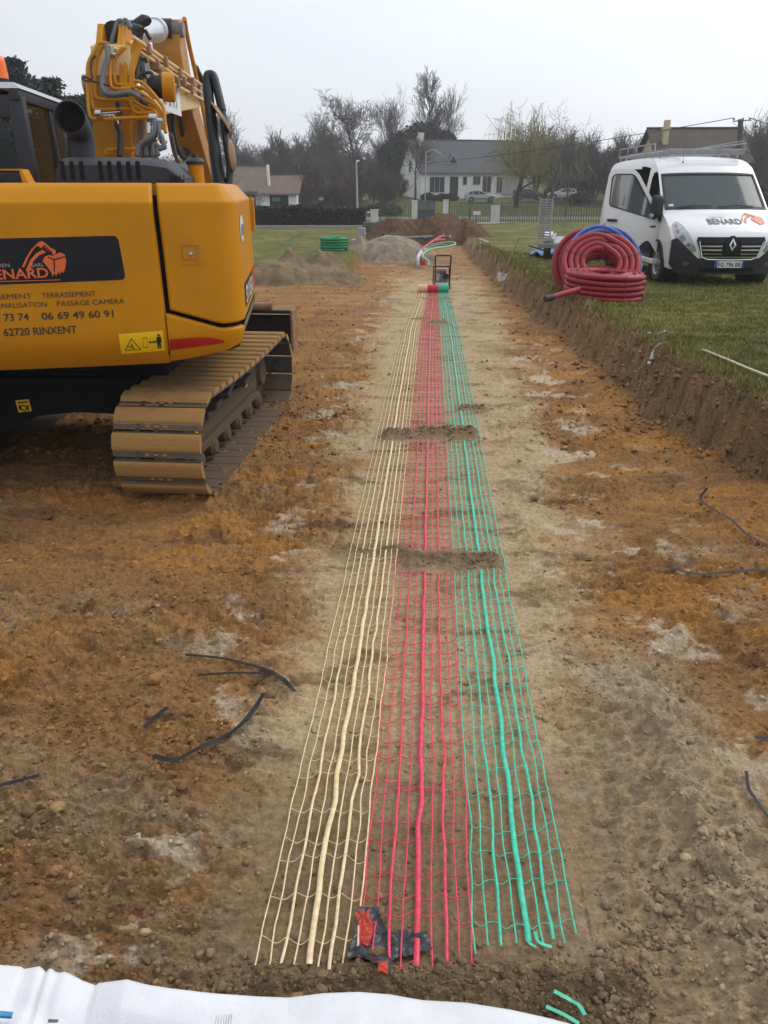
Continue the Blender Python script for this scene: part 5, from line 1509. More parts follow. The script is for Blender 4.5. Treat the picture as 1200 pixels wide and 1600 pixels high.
# bonnet lettering and digger
def BS(x, y, off): 
    z = float(np.interp(y, [q[0] for q in PROF[:9]], [q[1] for q in PROF[:9]])); u = x / vw(z); z2 = crown(u, z)
    return Vector((x, y + kc(y) * abs(u) ** 3, z2 + off + .002))
def BQ(px, py):
    # place on the bonnet under a photo pixel: (x, y)
    a = VI @ EYE; d = (VI @ W(px, py, 1)) - a
    y = .4
    for i in range(30):
        k = (y - a.y) / d.y; q = a + d * k
        z = BS(max(-.9, min(.9, q.x)), y, 0).z
        y += max(-.05, min(.05, (q.z - z) * -1.2)) * -1
        y = max(.06, min(.79, y))
    return q.x, y
vs, fs = text_geo('BENARD', .02); x0 = min(v[0] for v in vs); x1 = max(v[0] for v in vs)
mb = MB(); mb.add([BS(-.36 + .62 * (v[0] - x0) / (x1 - x0), .28 - .0 + -.0 + .30 * (v[1] / .69) * .62, .006) for v in vs], fs); mb.build('bonnet_lettering', mat('van_ink', (.07, .075, .09), .4), van, world=False)
vs, fs = text_geo('SEBASTIEN', .0); x0 = min(v[0] for v in vs); x1 = max(v[0] for v in vs)
mb = MB(); mb.add([BS(-.28 + .26 * (v[0] - x0) / (x1 - x0), .50 + .06 * (v[1] / .69), .006) for v in vs], fs); mb.build('bonnet_small_lettering', M_GREYINK, van, world=False)
def LG(poly): return [(.30 + (x - 200) / 320 * .42, .74 - (y - 530) / 290 * .52) for x, y in poly]
mb = MB()
for q in logo[:3] + [logo[3]]:
    pts = LG(q); mb.add([BS(x, y, .008) for x, y in pts], [tuple(range(len(pts)))])
mb.build('bonnet_digger', mat('van_orange', (.72, .22, .09), .4), van, world=False)
# ---- wheels
def make_wheel(x, y, s, parent, Rr=.335, wd=.22, z=.335, dual=False):
    mb = MB(); mb.lathe((x - s * wd / 2, y, z), (s, 0, 0), [(Rr * .62, 0), (Rr * .9, .0), (Rr * .985, .03), (Rr, wd * .3), (Rr, wd * .7), (Rr * .985, wd - .03), (Rr * .9, wd), (Rr * .64, wd), (Rr * .60, wd - .02), (Rr * .6, .02)], 36)
    w = mb.build('wheel', M_RUB, parent, smooth=True, world=False)
    mb = MB(); mb.lathe((x, y, z), (s, 0, 0), [(.001, wd * .30), (Rr * .16, wd * .34), (Rr * .2, wd * .22), (Rr * .5, wd * .26), (Rr * .56, wd * .44), (Rr * .62, wd * .48), (Rr * .63, -.02)], 30)
    r_ = mb.build('rim', M_RIM, w, smooth=True, world=False)
    mb = MB()
    for k in range(10):
        a = 2 * math.pi * k / 10; c = Vector((x + s * wd * .262, y + math.cos(a) * Rr * .40, z + math.sin(a) * Rr * .40)); mb.lathe(c, (s, 0, 0), [(Rr * .07, 0), (Rr * .07, .004), (.001, .005)], 10)
    mb.build('rim_holes', M_VBLK, w, world=False)
    return w
for x, s in ((-.90, -1), (.90, 1)):
    for y in (.98, 4.45): make_wheel(x, y, s, van)
for s in (-1, 1):
    for y in (.98, 4.45):
        mb = MB(); pts = []
        for k in range(15):
            a = math.pi * k / 14 * 1.06 - .1
            pts.append((s * (vw(.34 + .42 * math.sin(a)) + .004), y + .42 * math.cos(a), .34 + .42 * math.sin(a)))
        mb.tube(pts, .022, 6); mb.build('arch_trim', M_VBLK, van, smooth=True, world=False)
mb = MB(); mb.box((-1.03, 2.7, .36), (.05, 2.7, .14), None, .02); mb.build('side_rail', M_VBLK, van, world=False)
mb = MB(); mb.box((-1.0, 1.55, .36), (.16, 1.0, .10), None, .02); mb.build('door_step', M_VAN, van, world=False)
# ---- open passenger door
H_ = Vector((-1.01, 1.02, 0)); DA = R(72)
da = Vector((-math.sin(DA), math.cos(DA), 0)); dn = Vector((-math.cos(DA), -math.sin(DA), 0))     # along the door; outer skin normal
dpoly = round_poly([(.0, .50), (.0, 1.18), (.50, 1.94), (.60, 2.02), (.98, 2.02), (1.06, 1.94), (1.08, 1.2), (1.06, .50), (1.0, .42), (.42, .42), (.36, .62), (.2, .78)], [.02, .1, .15, .1, .1, .08, .1, .06, .05, .05, .1, .1], 3)
wpoly = round_poly([(.11, 1.13), (.13, 1.24), (.52, 1.84), (.60, 1.93), (.94, 1.93), (.985, 1.88), (.99, 1.42), (.96, 1.37)], [.03, .05, .08, .06, .05, .04, .05, .04], 3)
def door_w(x, z, n): # tumblehome bends the upper door inwards
    return H_ + da * x + dn * (n - .02 - (1.03 - vw(z)) * .9) + Vector((0, 0, z))
bm = bmesh.new()
ov = [bm.verts.new((a, b, 0)) for a, b in dpoly]; iv = [bm.verts.new((a, b, 0)) for a, b in wpoly]
oe = [bm.edges.new((ov[i], ov[(i + 1) % len(ov)])) for i in range(len(ov))]; ie = [bm.edges.new((iv[i], iv[(i + 1) % len(iv)])) for i in range(len(iv))]
bmesh.ops.triangle_fill(bm, use_beauty=True, use_dissolve=False, edges=oe + ie)
for zc_ in np.arange(.55, 2.0, .12):
    bmesh.ops.bisect_plane(bm, geom=bm.verts[:] + bm.edges[:] + bm.faces[:], plane_co=(0, zc_, 0), plane_no=(0, 1, 0))
r_ = bmesh.ops.extrude_face_region(bm, geom=bm.faces[:])
for g_ in r_['geom']:
    if isinstance(g_, bmesh.types.BMVert): g_.co.z = -.06
bm.verts.index_update()
mb = MB(); mb.add([door_w(v.co.x, v.co.y, v.co.z) for v in bm.verts], [[v.index for v in f.verts] for f in bm.faces]); bm.free()
vdoor = mb.build('front_door', M_VAN, van, smooth=True, world=False, ang=35)
mb = MB(); mb.tube([door_w(a, b, .004) for a, b in wpoly], .012, 6, closed=True); mb.build('window_seal', M_VBLK, vdoor, world=False)
sheet([wpoly], 'door_window', M_GLASS, vdoor, -.03, lambda x, z, o: door_w(x, z, o), .2)
mb = MB(); mb.tube([door_w(x, 1.10 + .004 * k, .035) for k, x in enumerate((.80, .84, .96, 1.0))], [.02, .026, .026, .02], 8); mb.build('door_handle', M_VBLK, vdoor, smooth=True, world=False)
mb = MB(); c = door_w(.13, 1.0, .006); mb.box(c, (.10, .006, .035), Matrix.Rotation(math.atan2(da.y, da.x), 3, 'Z')); mb.build('door_badge', mat('badge_dark', (.12, .02, .02), .4), vdoor, world=False)
mb = MB(); mb.box(door_w(.55, .8, -.075), (.8, .03, .5), Matrix.Rotation(math.atan2(da.y, da.x), 3, 'Z'), .01); mb.build('door_lining', M_VIN, vdoor, world=False)
def wing_mirror(c, s, parent):
    mb = MB()
    loops = []
    for k, (dy, w, h) in enumerate([(-.09, .05, .12), (-.075, .085, .17), (-.03, .105, .20), (.04, .11, .205), (.06, .105, .20)]):
        loops.append([c + Vector((x, dy, z)) for x, z in round_poly([(-w, -h), (w, -h), (w, h), (-w, h)], .07, 3)])
    mb.loft(loops); mb.bar(c + Vector((s * -.05, .0, -.2)), c + Vector((s * -.2, .02, -.28)), .07, .09, bev=.02)
    return mb.build('wing_mirror', M_VBLK, parent, smooth=True, world=False)
wing_mirror(Vector((-1.12, .98, 1.36)), -1, vdoor)
wing_mirror(Vector((1.24, 1.0, 1.34)), 1, van)
mb = MB(); mb.lathe((-1.24, .90, 1.20), (-.4, -1, 0), [(.001, .03), (.03, .025), (.045, 0), (.001, -.01)], 14); mb.build('mirror_indicator', M_LENS, vdoor, smooth=True, world=False)
# sliding door, pushed back along the side, with its stickers
sp_ = round_poly([(3.2, .47), (3.2, 2.05), (4.55, 2.05), (4.55, .47)], .08, 3)
def SD(y, z, o): return Vector((-(vw(z) + .085 + o), y, z))
sdoor = sheet([sp_], 'sliding_door', M_VAN, van, .0, SD, .15, .045, smooth=True)
sheet([[(3.95, 1.15), (4.5, 1.15), (4.5, 1.95), (4.12, 1.95)]], 'door_sticker', mat('sticker_dark', (.10, .09, .09), .4), sdoor, .004, SD, .15)
sheet([[(3.75, 1.2), (3.95, 1.2), (4.35, 1.98), (4.2, 1.98)], [(3.9, .78), (4.3, .78), (4.3, .95), (3.9, .95)]], 'sticker_stripe', bpy.data.materials['van_orange'], sdoor, .007, SD, .15)
for ch, y_, z_, h_ in (('B', 4.0, 1.30, .20), ('20', 3.5, 1.35, .16)):
    vs, fs = text_geo(ch, .02); x0 = min(v[0] for v in vs); x1 = max(v[0] for v in vs)
    mb = MB(); mb.add([SD(y_ - h_ * .75 * (v[0] - x0) * (1 if len(ch) == 1 else 1.0), z_ + h_ * v[1] / .69, .008) for v in vs], fs); mb.build('sticker_lettering', bpy.data.materials['van_ink'], sdoor, world=False)
# roof rack
mb = MB()
zr = 2.35
for s in (-1, 1):
    mb.tube([(s * .80, 2.05, zr), (s * .80, 5.3, zr)], .018, 8)
for y in np.linspace(2.3, 5.2, 7):
    mb.bar((-.80, y, zr - .02), (.80, y, zr - .02), .035, .02)
    for s in (-1, 1): mb.bar((s * .78, y, 2.24), (s * .78, y, zr), .04, .03)
for s in (-1,):
    mb.tube([(s * .80, 2.6, zr), (s * .80, 2.62, zr + .17), (s * .80, 5.25, zr + .17), (s * .80, 5.28, zr)], .014, 8)
    for y in (3.3, 3.9, 4.6): mb.tube([(s * .80, y, zr), (s * .80, y, zr + .17)], .012, 6)
mb.tube([(-.30, 2.02, zr + .03), (.72, 2.0, zr + .19), (.80, 2.0, zr + .02)], .012, 6); mb.tube([(.80, 2.0, zr + .15), (.80, 5.2, zr + .15)], .012, 6); mb.tube([(.35, 2.02, zr + .03), (.35, 2.02, zr + .13)], .008, 6)
rack = mb.build('roof_rack', M_ALU, van, smooth=True, world=False)
mb = MB(); mb.bar((-.70, 2.0, zr), (.78, 2.0, zr), .08, .10, bev=.02); mb.build('rack_beam', mat('rack_grey', (.30, .31, .31), .5, var=.15), rack, world=False)
mb = MB()
for x in (-.55, -.3): mb.bar((x, 2.4, zr + .04), (x, 5.3, zr + .04), .03, .07)
for k in range(10): mb.bar((-.55, 2.5 + k * .29, zr + .04), (-.3, 2.5 + k * .29, zr + .04), .03, .03)
mb.build('rack_ladder', M_ALU, rack, world=False)
mb = MB(); mb.lathe((-.42, 1.95, 2.14), (0, 0, 1), [(.001, .04), (.012, .035), (.025, .0)], 12); mb.tube([(-.42, 1.95, 2.17), (-.42, 2.02, 2.5)], .004, 5); mb.build('aerial', M_VBLK, van, world=False)
# ------------------------------------------------------------------ duct coils
def duct_mat(name, col):
    m = mat(name, col, .45, var=.15, vscale=9)
    N, L = m.node_tree.nodes, m.node_tree.links
    tc = N.new('ShaderNodeTexCoord'); wv = N.new('ShaderNodeTexNoise'); wv.inputs['Scale'].default_value = 60; wv.inputs['Detail'].default_value = 2
    L.new(tc.outputs['Object'], wv.inputs['Vector'])
    bp = N.new('ShaderNodeBump'); bp.inputs['Strength'].default_value = .35; bp.inputs['Distance'].default_value = .01
    L.new(wv.outputs['Fac'], bp.inputs['Height']); L.new(bp.outputs['Normal'], N['Principled BSDF'].inputs['Normal'])
    return m
M_DRED = duct_mat('duct_red', (.32, .014, .022)); M_DBLUE = duct_mat('duct_blue', (.085, .16, .48)); M_DGREEN = duct_mat('duct_green', (.01, .26, .085)); M_DBLK = duct_mat('duct_black', (.02, .022, .025))
M_TIE = mat('tie_band', (.16, .06, .07), .6); M_EARTHLOOSE = M_EARTH
def coil(label, cat, group, centre, axis, radii, layers, tr_, m, seed, ties=5, ends=True, corr=True):
    c = Vector(centre); ax = Vector(axis).normalized(); x, y = frame_for(ax)
    rg = random.Random(seed)
    t = thing('duct_coil', c, label, cat, group)
    wraps = []
    for j, r in enumerate(radii):
        hs = [(-(layers - 1) / 2 + k) * tr_ * 1.98 for k in range(layers)]
        wraps += [(r, h) for h in (hs if j % 2 == 0 else hs[::-1])]
    pts = []; n = 240
    jit = [(rg.uniform(-.012, .012), rg.uniform(-.008, .008), rg.uniform(0, 6.28)) for _ in wraps]
    for w, (r, h) in enumerate(wraps):
        r2, h2 = wraps[min(w + 1, len(wraps) - 1)]
        for k in range(n):
            a = 2 * math.pi * k / n; f = sstep(.86, 1.0, k / n); f = float(f)
            rr_ = r + (r2 - r) * f + jit[w][0] * math.sin(a + jit[w][2]); hh = h + (h2 - h) * f + jit[w][1] * math.sin(2 * a + jit[w][2])
            pts.append(c + ax * hh + (x * math.cos(a + 2.2) + y * math.sin(a + 2.2)) * rr_)
    mb = MB(); mb.tube(pts, [tr_ * (1.03 if (i % 2) else .92) for i in range(len(pts))], 10, cap=True); tb_ = mb.build('duct', m, t, smooth=True, ang=80)
    for k in range(ties):
        a = 2 * math.pi * (k + .3) / ties; d = x * math.cos(a) + y * math.sin(a)
        ro = max(radii) + tr_ * 1.05; ri = min(radii) - tr_ * 1.05; hh = layers * tr_ + .004
        loop = [c + d * ro + ax * hh, c + d * ri + ax * hh, c + d * ri - ax * hh, c + d * ro - ax * hh]
        mb = MB(); mb.tube(loop, .0055, 5, closed=True); mb.build('tie', M_TIE, t)
    return t
lz0 = float(lawn_z(12.95)) + .03
rc1 = coil('red ribbed duct coil lying flat on the grass edge in front of the standing coil', 'duct coil', 'duct coils beside the van', (3.58, 12.95, lz0 + .20), (0.03, -.04, 1), [.60, .51, .42, .33], 5, .0405, M_DRED, 1)
mb = MB(); p0 = W(880, 459, 11.85); p1 = W(862, 464.5, 11.78); mb.tube(smooth_path([W(905, 452, 11.95), p0, p1], 4), .043, 12); mb.build('loose_end', M_DRED, rc1, smooth=True)
mb = MB(); mb.tube([p1 + (p0 - p1) * .12, p1 + (p1 - p0) * .55], .049, 14); mb.build('end_cap', M_DBLK, rc1, smooth=True)
mb = MB(); p0 = W(990, 446, 12.2); p1 = W(1006, 441, 12.4); mb.tube([p0, p1], .049, 14); mb.build('end_cap', M_DBLK, rc1, smooth=True)
mb = MB(); q = W(996, 438, 12.15); mb.box(q, (.10, .02, .16), Matrix.Rotation(.4, 3, 'Y'), .005); mb.build('wrapping', M_WHITE, rc1)
lean = Vector((-.08, -.70, .71)).normalized()
C1 = Vector((3.62, 13.45, lz0 + .42))
lean2 = Vector((.06, -.88, .46)).normalized(); lean3 = Vector((-.05, -.92, .38)).normalized()
coil('red ribbed duct coil standing on edge, leaning back towards the blue one', 'duct coil', 'duct coils beside the van', C1, lean, [.60, .502, .404, .306], 3, .050, M_DRED, 2)
coil('blue duct coil leaning behind the standing red coil, beside the van door', 'duct coil', 'duct coils beside the van', C1 + Vector((.17, .46, .03)), lean2, [.64, .575], 2, .033, M_DBLUE, 3)
coil('red duct coil at the back, leaning behind the blue coil', 'duct coil', 'duct coils beside the van', C1 + Vector((.0, .80, -.03)), lean3, [.60, .51], 2, .045, M_DRED, 4)
gq = G(521, 405, floor_z(22.3) + .12)
coil('green duct coil lying flat on the left lawn behind the sand heap', 'duct coil', None, (gq.x, gq.y + .45, tz(gq.x, gq.y + .45) + .22), (0, -.02, 1), [.42, .35, .28], 5, .042, M_DGREEN, 5)

# ------------------------------------------------------------------ heaps of soil and sand
def heap(name, label, cx, cy, bumps, col, seed, rx, ry, rough=.5, res=150):
    us = np.linspace(-1, 1, res); X, Y = np.meshgrid(cx + us * rx, cy + us * ry)
    x, y = X.ravel(), Y.ravel(); h = np.zeros_like(x)
    wx = fbm(x * 1.5, y * 1.5, seed, 3) * .25
    for (bx, by, br, bry, bh) in bumps:
        d = np.sqrt(((x - bx + wx) / br) ** 2 + ((y - by + wx) / bry) ** 2)
        h = np.maximum(h, bh * (1 - np.clip(d, 0, 1) ** 2.3))
    hh2 = h.reshape(res, res)
    for _ in range(10): hh2 = (hh2 + np.roll(hh2, 1, 0) + np.roll(hh2, -1, 0) + np.roll(hh2, 1, 1) + np.roll(hh2, -1, 1)) / 5
    h = hh2.ravel(); edge = sstep(0, .08, h)
    h = h + edge * rough * (fbm(x * 3, y * 3, seed + 1, 4) * .10 + (ridged(x * 7, y * 7, seed + 2, 3) - .4) * .05 + fbm(x * 22, y * 22, seed + 4, 2) * .025)
    base = terrain(x, y)
    z = np.where(h > .004, base + h, base - .06)
    n2 = fbm(x * 4, y * 4, seed + 3, 4)[:, None]
    c = np.array([col]) * (1 + .55 * n2) ; c = np.clip(c, .01, .8)
    i = np.arange(res * res).reshape(res, res)
    F = np.stack([i[:-1, :-1], i[:-1, 1:], i[1:, 1:], i[1:, :-1]], -1).reshape(-1, 4)
    k = (h[F] > .002).any(1); F = F[k]
    o = np_mesh(name, np.stack([x - cx, y - cy, z], 1), F, M_EARTH, smooth=True, color=c, loc=(cx, cy, 0))
    return tag(o, label, 'heap')
heap('sand_heap', 'low heap of grey brown sand beside the excavator, cut flat in the middle', -1.95, 20.45, [(-2.62, 20.4, .95, .8, .54), (-1.75, 20.75, .9, .8, .42), (-1.25, 20.4, .9, .6, .30)], (.235, .172, .100), 201, 1.9, 1.5, .3)
heap('gravel_heap', 'pale grey gravel heap at the end of the trench, left side', .35, 29.0, [(.30, 28.9, 1.45, 1.4, .82), (-.35, 28.7, .9, .9, .62), (1.2, 28.6, .8, .8, .3)], (.30, .245, .175), 211, 2.2, 1.8, .28)
heap('soil_heap', 'dark brown soil heap behind the trench, left of the gate', 1.0, 38.0, [(.55, 38.0, 1.5, 1.5, .80), (1.5, 38.6, 1.3, 1.4, .72)], (.135, .078, .044), 221, 2.8, 2.2, 1.2)
heap('soil_heap', 'dark brown soil heap at the far end of the trench beside the lawn', 3.0, 37.2, [(2.75, 37.6, 1.4, 1.4, 1.12), (3.7, 37.6, 1.3, 1.2, .75)], (.145, .082, .045), 231, 2.8, 2.2, 1.2)
# ------------------------------------------------------------------ shovel
sb = G(772, 441, float(floor_z(19.3)) + .02); st_ = W(812, 371, 19.3)
sh = thing('shovel', sb, 'long handled shovel with a pale blade leaning against the cut bank', 'shovel')
hb = W(786, 428, 18.7)
mb = MB(); mb.tube([hb, (hb + st_) / 2 + Vector((0, 0, .01)), st_], [.019, .018, .016], 8); mb.build('handle', mat('old_wood', (.14, .10, .06), .7, var=.3), sh, smooth=True)
dv = (hb - st_).normalized(); sx = dv.cross(Vector((0, -.6, .8))).normalized(); sn = sx.cross(dv)
g_ = []
for k in range(8):
    f = k / 7; w = .115 * (1 - .0 * f) * (1 if f < .55 else math.cos((f - .55) / .45 * 1.35))
    g_.append([hb + dv * (.30 * f - .02) + sx * (w * u) + sn * (.03 * (u * u) - .015 * f) for u in np.linspace(-1, 1, 7)])
mb = MB(); mb.grid(g_); mb.grid([[q - sn * .006 for q in r_] for r_ in g_]); mb.build('blade', mat('shovel_blade', (.32, .27, .23), .6, var=.3), sh, smooth=True)
mb = MB(); mb.tube([hb - dv * .10, hb + dv * .05], [.022, .024], 8); mb.build('socket', M_GREYST, sh, smooth=True)

# ------------------------------------------------------------------ plate compactor behind the rolls
cb_ = Vector((1.37, 18.95, tz(1.37, 18.95)))
cp_ = thing('plate_compactor', cb_, 'small black plate compactor with an upright handle frame, behind the net rolls', 'compactor')
def cpt(x, y, z): return cb_ + Vector((x, y, z))
mb = MB(); mb.loft([[cpt(x, y, z) for x, y in [(-.2, -.28), (.2, -.28), (.2, .28), (-.2, .28)]] for z in (.06,)] + [[cpt(x, y, .085) for x, y in [(-.2, -.36), (.2, -.36), (.2, .36), (-.2, .36)]]]); mb.box(cpt(0, 0, .05), (.40, .5, .03), None, .008); mb.build('base_plate', M_GREYST, cp_)
mb = MB(); mb.box(cpt(0, .05, .26), (.28, .30, .22), None, .03); eng = mb.build('engine', mat('engine_grey', (.11, .11, .115), .5, var=.4, vscale=20), cp_, smooth=True)
mb = MB()
for k in range(5): mb.box(cpt(0, -.11, .18 + k * .035), (.22, .02, .012))
split_build(mb, 'cooling_fin', M_STEEL, eng)
mb = MB(); mb.box(cpt(-.02, .02, .42), (.26, .22, .10), None, .035); mb.build('fuel_tank', mat('tank_rust', (.34, .20, .15), .45, var=.3), cp_, smooth=True)
mb = MB(); mb.lathe(cpt(.08, -.12, .30), (0, -1, 0), [(.001, .05), (.07, .05), (.075, .03), (.075, 0)], 18); mb.build('starter', M_BLACK, eng, smooth=True)
mb = MB(); mb.cyl(cpt(-.10, -.12, .20), cpt(-.10, -.12, .36), .035, 12); mb.build('air_filter', mat('filter_pale', (.45, .46, .45), .5), eng, smooth=True)
mb = MB(); mb.tube(smooth_path([cpt(-.17, -.18, .08), cpt(-.175, -.22, .40), cpt(-.18, -.28, .72), cpt(-.16, -.30, .775), cpt(0, -.30, .78), cpt(.16, -.30, .775), cpt(.18, -.28, .72), cpt(.175, -.22, .40), cpt(.17, -.18, .08)], 4), .017, 8); hf = mb.build('handle_frame', M_BLACK, cp_, smooth=True)
mb = MB(); mb.cyl(cpt(-.18, -.245, .53), cpt(.18, -.245, .53), .016, 8); mb.build('cross_bar', M_BLACK, hf, smooth=True)
mb = MB(); mb.tube([cpt(-.19, -.18, .10), cpt(-.19, .2, .12), cpt(-.19, .2, .50), cpt(.19, .2, .50), cpt(.19, .2, .12), cpt(.19, -.18, .10)], .015, 8); mb.build('guard_frame', M_BLACK, cp_, smooth=True)

# ------------------------------------------------------------------ ducts coming out of the ground in the trench
def duct(label, pts, m, r, group='ducts rising out of the trench', sm=6, endcap=None):
    P = [W(*q) for q in pts]
    t = thing('duct', P[0], label, 'duct', group)
    mb = MB(); mb.tube(smooth_path(P, sm), r, 10); mb.build('tube', m, t, smooth=True)
    if endcap:
        d = (P[-1] - P[-2]).normalized(); mb = MB(); mb.tube([P[-1] - d * .08, P[-1] + d * .10], r * 1.12, 10); mb.build('end_sleeve', endcap, t, smooth=True)
    return t
M_PGREY = mat('conduit_grey', (.30, .30, .32), .5); M_PWHITE = mat('conduit_white', (.62, .60, .58), .5); M_LGREEN = mat('conduit_light_green', (.22, .46, .27), .45); M_PRED = mat('conduit_red', (.50, .05, .07), .45); M_DGRN = mat('conduit_dark_green', (.03, .12, .08), .5)
duct('light green duct bent over into a long loop across the trench', [(670, 416, 23.4), (669, 408, 23.5), (660, 401, 23.8), (666, 393, 24.3), (678, 388.5, 25), (697, 385.5, 26), (709, 383, 26.6), (711.5, 380.5, 27), (706, 378.6, 27.4), (690, 379.5, 27.4), (674, 383, 26.6), (662, 392, 25)], M_LGREEN, .033)
duct('dark green duct curving beneath the light green loop', [(659, 412, 24.2), (657, 402, 24.4), (664, 393, 24.9), (680, 384, 26), (694, 382.5, 27), (703, 383, 27.4)], M_DGRN, .035)
duct('red duct bent up behind the green loop with a grey end', [(661, 412, 24.6), (658, 398, 24.9), (664, 387, 25.5), (675, 378, 26.2), (686, 371.5, 26.9), (692, 369, 27.2)], M_PRED, .04, endcap=M_PRED)
duct('second red duct lying lower behind the green loop', [(655, 410, 25), (655, 396, 25.2), (666, 384, 25.8), (680, 376, 26.5), (695, 374.5, 27.2)], M_PRED, .035)
duct('black duct with grey sleeve pointing towards the lawn', [(652, 408, 25.4), (652, 396, 25.5), (662, 386, 26), (681, 376, 26.8), (694, 370.5, 27.4), (702, 370, 27.8)], M_DBLK, .035, endcap=M_PGREY)
duct('white duct stub standing beside the grey stubs', [(653, 415, 23.9), (653.5, 406, 23.9), (655, 399, 24.2), (659, 394, 24.6)], M_PWHITE, .05)
duct('grey duct stub at the left edge of the bundle', [(650, 416, 24), (650.5, 407, 24), (653, 399, 24.3), (658, 391, 24.9)], M_PGREY, .05)
duct('red duct stub standing next to the white stub', [(659, 413.5, 24), (659.5, 407, 24), (660, 403, 24.1)], M_PRED, .055)
duct('short red duct stub in front of the green loop', [(663, 413.5, 24), (663.5, 406, 24), (663, 402, 24.2)], M_PRED, .055)
duct('black pipe lying across the trench end before the soil heaps', [(596, 366, 33), (620, 368, 33), (648, 370, 32.6), (668, 373.5, 31.5)], M_DBLK, .06)
duct('thin grey blue pipe lying across the trench end', [(604, 368, 32.6), (640, 370.5, 32), (662, 369.5, 32), (676, 369, 32)], M_PGREY, .035)

# ------------------------------------------------------------------ flat bands and scraps on the ground
M_BAND = mat('black_band', (.018, .018, .020), .55, var=.3, spec=.3); M_SCRAPG = mat('green_scrap', (.06, .52, .33), .4, var=.1); M_PALEB = mat('pale_strip', (.40, .52, .50), .5); M_LATH = mat('bare_wood', (.46, .40, .27), .7, var=.2)
def on_ground(px, py, lift=.0):
    z = 0.0
    for _ in range(12):
        q = G(px, py, z); z = tz(q.x, q.y, True) + lift
    q.z = z; return q
def band(name, label, cat, pts, w, m, group=None, lift=.022, wave=.02, thick=.0015, twist=0.0):
    P = smooth_path([on_ground(q[0], q[1], lift + (q[2] if len(q) > 2 else 0)) for q in pts], 8)
    zs = [max(p.z, tz(p.x, p.y, True) + .012) for p in P]
    zm = [max(zs[max(0, i - 3):i + 4]) for i in range(len(zs))]
    for i, p in enumerate(P): w_ = zm[max(0, i - 4):i + 5]; p.z = sum(w_) / len(w_) if name == 'strap' else zs[i]
    if name == 'strap': w = w * 1.25
    mb = MB(); rows = []
    for i, p in enumerate(P):
        d = (P[min(i + 1, len(P) - 1)] - P[max(i - 1, 0)]); d.z = 0; d.normalize()
        s_ = Vector((-d.y, d.x, 0)); tw = twist * math.sin(i * .5)
        e = s_ * math.cos(tw) + Vector((0, 0, 1)) * math.sin(tw); n = Vector((0, 0, 1)) * math.cos(tw) - s_ * math.sin(tw)
        rows.append([p - e * w / 2, p + e * w / 2, p + e * w / 2 + n * thick, p - e * w / 2 + n * thick])
    c = P[len(P) // 2].copy()
    mb.loft([[q - c for q in r_] for r_ in rows])
    o = mb.build(name, m); o.location = c
    return tag(o, label, cat, group)
band('strap', 'black plastic strap lying straight on the dirt, upper one of the left pair', 'strap', [(290, 1025, .01), (345, 1029, .01), (390, 1040), (428, 1047)], .013, M_BAND, lift=.014)
band('strap', 'short black plastic strap lying just below the long upper strap', 'strap', [(310, 1057), (360, 1054), (414, 1049, .01)], .012, M_BAND)
band('strap', 'grey black strap end curling down from the left pair towards the nets', 'strap', [(405, 1048), (432, 1056), (448, 1068), (460, 1081, .01)], .016, M_BAND, twist=.3)
band('strap', 'black plastic strap curled into a hook on the dirt left of the nets', 'strap', [(412, 1083, .02), (398, 1110), (365, 1142), (320, 1170, .01), (275, 1184), (240, 1187)], .016, M_BAND, twist=.2)
band('strap', 'short bent black strap with a pale stone at its tip', 'strap', [(226, 1140), (238, 1124), (262, 1110, .01)], .016, M_BAND)
band('strap', 'black plastic strap at the left picture edge', 'strap', [(-40, 1232), (5, 1226), (62, 1215)], .014, M_BAND)
band('strap', 'black cable end sticking up from the dirt below the bank, bent twice', 'strap', [(1105, 765, .06), (1100, 778, .02), (1094, 786), (1118, 800), (1142, 818), (1170, 838), (1215, 862)], .016, M_BAND)
band('strap', 'black strap lying flat across the dirt at the right picture edge', 'strap', [(1040, 893), (1090, 897), (1140, 895), (1215, 884)], .018, M_BAND)
band('strap', 'thin black strap curving down at the lower right edge', 'strap', [(1166, 1205), (1170, 1235), (1184, 1262), (1215, 1292)], .010, M_BAND)
band('strap', 'short black strap piece at the right edge above the thin curved one', 'strap', [(1180, 1153), (1220, 1148)], .014, M_BAND)
band('net_scrap', 'torn green net strand lying loose beyond the white bag', 'scrap', [(866, 1546, .01), (890, 1562, .01), (905, 1570), (914, 1586)], .011, M_SCRAPG)
band('net_scrap', 'short torn green strip lying nearest to the white bag', 'scrap', [(853, 1573, .01), (880, 1585), (905, 1600)], .010, M_SCRAPG)
band('net_scrap', 'torn green strip curled at the end of the green net', 'scrap', [(822, 1466), (828, 1474, .01), (838, 1480)], .009, M_SCRAPG)
band('net_scrap', 'loose green strip folded across the end of the green net', 'scrap', [(836, 1456), (842, 1472), (862, 1480)], .010, M_SCRAPG)
band('plastic_strip', 'pale blue green strip at the top of the cut bank, uppermost of three', 'strip', [(1012, 528), (1025, 522), (1040, 516)], .03, M_PALEB, 'pale strips on the bank edge', lift=.03)
band('plastic_strip', 'pale blue green strip lying between the other two on the bank edge', 'strip', [(1014, 536), (1028, 530), (1042, 527)], .022, M_PALEB, 'pale strips on the bank edge', lift=.03)
band('plastic_strip', 'bent pale blue green strip hanging lowest over the bank edge', 'strip', [(1016, 549), (1028, 541), (1040, 535), (1052, 531)], .034, M_PALEB, 'pale strips on the bank edge', lift=.03)
lt_ = band('wooden_lath', 'long pale wooden lath lying in the grass near the right edge', 'lath', [(1098, 547), (1135, 562), (1170, 577), (1225, 598)], .035, M_LATH, lift=.05, thick=.012)
band('white_strip', 'thin white strip lying on the lawn above the bank, beyond the shovel', 'strip', [(748, 372), (756, 375), (763, 378)], .05, M_WHITE, lift=.05)
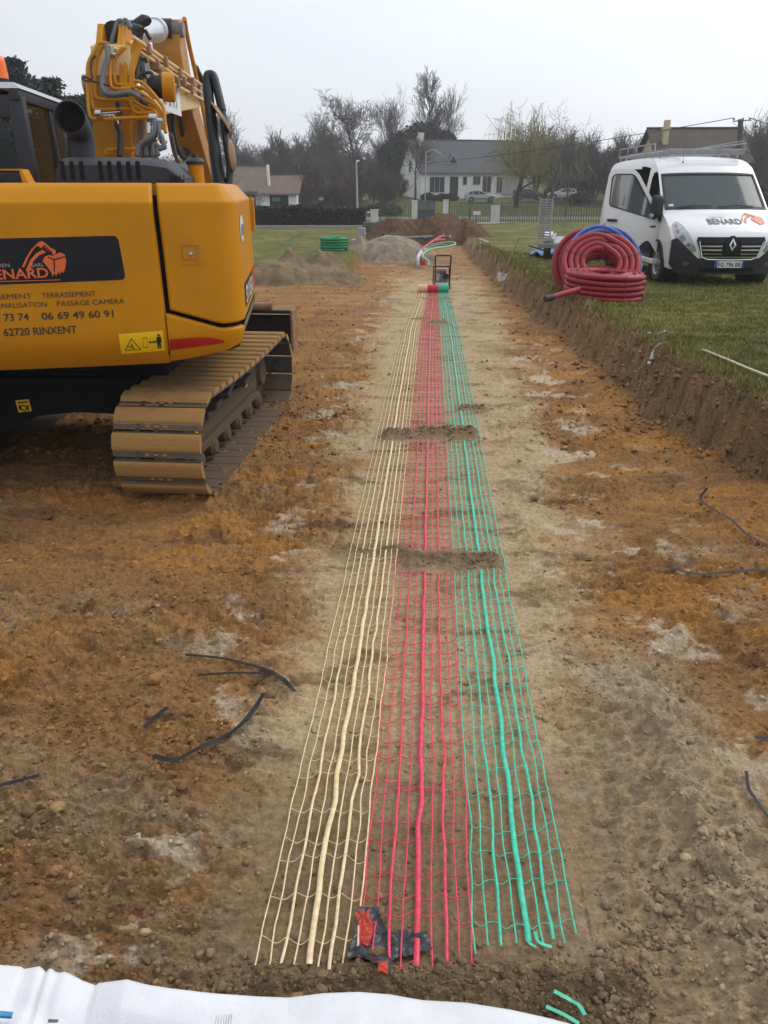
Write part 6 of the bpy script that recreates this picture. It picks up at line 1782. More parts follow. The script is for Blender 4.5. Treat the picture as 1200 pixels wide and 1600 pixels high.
# crumpled plastic bag under the red net
def crumple(name, label, cat, poly_px, m, seed, lift, amp, fr, res=46):
    pts = [on_ground(*q) for q in poly_px]; xs = [p.x for p in pts]; ys = [p.y for p in pts]
    X, Y = np.meshgrid(np.linspace(min(xs), max(xs), res), np.linspace(min(ys), max(ys), res)); x, y = X.ravel(), Y.ravel()
    poly = [(p.x, p.y) for p in pts]
    wx = fbm(x * 9, y * 9, seed, 2) * .02
    ins = np.array([inside((a, b), poly) for a, b in zip(x + wx, y + wx)])
    z = terrain(x, y, False) + lift + amp * (np.abs(pnoise(x * fr, y * fr, seed + 1)) * 1.2 + np.abs(pnoise(x * fr * 2.3, y * fr * 2.3, seed + 2)) * .5)
    i = np.arange(res * res).reshape(res, res); F = np.stack([i[:-1, :-1], i[:-1, 1:], i[1:, 1:], i[1:, :-1]], -1).reshape(-1, 4)
    F = F[ins[F].sum(1) >= 3]
    c = np.array([x.mean(), y.mean(), z.mean()])
    o = np_mesh(name, np.stack([x, y, z], 1) - c, F, m, smooth=False, loc=tuple(c))
    return tag(o, label, cat) if label else o
M_BAGB = mat('bag_black', (.025, .027, .034), .35, var=.3); M_BAGR = mat('bag_red', (.48, .045, .02), .4, var=.25)
pb = crumple('plastic_bag', 'crumpled black plastic bag with red print under the end of the red net', 'plastic bag', [(560, 1428), (596, 1420), (604, 1458), (640, 1455), (672, 1462), (676, 1492), (640, 1500), (612, 1504), (604, 1532), (575, 1512), (540, 1502), (548, 1462)], M_BAGB, 301, .020, .016, 22)
pc_ = Vector(pb.location)
for k, pl_ in enumerate([[(552, 1440), (578, 1430), (584, 1475), (575, 1486), (556, 1470)], [(583, 1512), (606, 1506), (606, 1533), (590, 1526)]]):
    o = crumple('red_print', None, None, pl_, M_BAGR, 301, .0235, .0165, 22); o.location = Vector(o.location) - pc_; o.parent = pb
# ------------------------------------------------------------------ white sack in the foreground
M_SACK = mat('sack_white', (.74, .745, .77), .55, var=.10, vscale=5, dust=.10, dust_z=.2, dust_col=(.45, .36, .25), bump=.15, bscale=150)
edge_px = [(-260, 1490), (-60, 1497), (0, 1507), (28, 1509), (32, 1513), (60, 1508), (66, 1520), (74, 1510), (84, 1519), (98, 1517), (125, 1531), (147, 1539), (150, 1535), (195, 1529), (225, 1537), (262, 1543), (330, 1551), (400, 1556), (450, 1558), (505, 1551), (560, 1549), (610, 1553), (660, 1562), (730, 1566), (800, 1577), (850, 1588), (890, 1598), (960, 1622), (1010, 1650)]
ux = np.linspace(-260, 1005, 260)
uy = np.interp(ux, [q[0] for q in edge_px], [q[1] for q in edge_px])
rows = []
NV = 60
for a, b in zip(ux, uy):
    e = W(a, b, 1.72)
    col_ = []
    g0 = max(0, e.z)
    for k in range(NV):
        f = k / (NV - 1)
        if f < .16:     # far side: from the ground up to the crest
            q = f / .16; y = e.y + .10 * (1 - q) ** 1.5; z = e.z - (e.z + .02) * (1 - q) ** 1.6
        else:           # from the crest back towards the camera
            q = (f - .16) / .84; y = e.y - .75 * q; z = e.z - .10 * q ** 2 - .05 * q
            rn = q * 6
        col_.append([e.x * (1 - .05 * f), y, z])
    rows.append(col_)
A = np.array(rows); fy = np.linspace(0, 1, NV)[None, :] * np.ones((len(ux), 1))
mk = sstep(.17, .30, fy)
ax_, ay_ = A[:, :, 0], A[:, :, 1]
fold = (ridged(ax_ * 2.1 + ay_ * 2.6, ay_ * 6 + ax_ * 1.5, 317, 2) - .3) * .022 + ridged(ax_ * 1.1 + ay_ * 1.2, ay_ * 3.4 + ax_ * .5, 311, 2) * .030 + fbm(ax_ * 2.5, ay_ * 5, 313, 3) * .030 + (np.abs(pnoise(ax_ * 6, ay_ * 12, 315)) - .2) * .012
dip = -.045 * np.exp(-((fy - .30) / .07) ** 2) * sstep(-1.0, -.7, ax_) * (1 - sstep(-.42, -.2, ax_))
A[:, :, 2] += mk * fold + dip
i = np.arange(A.shape[0] * NV).reshape(A.shape[0], NV)
F = np.stack([i[:-1, :-1], i[1:, :-1], i[1:, 1:], i[:-1, 1:]], -1).reshape(-1, 4)
sc_ = np.array([-.25, .9, 0.0])
sack = np_mesh('white_sack', A.reshape(-1, 3) - sc_, F, M_SACK, smooth=True, loc=tuple(sc_))
tag(sack, 'large white woven sack with faint print, rumpled across the bottom edge', 'sack')
def sack_pt(px, py, off):
    d = W(px, py, 1) - EYE; best = None
    Q = A.reshape(-1, 3) - np.array(EYE); dd = np.array(d); k = Q @ dd / (dd @ dd); r_ = np.linalg.norm(Q - k[:, None] * dd, axis=1)
    j = np.argsort(r_)[:60]; jj = j[np.argmin(k[j])]
    kk = float(np.mean(k[j[:4]])) if k[j[:4]].std() < .05 else float(k[jj])
    q = np.array(EYE) + dd * (kk - off / np.linalg.norm(dd)); return Vector(q - sc_)
def sack_sheet(name, poly, m, off=.004, n=6):
    (x0, y0), (x1, y1), (x2, y2), (x3, y3) = poly
    g_ = []
    for b in np.linspace(0, 1, n):
        g_.append([sack_pt((x0 + (x1 - x0) * a) * (1 - b) + (x3 + (x2 - x3) * a) * b, (y0 + (y1 - y0) * a) * (1 - b) + (y3 + (y2 - y3) * a) * b, off) for a in np.linspace(0, 1, n)])
    mb = MB(); mb.grid(g_); o = mb.build(name, m); o.parent = sack; return o
sack_sheet('blue_print', [(-60, 1574), (21, 1581), (18, 1592), (-60, 1586)], mat('print_blue', (.05, .30, .52), .5), .012)
sack_sheet('grey_print', [(76, 1592), (92, 1593), (90, 1598), (74, 1598)], mat('print_grey', (.12, .12, .13), .5), .012, 3)
vs, fs = text_geo('ABCA', 0)
# faint hatched print near the middle
for k in range(7):
    x_ = 336 + k * 4
    sack_sheet('faint_print', [(x_ + 2, 1587 - k * .6), (x_ + 3, 1587 - k * .6), (x_ + 1, 1600), (x_, 1600)], mat('print_faint', (.42, .36, .36), .6) if k == 0 else bpy.data.materials['print_faint'], .012, 3)

# ------------------------------------------------------------------ trailer behind the coils
tq = (4.62, 22.45); TR = R(-13)
trl = thing('trailer', (tq[0], tq[1], tz(*tq) + .0), 'low twin axle plant trailer with a raised grey loading ramp, standing behind the coils', 'trailer', rz=TR)
M_GALV = mat('galvanised', (.34, .35, .36), .5, metal=.6, var=.25); M_TRW = mat('trailer_white', (.60, .60, .58), .5, var=.1)
mb = MB(); mb.box((.75, .5, .48), (1.35, 3.0, .07), None, .01); mb.box((.06, .5, .56), (.06, 3.0, .10), None, .01); mb.box((1.45, .5, .56), (.06, 3.0, .10), None, .01); mb.build('deck', M_GALV, trl, world=False)
for x, s in ((-.10, -1), (1.60, 1)):
    for y in (.0, .72): make_wheel(x, y, s, trl, .29, .17, .29)
    mb = MB(); mb.prism(round_poly([(-.42, .52), (-.42, .64), (-.25, .70), (.97, .70), (1.14, .64), (1.14, .52), (1.10, .52), (1.08, .62), (-.36, .62), (-.38, .52)], .04), (x - .11, 0, 0), (0, 1, 0), (0, 0, 1), (1, 0, 0), .22)
    mb.prism([(-.42, .45), (1.14, .45), (1.14, .66), (-.42, .66)], (x + (-.12 if s > 0 else .10), 0, 0), (0, 1, 0), (0, 0, 1), (1, 0, 0), .02)
    mb.build('mudguard', M_TRW, trl, smooth=True, world=False)
mb = MB()
hx = -.18
for x in (hx - .16, hx + .16): mb.bar((x, -.95, .48), (x, -.80, 1.62), .035, .05, up=(0, 1, 0))
for k in range(17): mb.bar((hx - .16, -.94 + .0082 * k, .54 + k * .064), (hx + .16, -.94 + .0082 * k, .54 + k * .064), .03, .03)
mb.bar((hx, -.95, .50), (hx, -.80, 1.60), .03, .03, up=(0, 1, 0))
mb.build('loading_ramp', M_GALV, trl, world=False)
mb = MB(); mb.box((.2, -1.0, .44), (1.0, .12, .12), None, .01); mb.build('rear_beam', M_GALV, trl, world=False)
mb = MB(); mb.box((-.35, -1.02, .38), (.40, .3, .03), Matrix.Rotation(R(18), 3, 'Y'), .005); mb.build('lamp_board', M_VBLK, trl, world=False)
mb = MB(); mb.bar((.75, 2.0, .46), (.75, 3.6, .46), .10, .08, bev=.01); mb.build('drawbar', M_GALV, trl, world=False)
crumple('blue_tarp', 'small crumpled blue tarpaulin scrap in the grass beside the trailer wheels', 'tarpaulin', [(826, 401), (838, 394), (852, 391), (868, 396), (866, 402), (846, 403)], mat('tarp_blue', (.06, .22, .44), .5, var=.25), 331, .04, .12, 4, 26)
# concrete blocks and the ring beyond the gravel
M_CONC = mat('concrete', (.34, .33, .31), .85, var=.2, bump=.2)
bq = on_ground(561, 386)
t = tag(MB().box((0, 0, .28), (.32, .30, .54), None, .02).build('concrete_block', M_CONC), 'grey concrete block standing upright on the lawn beside the gravel heap', 'block'); t.location = on_ground(565, 384) + Vector((0, .4, 0))
t = tag(MB().box((0, 0, .16), (.46, .35, .32), None, .02).build('concrete_block', M_CONC), 'pale low concrete block in front of the upright grey block', 'block'); t.location = on_ground(559, 386) + Vector((0, -.1, 0))
mb = MB(); mb.lathe((0, 0, 0), (0, 0, 1), [(.36, 0), (.42, .1), (.40, .5), (.36, .52), (.34, .5), (.34, .1), (.30, .05)], 20); t = tag(mb.build('concrete_ring', mat('ring_dark', (.12, .12, .11), .8, var=.3), smooth=True), 'dark concrete ring standing at the lawn edge behind the blocks', 'ring'); t.location = on_ground(579, 363)
# ------------------------------------------------------------------ fences, gate, hedge, posts
M_PICK = mat('weathered_pickets', (.10, .115, .075), .85, var=.35, vscale=3); M_WPILLAR = mat('pillar_white', (.62, .62, .60), .7, var=.12); M_GATE = mat('gate_blue_grey', (.045, .055, .065), .5, var=.2)
M_POLE = mat('galvanised_pole', (.42, .44, .45), .5, var=.1); M_WOODP = mat('old_pole', (.12, .105, .09), .8, var=.3); M_WIRE = mat('wire', (.05, .05, .055), .6)
def X_at(px, Y, z=0.0):
    # x of a photo column at distance Y and height z
    d = Y * _cp - (z - CAM_H) * _sp
    return (px - 600) / 1200 * d
def Z_at(py, Y):
    v = (800 - py) / 1200
    t = Y / (_cp + v * _sp); return CAM_H + t * (v * _cp - _sp)
def fence(label, px0, px1, Y0, Y1, h, sp, m):
    x0, x1 = X_at(px0, Y0), X_at(px1, Y1)
    base = Vector(((x0 + x1) / 2, (Y0 + Y1) / 2, tz((x0 + x1) / 2, (Y0 + Y1) / 2)))
    t = thing('picket_fence', base, label, 'fence', 'picket fences by the road')
    L = math.hypot(x1 - x0, Y1 - Y0); n = int(L / sp); rg = random.Random(int(px0))
    mb = MB(); mr_ = MB()
    for k in range(n + 1):
        f = k / n; x = x0 + (x1 - x0) * f; y = Y0 + (Y1 - Y0) * f; z = tz(x, y)
        mb.box((x, y, z + h / 2 + rg.uniform(-.06, .03)), (.055, .03, h), Matrix.Rotation(rg.uniform(-.03, .03), 3, 'Y'))
    for hh in (.35, .8):
        mr_.bar((x0, Y0 + .03, tz(x0, Y0) + h * hh), (x1, Y1 + .03, tz(x1, Y1) + h * hh), .02, .03)
    mb.build('pickets', m, t); split_build(mr_, 'rail', m, t)
    np_ = max(2, int(L / 4))
    for k in range(np_ + 1):
        f = k / np_; x = x0 + (x1 - x0) * f; y = Y0 + (Y1 - Y0) * f
        mp_ = MB(); mp_.cyl((x, y + .06, tz(x, y) - .1), (x, y + .06, tz(x, y) + h + .1), .05, 8); mp_.build('post', m, t)
    return t
fence('long grey green picket fence right of the white letterbox pillar', 783, 1010, 69, 64, 1.45, .20, M_PICK)
fence('grey green picket fence between the gate pillar and the letterbox pillar', 702, 766, 69, 69, 1.45, .20, M_PICK)
fence('grey green picket fence left of the dark gate', 594, 642, 67, 68, 1.45, .22, M_PICK)
fence('low picket fence right of the letterbox, behind the white van', 1012, 1290, 62, 52, 1.3, .22, M_PICK)
def pillar(px0, px1, py0, py1, Y, label, name='gate_pillar', m=None, cat='pillar'):
    x0, x1 = X_at(px0, Y), X_at(px1, Y); zt_ = Z_at(py0, Y); zb_ = tz((x0 + x1) / 2, Y) - .05
    w = x1 - x0
    t = thing(name, ((x0 + x1) / 2, Y, zb_), label, cat)
    mb = MB(); mb.box(((x0 + x1) / 2, Y, (zb_ + zt_) / 2), (w, w * .8, zt_ - zb_), None, .02); mb.build('shaft', m or M_WPILLAR, t)
    mb = MB(); mb.box(((x0 + x1) / 2, Y, zt_ + .03), (w + .08, w * .8 + .08, .06), None, .015); mb.build('cap', m or M_WPILLAR, t)
    return t
pillar(643, 652, 314, 341, 66.0, 'white gate pillar at the left end of the dark gate')
pillar(692, 700, 313, 338, 69.0, 'white gate pillar right of the dark gate')
pillar(767, 780, 323, 346, 66.5, 'broad white letterbox pillar at the driveway, right of the sign', 'letterbox_pillar')
pillar(579, 591, 329, 347, 60.0, 'white pillar left of the picket fence beside the red and white tape', 'white_pillar')
gx0, gx1 = X_at(652, 66), X_at(679, 66)
t = thing('gate', ((gx0 + gx1) / 2, 66, tz(gx0, 66)), 'dark blue grey metal gate between two white pillars', 'gate')
for a, b in ((gx0, (gx0 + gx1) / 2 - .03), ((gx0 + gx1) / 2 + .03, gx1)):
    z0 = tz(a, 66) + .05; z1 = Z_at(313, 66)
    mb = MB(); mb.box(((a + b) / 2, 66, (z0 + z1) / 2 - .35), (b - a, .03, (z1 - z0) - .7)); 
    for k in range(9): mb.box((a + (b - a) * k / 8, 66, (z0 + z1) / 2), (.05, .04, z1 - z0))
    for zz in (z0 + .03, z1 - .2, z1 - .72): mb.box(((a + b) / 2, 66.0, zz), (b - a, .05, .06))
    mb.build('leaf', M_GATE, t)
sx_ = X_at(745, 63); sz = tz(sx_, 63)
t = thing('small_sign', (sx_, 63, sz), 'small white notice board on a post in front of the picket fence', 'sign')
mb = MB(); mb.box((sx_, 63.0, Z_at(333, 63)), (.55, .02, .26), None, .01); mb.build('board', M_WPILLAR, t)
mb = MB(); mb.box((sx_ - .02, 63.03, (sz + Z_at(333, 63)) / 2), (.06, .04, Z_at(333, 63) - sz)); mb.build('post', M_WOODP, t)
# driveway and road
def ribbon_sheet(name, pts, w, m, lift=.02):
    P = smooth_path([Vector((a, b, 0)) for a, b in pts], 8); rows = []
    for i, p in enumerate(P):
        d = (P[min(i + 1, len(P) - 1)] - P[max(i - 1, 0)]); d.normalize(); s_ = Vector((-d.y, d.x, 0))
        ww = w[0] + (w[1] - w[0]) * i / (len(P) - 1) if isinstance(w, tuple) else w
        rows.append([Vector((q.x, q.y, tz(q.x, q.y) + lift)) for q in (p - s_ * ww / 2, p - s_ * ww / 4, p, p + s_ * ww / 4, p + s_ * ww / 2)])
    mb = MB(); mb.grid(rows); return tag(mb.build(name, m, smooth=True), kind='structure')
M_ROAD = mat('asphalt', (.15, .15, .15), .9, var=.2, vscale=1.2); M_DRIVE = mat('pale_drive', (.30, .285, .26), .9, var=.2, vscale=.8)
ribbon_sheet('road', [(-70, 74), (-20, 74), (30, 74), (90, 73)], 5.0, M_ROAD)
ribbon_sheet('driveway', [(X_at(663, 72), 72), (X_at(700, 64.5), 64.5), (X_at(740, 61.5), 61.5), (X_at(775, 63.5), 63.5)], 2.6, M_DRIVE, .05)

# ------------------------------------------------------------------ leaves and branches
def quads_cloud(P, size, rg, elong=1.0, up=0.0):
    n = len(P)
    a = rg.normal(0, 1, (n, 3)); a[:, 2] = a[:, 2] * (1 - up) + up * 2.0
    a /= np.linalg.norm(a, axis=1)[:, None]
    b = rg.normal(0, 1, (n, 3)); b -= a * (a * b).sum(1)[:, None]; b /= np.linalg.norm(b, axis=1)[:, None]
    s = size * rg.uniform(.6, 1.4, n)[:, None]
    a = a * s * elong; b = b * s
    V = np.stack([P - a - b * .3, P + b, P + a + b * .3, P - b], 1).reshape(-1, 3)
    F = (np.arange(n) * 4)[:, None] + np.array([[0, 1, 2, 3]])
    return V, F
def segs_mesh(S, sides=3):
    """S: list of (p0, p1, r0, r1) -> prism tubes"""
    p0 = np.array([s[0] for s in S]); p1 = np.array([s[1] for s in S]); r0 = np.array([s[2] for s in S]); r1 = np.array([s[3] for s in S])
    d = p1 - p0; d /= np.linalg.norm(d, axis=1)[:, None] + 1e-9
    a = np.where(np.abs(d[:, 2:3]) < .9, np.array([[0, 0, 1.]]), np.array([[1., 0, 0]]))
    x = np.cross(d, a); x /= np.linalg.norm(x, axis=1)[:, None]; y = np.cross(x, d)
    V = []
    for (p, r) in ((p0, r0), (p1, r1)):
        for k in range(sides):
            an = 2 * math.pi * k / sides
            V.append(p + (x * math.cos(an) + y * math.sin(an)) * r[:, None])
    V = np.stack(V, 1).reshape(-1, 3)
    b = (np.arange(len(S)) * 2 * sides)[:, None]
    F = np.concatenate([b + np.array([[k, (k + 1) % sides, sides + (k + 1) % sides, sides + k]]) for k in range(sides)])
    return V, F
def grow(seed, H, r0, lean=0.06, fork=.35, spread=.55, nl=(11, 7, 5, 3), rise=.45, shrink=.52, crook=.12, droop=0.0, rmin=.011, top=1.0):
    rg = random.Random(seed); S = []
    def br(p, d, L, r, lv):
        n = 5 if lv == 0 else (4 if lv == 1 else 3 if lv == 2 else 2)
        pts = [(p, r)]; q = p.copy(); dd = d.copy()
        for k in range(n):
            dd = (dd + Vector((rg.gauss(0, crook), rg.gauss(0, crook), rg.gauss(0, crook * .6) + (.10 * rise if lv > 0 else 0) - droop * (lv > 1) * .35))).normalized()
            q2 = q + dd * (L / n); f0 = k / n; f1 = (k + 1) / n
            ra = max(rmin, r * (1 - .72 * f0)); rb = max(rmin * .8, r * (1 - .72 * f1))
            S.append((tuple(q), tuple(q2), ra, rb)); q = q2; pts.append((q.copy(), rb))
        if lv >= len(nl): return
        m = nl[lv]
        for i in range(m):
            f = (fork + (1 - fork) * (i + rg.random()) / m) if lv == 0 else (.15 + .85 * (i + rg.random()) / m)
            f = min(f, .99); k = min(int(f * n), n - 1); g = f * n - k
            b0 = pts[k][0] * (1 - g) + pts[k + 1][0] * g; rb = pts[k][1] * (1 - g) + pts[k + 1][1] * g
            ax = (pts[k + 1][0] - pts[k][0]).normalized(); x, y = frame_for(ax); an = rg.uniform(0, 6.283)
            sp = spread * rg.uniform(.7, 1.3)
            nd = (ax * math.cos(sp) + (x * math.cos(an) + y * math.sin(an)) * math.sin(sp) + Vector((0, 0, rise * .3))).normalized()
            if droop and lv >= 2: nd = (nd + Vector((0, 0, -droop))).normalized()
            nL = L * shrink * (1.15 - .55 * f * (lv == 0)) * rg.uniform(.7, 1.25)
            br(b0, nd, nL, max(rmin, rb * rg.uniform(.45, .65)), lv + 1)
    br(Vector((0, 0, -.2)), Vector((rg.gauss(0, lean), rg.gauss(0, lean), 1)).normalized(), H * .82, r0, 0)
    return S
def bark_mat(name, col): return mat(name, col, .9, var=.25, vscale=2)
M_BARK = bark_mat('bark_grey', (.085, .075, .068)); M_BARKB = bark_mat('bark_brown', (.095, .062, .052)); M_BARKD = bark_mat('bark_dark', (.05, .045, .042)); M_TWIG = bark_mat('twigs', (.115, .098, .085))  # twig colour lightened to paint in distance haze
def tree(name, label, cat, x, y, S, mtrunk, mtwig, group=None, z=None, thr=.03):
    t = thing(name, (x, y, tz(x, y) if z is None else z), label, cat, group, rz=0)
    A_ = [s for s in S if s[2] > thr]; B_ = [s for s in S if s[2] <= thr]
    if A_:
        V, F = segs_mesh(A_, 6); np_mesh('trunk', V, F, mtrunk, t, smooth=True)
    if B_:
        V, F = segs_mesh(B_, 3); np_mesh('crown', V, F, mtwig, t)
    return t
def tree_px(name, label, px, pytop, Y, seed, group=None, mt=M_BARK, mw=M_TWIG, **kw):
    x = X_at(px, Y); z = tz(x, Y); H_t = Z_at(pytop, Y) - z
    return tree(name, label, 'tree', x, Y, grow(seed, H_t, max(.07, H_t * kw.pop('rf', .016)), **kw), mt, mw, group, z)
GB = 'leafless trees behind the houses'
tree_px('bare_tree', 'tallest leafless tree, rising above the white house gable', 660, 112, 112, 1, GB, nl=(24, 9, 7, 3), spread=.62, fork=.30, rise=.55, shrink=.36, crook=.07, rmin=.018)
tree_px('bare_tree', 'tall leafless tree with a forked dark trunk left of the white house', 553, 152, 104, 2, GB, nl=(13, 8, 6, 4), spread=.8, fork=.42, rise=.3, shrink=.46, crook=.14, rf=.026, rmin=.021)
tree_px('bare_tree', 'leafless tree standing between the forked tree and the tallest tree', 613, 165, 108, 3, GB, nl=(12, 7, 6, 3), spread=.55, fork=.4, rise=.6, rmin=.015)
tree_px('bare_tree', 'leafless tree with a rounded crown left of the forked tree', 505, 198, 118, 4, GB, nl=(12, 7, 6, 3), spread=.6, fork=.35, rise=.6, rmin=.015)
tree_px('bare_tree', 'leafless tree left of the arm of the excavator, with ivy dark trunk', 388, 184, 92, 5, GB, nl=(13, 7, 6, 4), spread=.6, fork=.22, rise=.6, rmin=.015)
tree_px('bare_tree', 'lower leafless tree above the brown roofed bungalow', 447, 222, 112, 6, GB, nl=(12, 7, 6, 4), spread=.6, fork=.15, rise=.6, rmin=.017)
tree_px('bare_tree', 'leafless tree directly behind the dark evergreen', 690, 182, 120, 7, GB, nl=(12, 7, 6, 3), spread=.55, fork=.2, rise=.7, rmin=.017)
tree_px('bare_tree', 'broken old leafless tree with a bent bare trunk right of the willow', 852, 176, 80, 8, GB, mt=M_BARKD, nl=(9, 6, 4, 2), spread=.75, fork=.35, rise=.3, crook=.30, rf=.026)
tree_px('bare_tree', 'slender leafless tree beside the white parked car', 884, 224, 76, 9, GB, mt=M_BARKD, nl=(10, 6, 4, 3), spread=.5, fork=.3, rise=.7, crook=.1)
tree_px('bare_tree', 'leafless poplar at the right edge above the van', 1192, 182, 70, 10, GB, nl=(16, 8, 5, 3), spread=.35, fork=.08, rise=1.0, shrink=.42)
tree_px('bare_tree', 'leafless poplar partly outside the right edge of the picture', 1232, 178, 66, 11, GB, nl=(16, 8, 5, 3), spread=.35, fork=.08, rise=1.0, shrink=.42)
tree_px('bare_tree', 'leafless tree right of the utility pole, low and bushy', 1165, 238, 74, 12, GB, mt=M_BARKB, nl=(16, 8, 6, 3), spread=.5, fork=.05, rise=.7, shrink=.5)
tree_px('bare_tree', 'small pollarded leafless tree in front of the brown roofed bungalow', 400, 292, 62, 13, GB, mt=M_BARKD, nl=(7, 5, 4), spread=.7, fork=.3, rise=.5, crook=.22, rf=.03)
tree_px('bare_tree', 'ivy clad leafless trunk right in front of the white house gable', 650, 222, 90, 14, GB, mt=M_BARKD, nl=(8, 6, 5, 3), spread=.6, fork=.5, rise=.4, rf=.028, rmin=.014)
# rows of smaller bare trees and thorny bushes: one crown mesh each, copied
protos = []
for sd, kw in ((31, dict(nl=(14, 8, 6, 3), spread=.6, fork=.05, rise=.6, shrink=.55, rmin=.02)), (32, dict(nl=(15, 8, 6, 3), spread=.7, fork=.03, rise=.5, shrink=.6, rmin=.02)), (33, dict(nl=(12, 8, 6, 3), spread=.5, fork=.10, rise=.8, shrink=.5, rmin=.02))):
    S_ = grow(sd, 6.0, .11, **kw); V, F = segs_mesh(S_, 3); protos.append((V, F))
pm = []
def bush_copies(label, name, cat, group, spots, mats):
    rg = random.Random(5)
    first = {}
    for i, (px, Y, pyt) in enumerate(spots):
        x = X_at(px, Y); z = tz(x, Y); h = Z_at(pyt, Y) - z; k = i % 3; mm = mats[i % len(mats)]
        key = (k, mm.name)
        if key not in first:
            o = np_mesh(name, protos[k][0], protos[k][1], mm); first[key] = o
        else:
            o = first[key].copy(); COL.objects.link(o)
        s = h / 5.6; w = s * rg.uniform(1.0, 1.5)
        o.location = (x, Y, z - .1); o.scale = (w, w, s); o.rotation_euler = (0, 0, rg.uniform(0, 6.28))
        tag(o, label, cat, group)
spots = []
rg_ = random.Random(11)
for px in range(372, 640, 17): spots.append((px + rg_.uniform(-5, 5), rg_.uniform(118, 150), rg_.uniform(232, 258)))
for px in range(860, 1010, 12): spots.append((px + rg_.uniform(-5, 5), rg_.uniform(92, 125), rg_.uniform(232, 256)))
for px in range(1130, 1290, 16): spots.append((px + rg_.uniform(-5, 5), rg_.uniform(80, 95), rg_.uniform(225, 262)))
bush_copies('leafless tree in the grey wooded slope behind the houses', 'bare_tree', 'tree', 'leafless trees on the wooded slope', spots, [M_TWIG, M_BARK])
spots = [(px, Y, pt) for px, Y, pt in [(470, 84, 288), (486, 86, 272), (520, 80, 285), (530, 88, 278), (545, 84, 284), (562, 90, 280), (585, 92, 272), (600, 90, 284), (615, 94, 276), (628, 96, 284), (540, 76, 298), (552, 78, 300), (476, 78, 292), (598, 84, 285)]]
bush_copies('brown leafless bush among the garden shrubs left of the white house', 'bare_bush', 'bush', 'brown bushes left of the white house', spots, [M_BARKB])
spots = [(900, 96, 262), (915, 94, 258), (930, 98, 262), (945, 92, 266), (870, 100, 268), (958, 90, 272), (985, 84, 268), (1000, 82, 265), (836, 101, 262), (820, 104, 250)]
bush_copies('dark leafless bush in the thicket left of the van', 'bare_bush', 'bush', 'dark bushes left of the van', spots, [M_BARKD, M_BARKB])
# far wood as one mass
rg = np.random.default_rng(41)
n = 90000
Yw = rg.uniform(152, 235, n); Xw = rg.uniform(-.62, .66, n) * Yw
Zb = terrain(Xw, Yw, False)
hmax = 4.6 + 3.0 * fbm(Xw * .06, Yw * .05, 401, 3) + 2.5 * fbm(Xw * .3, Yw * .2, 403, 3)
Zw = Zb + hmax * rg.uniform(0, 1, n) ** .8
Vw, Fw = quads_cloud(np.stack([Xw, Yw, Zw], 1), .11, rg, 3.5, .45)
cw = np.repeat(np.array([[.10, .092, .085]]) * rg.uniform(.6, 1.4, n)[:, None] + np.array([[.0, .006, .0]]) * (rg.uniform(0, 1, n) < .3)[:, None], 4, 0)
tag(np_mesh('far_wood', Vw, Fw, M_LEAF, color=cw), kind='stuff')
# leafy plants
def leafy(name, label, cat, x, y, blobs, n, size, col, seed, group=None, trunk=None, elong=1.4, z=None, shell=.55):
    rg = np.random.default_rng(seed); z0 = tz(x, y) if z is None else z
    t = thing(name, (x, y, z0), label, cat, group)
    P = []; C = []
    vol = np.array([b[3] * b[4] * b[5] for b in blobs]) ** .67; vol = vol / vol.sum()
    for b, f in zip(blobs, vol):
        m = int(n * f); d = rg.normal(0, 1, (m, 3)); d /= np.linalg.norm(d, axis=1)[:, None]
        r = rg.uniform(shell ** 3, 1, m) ** (1 / 3)
        nz = 1 + .35 * pnoise(d[:, 0] * 2.2 + b[0], d[:, 1] * 2.2 + d[:, 2] * 1.7 + b[2], seed)
        p = d * (r * nz)[:, None] * np.array([b[3], b[4], b[5]]) + np.array([b[0], b[1], b[2]])
        P.append(p)
        cl = 1 + .35 * pnoise(p[:, 0] * 1.1, p[:, 2] * 1.1 + p[:, 1], seed + 2)
        C.append(np.array([col]) * (cl * rg.uniform(.6, 1.4, m))[:, None])
    P = np.concatenate(P); C = np.concatenate(C); k = P[:, 2] > .02; P, C = P[k], C[k]
    V, F = quads_cloud(P, size, rg, elong)
    np_mesh('foliage', V, F, M_LEAF, t, color=np.repeat(C, 4, 0))
    if trunk: 
        V, F = segs_mesh(trunk, 6); np_mesh('trunk', V, F, M_BARKD, t, smooth=True)
    return t
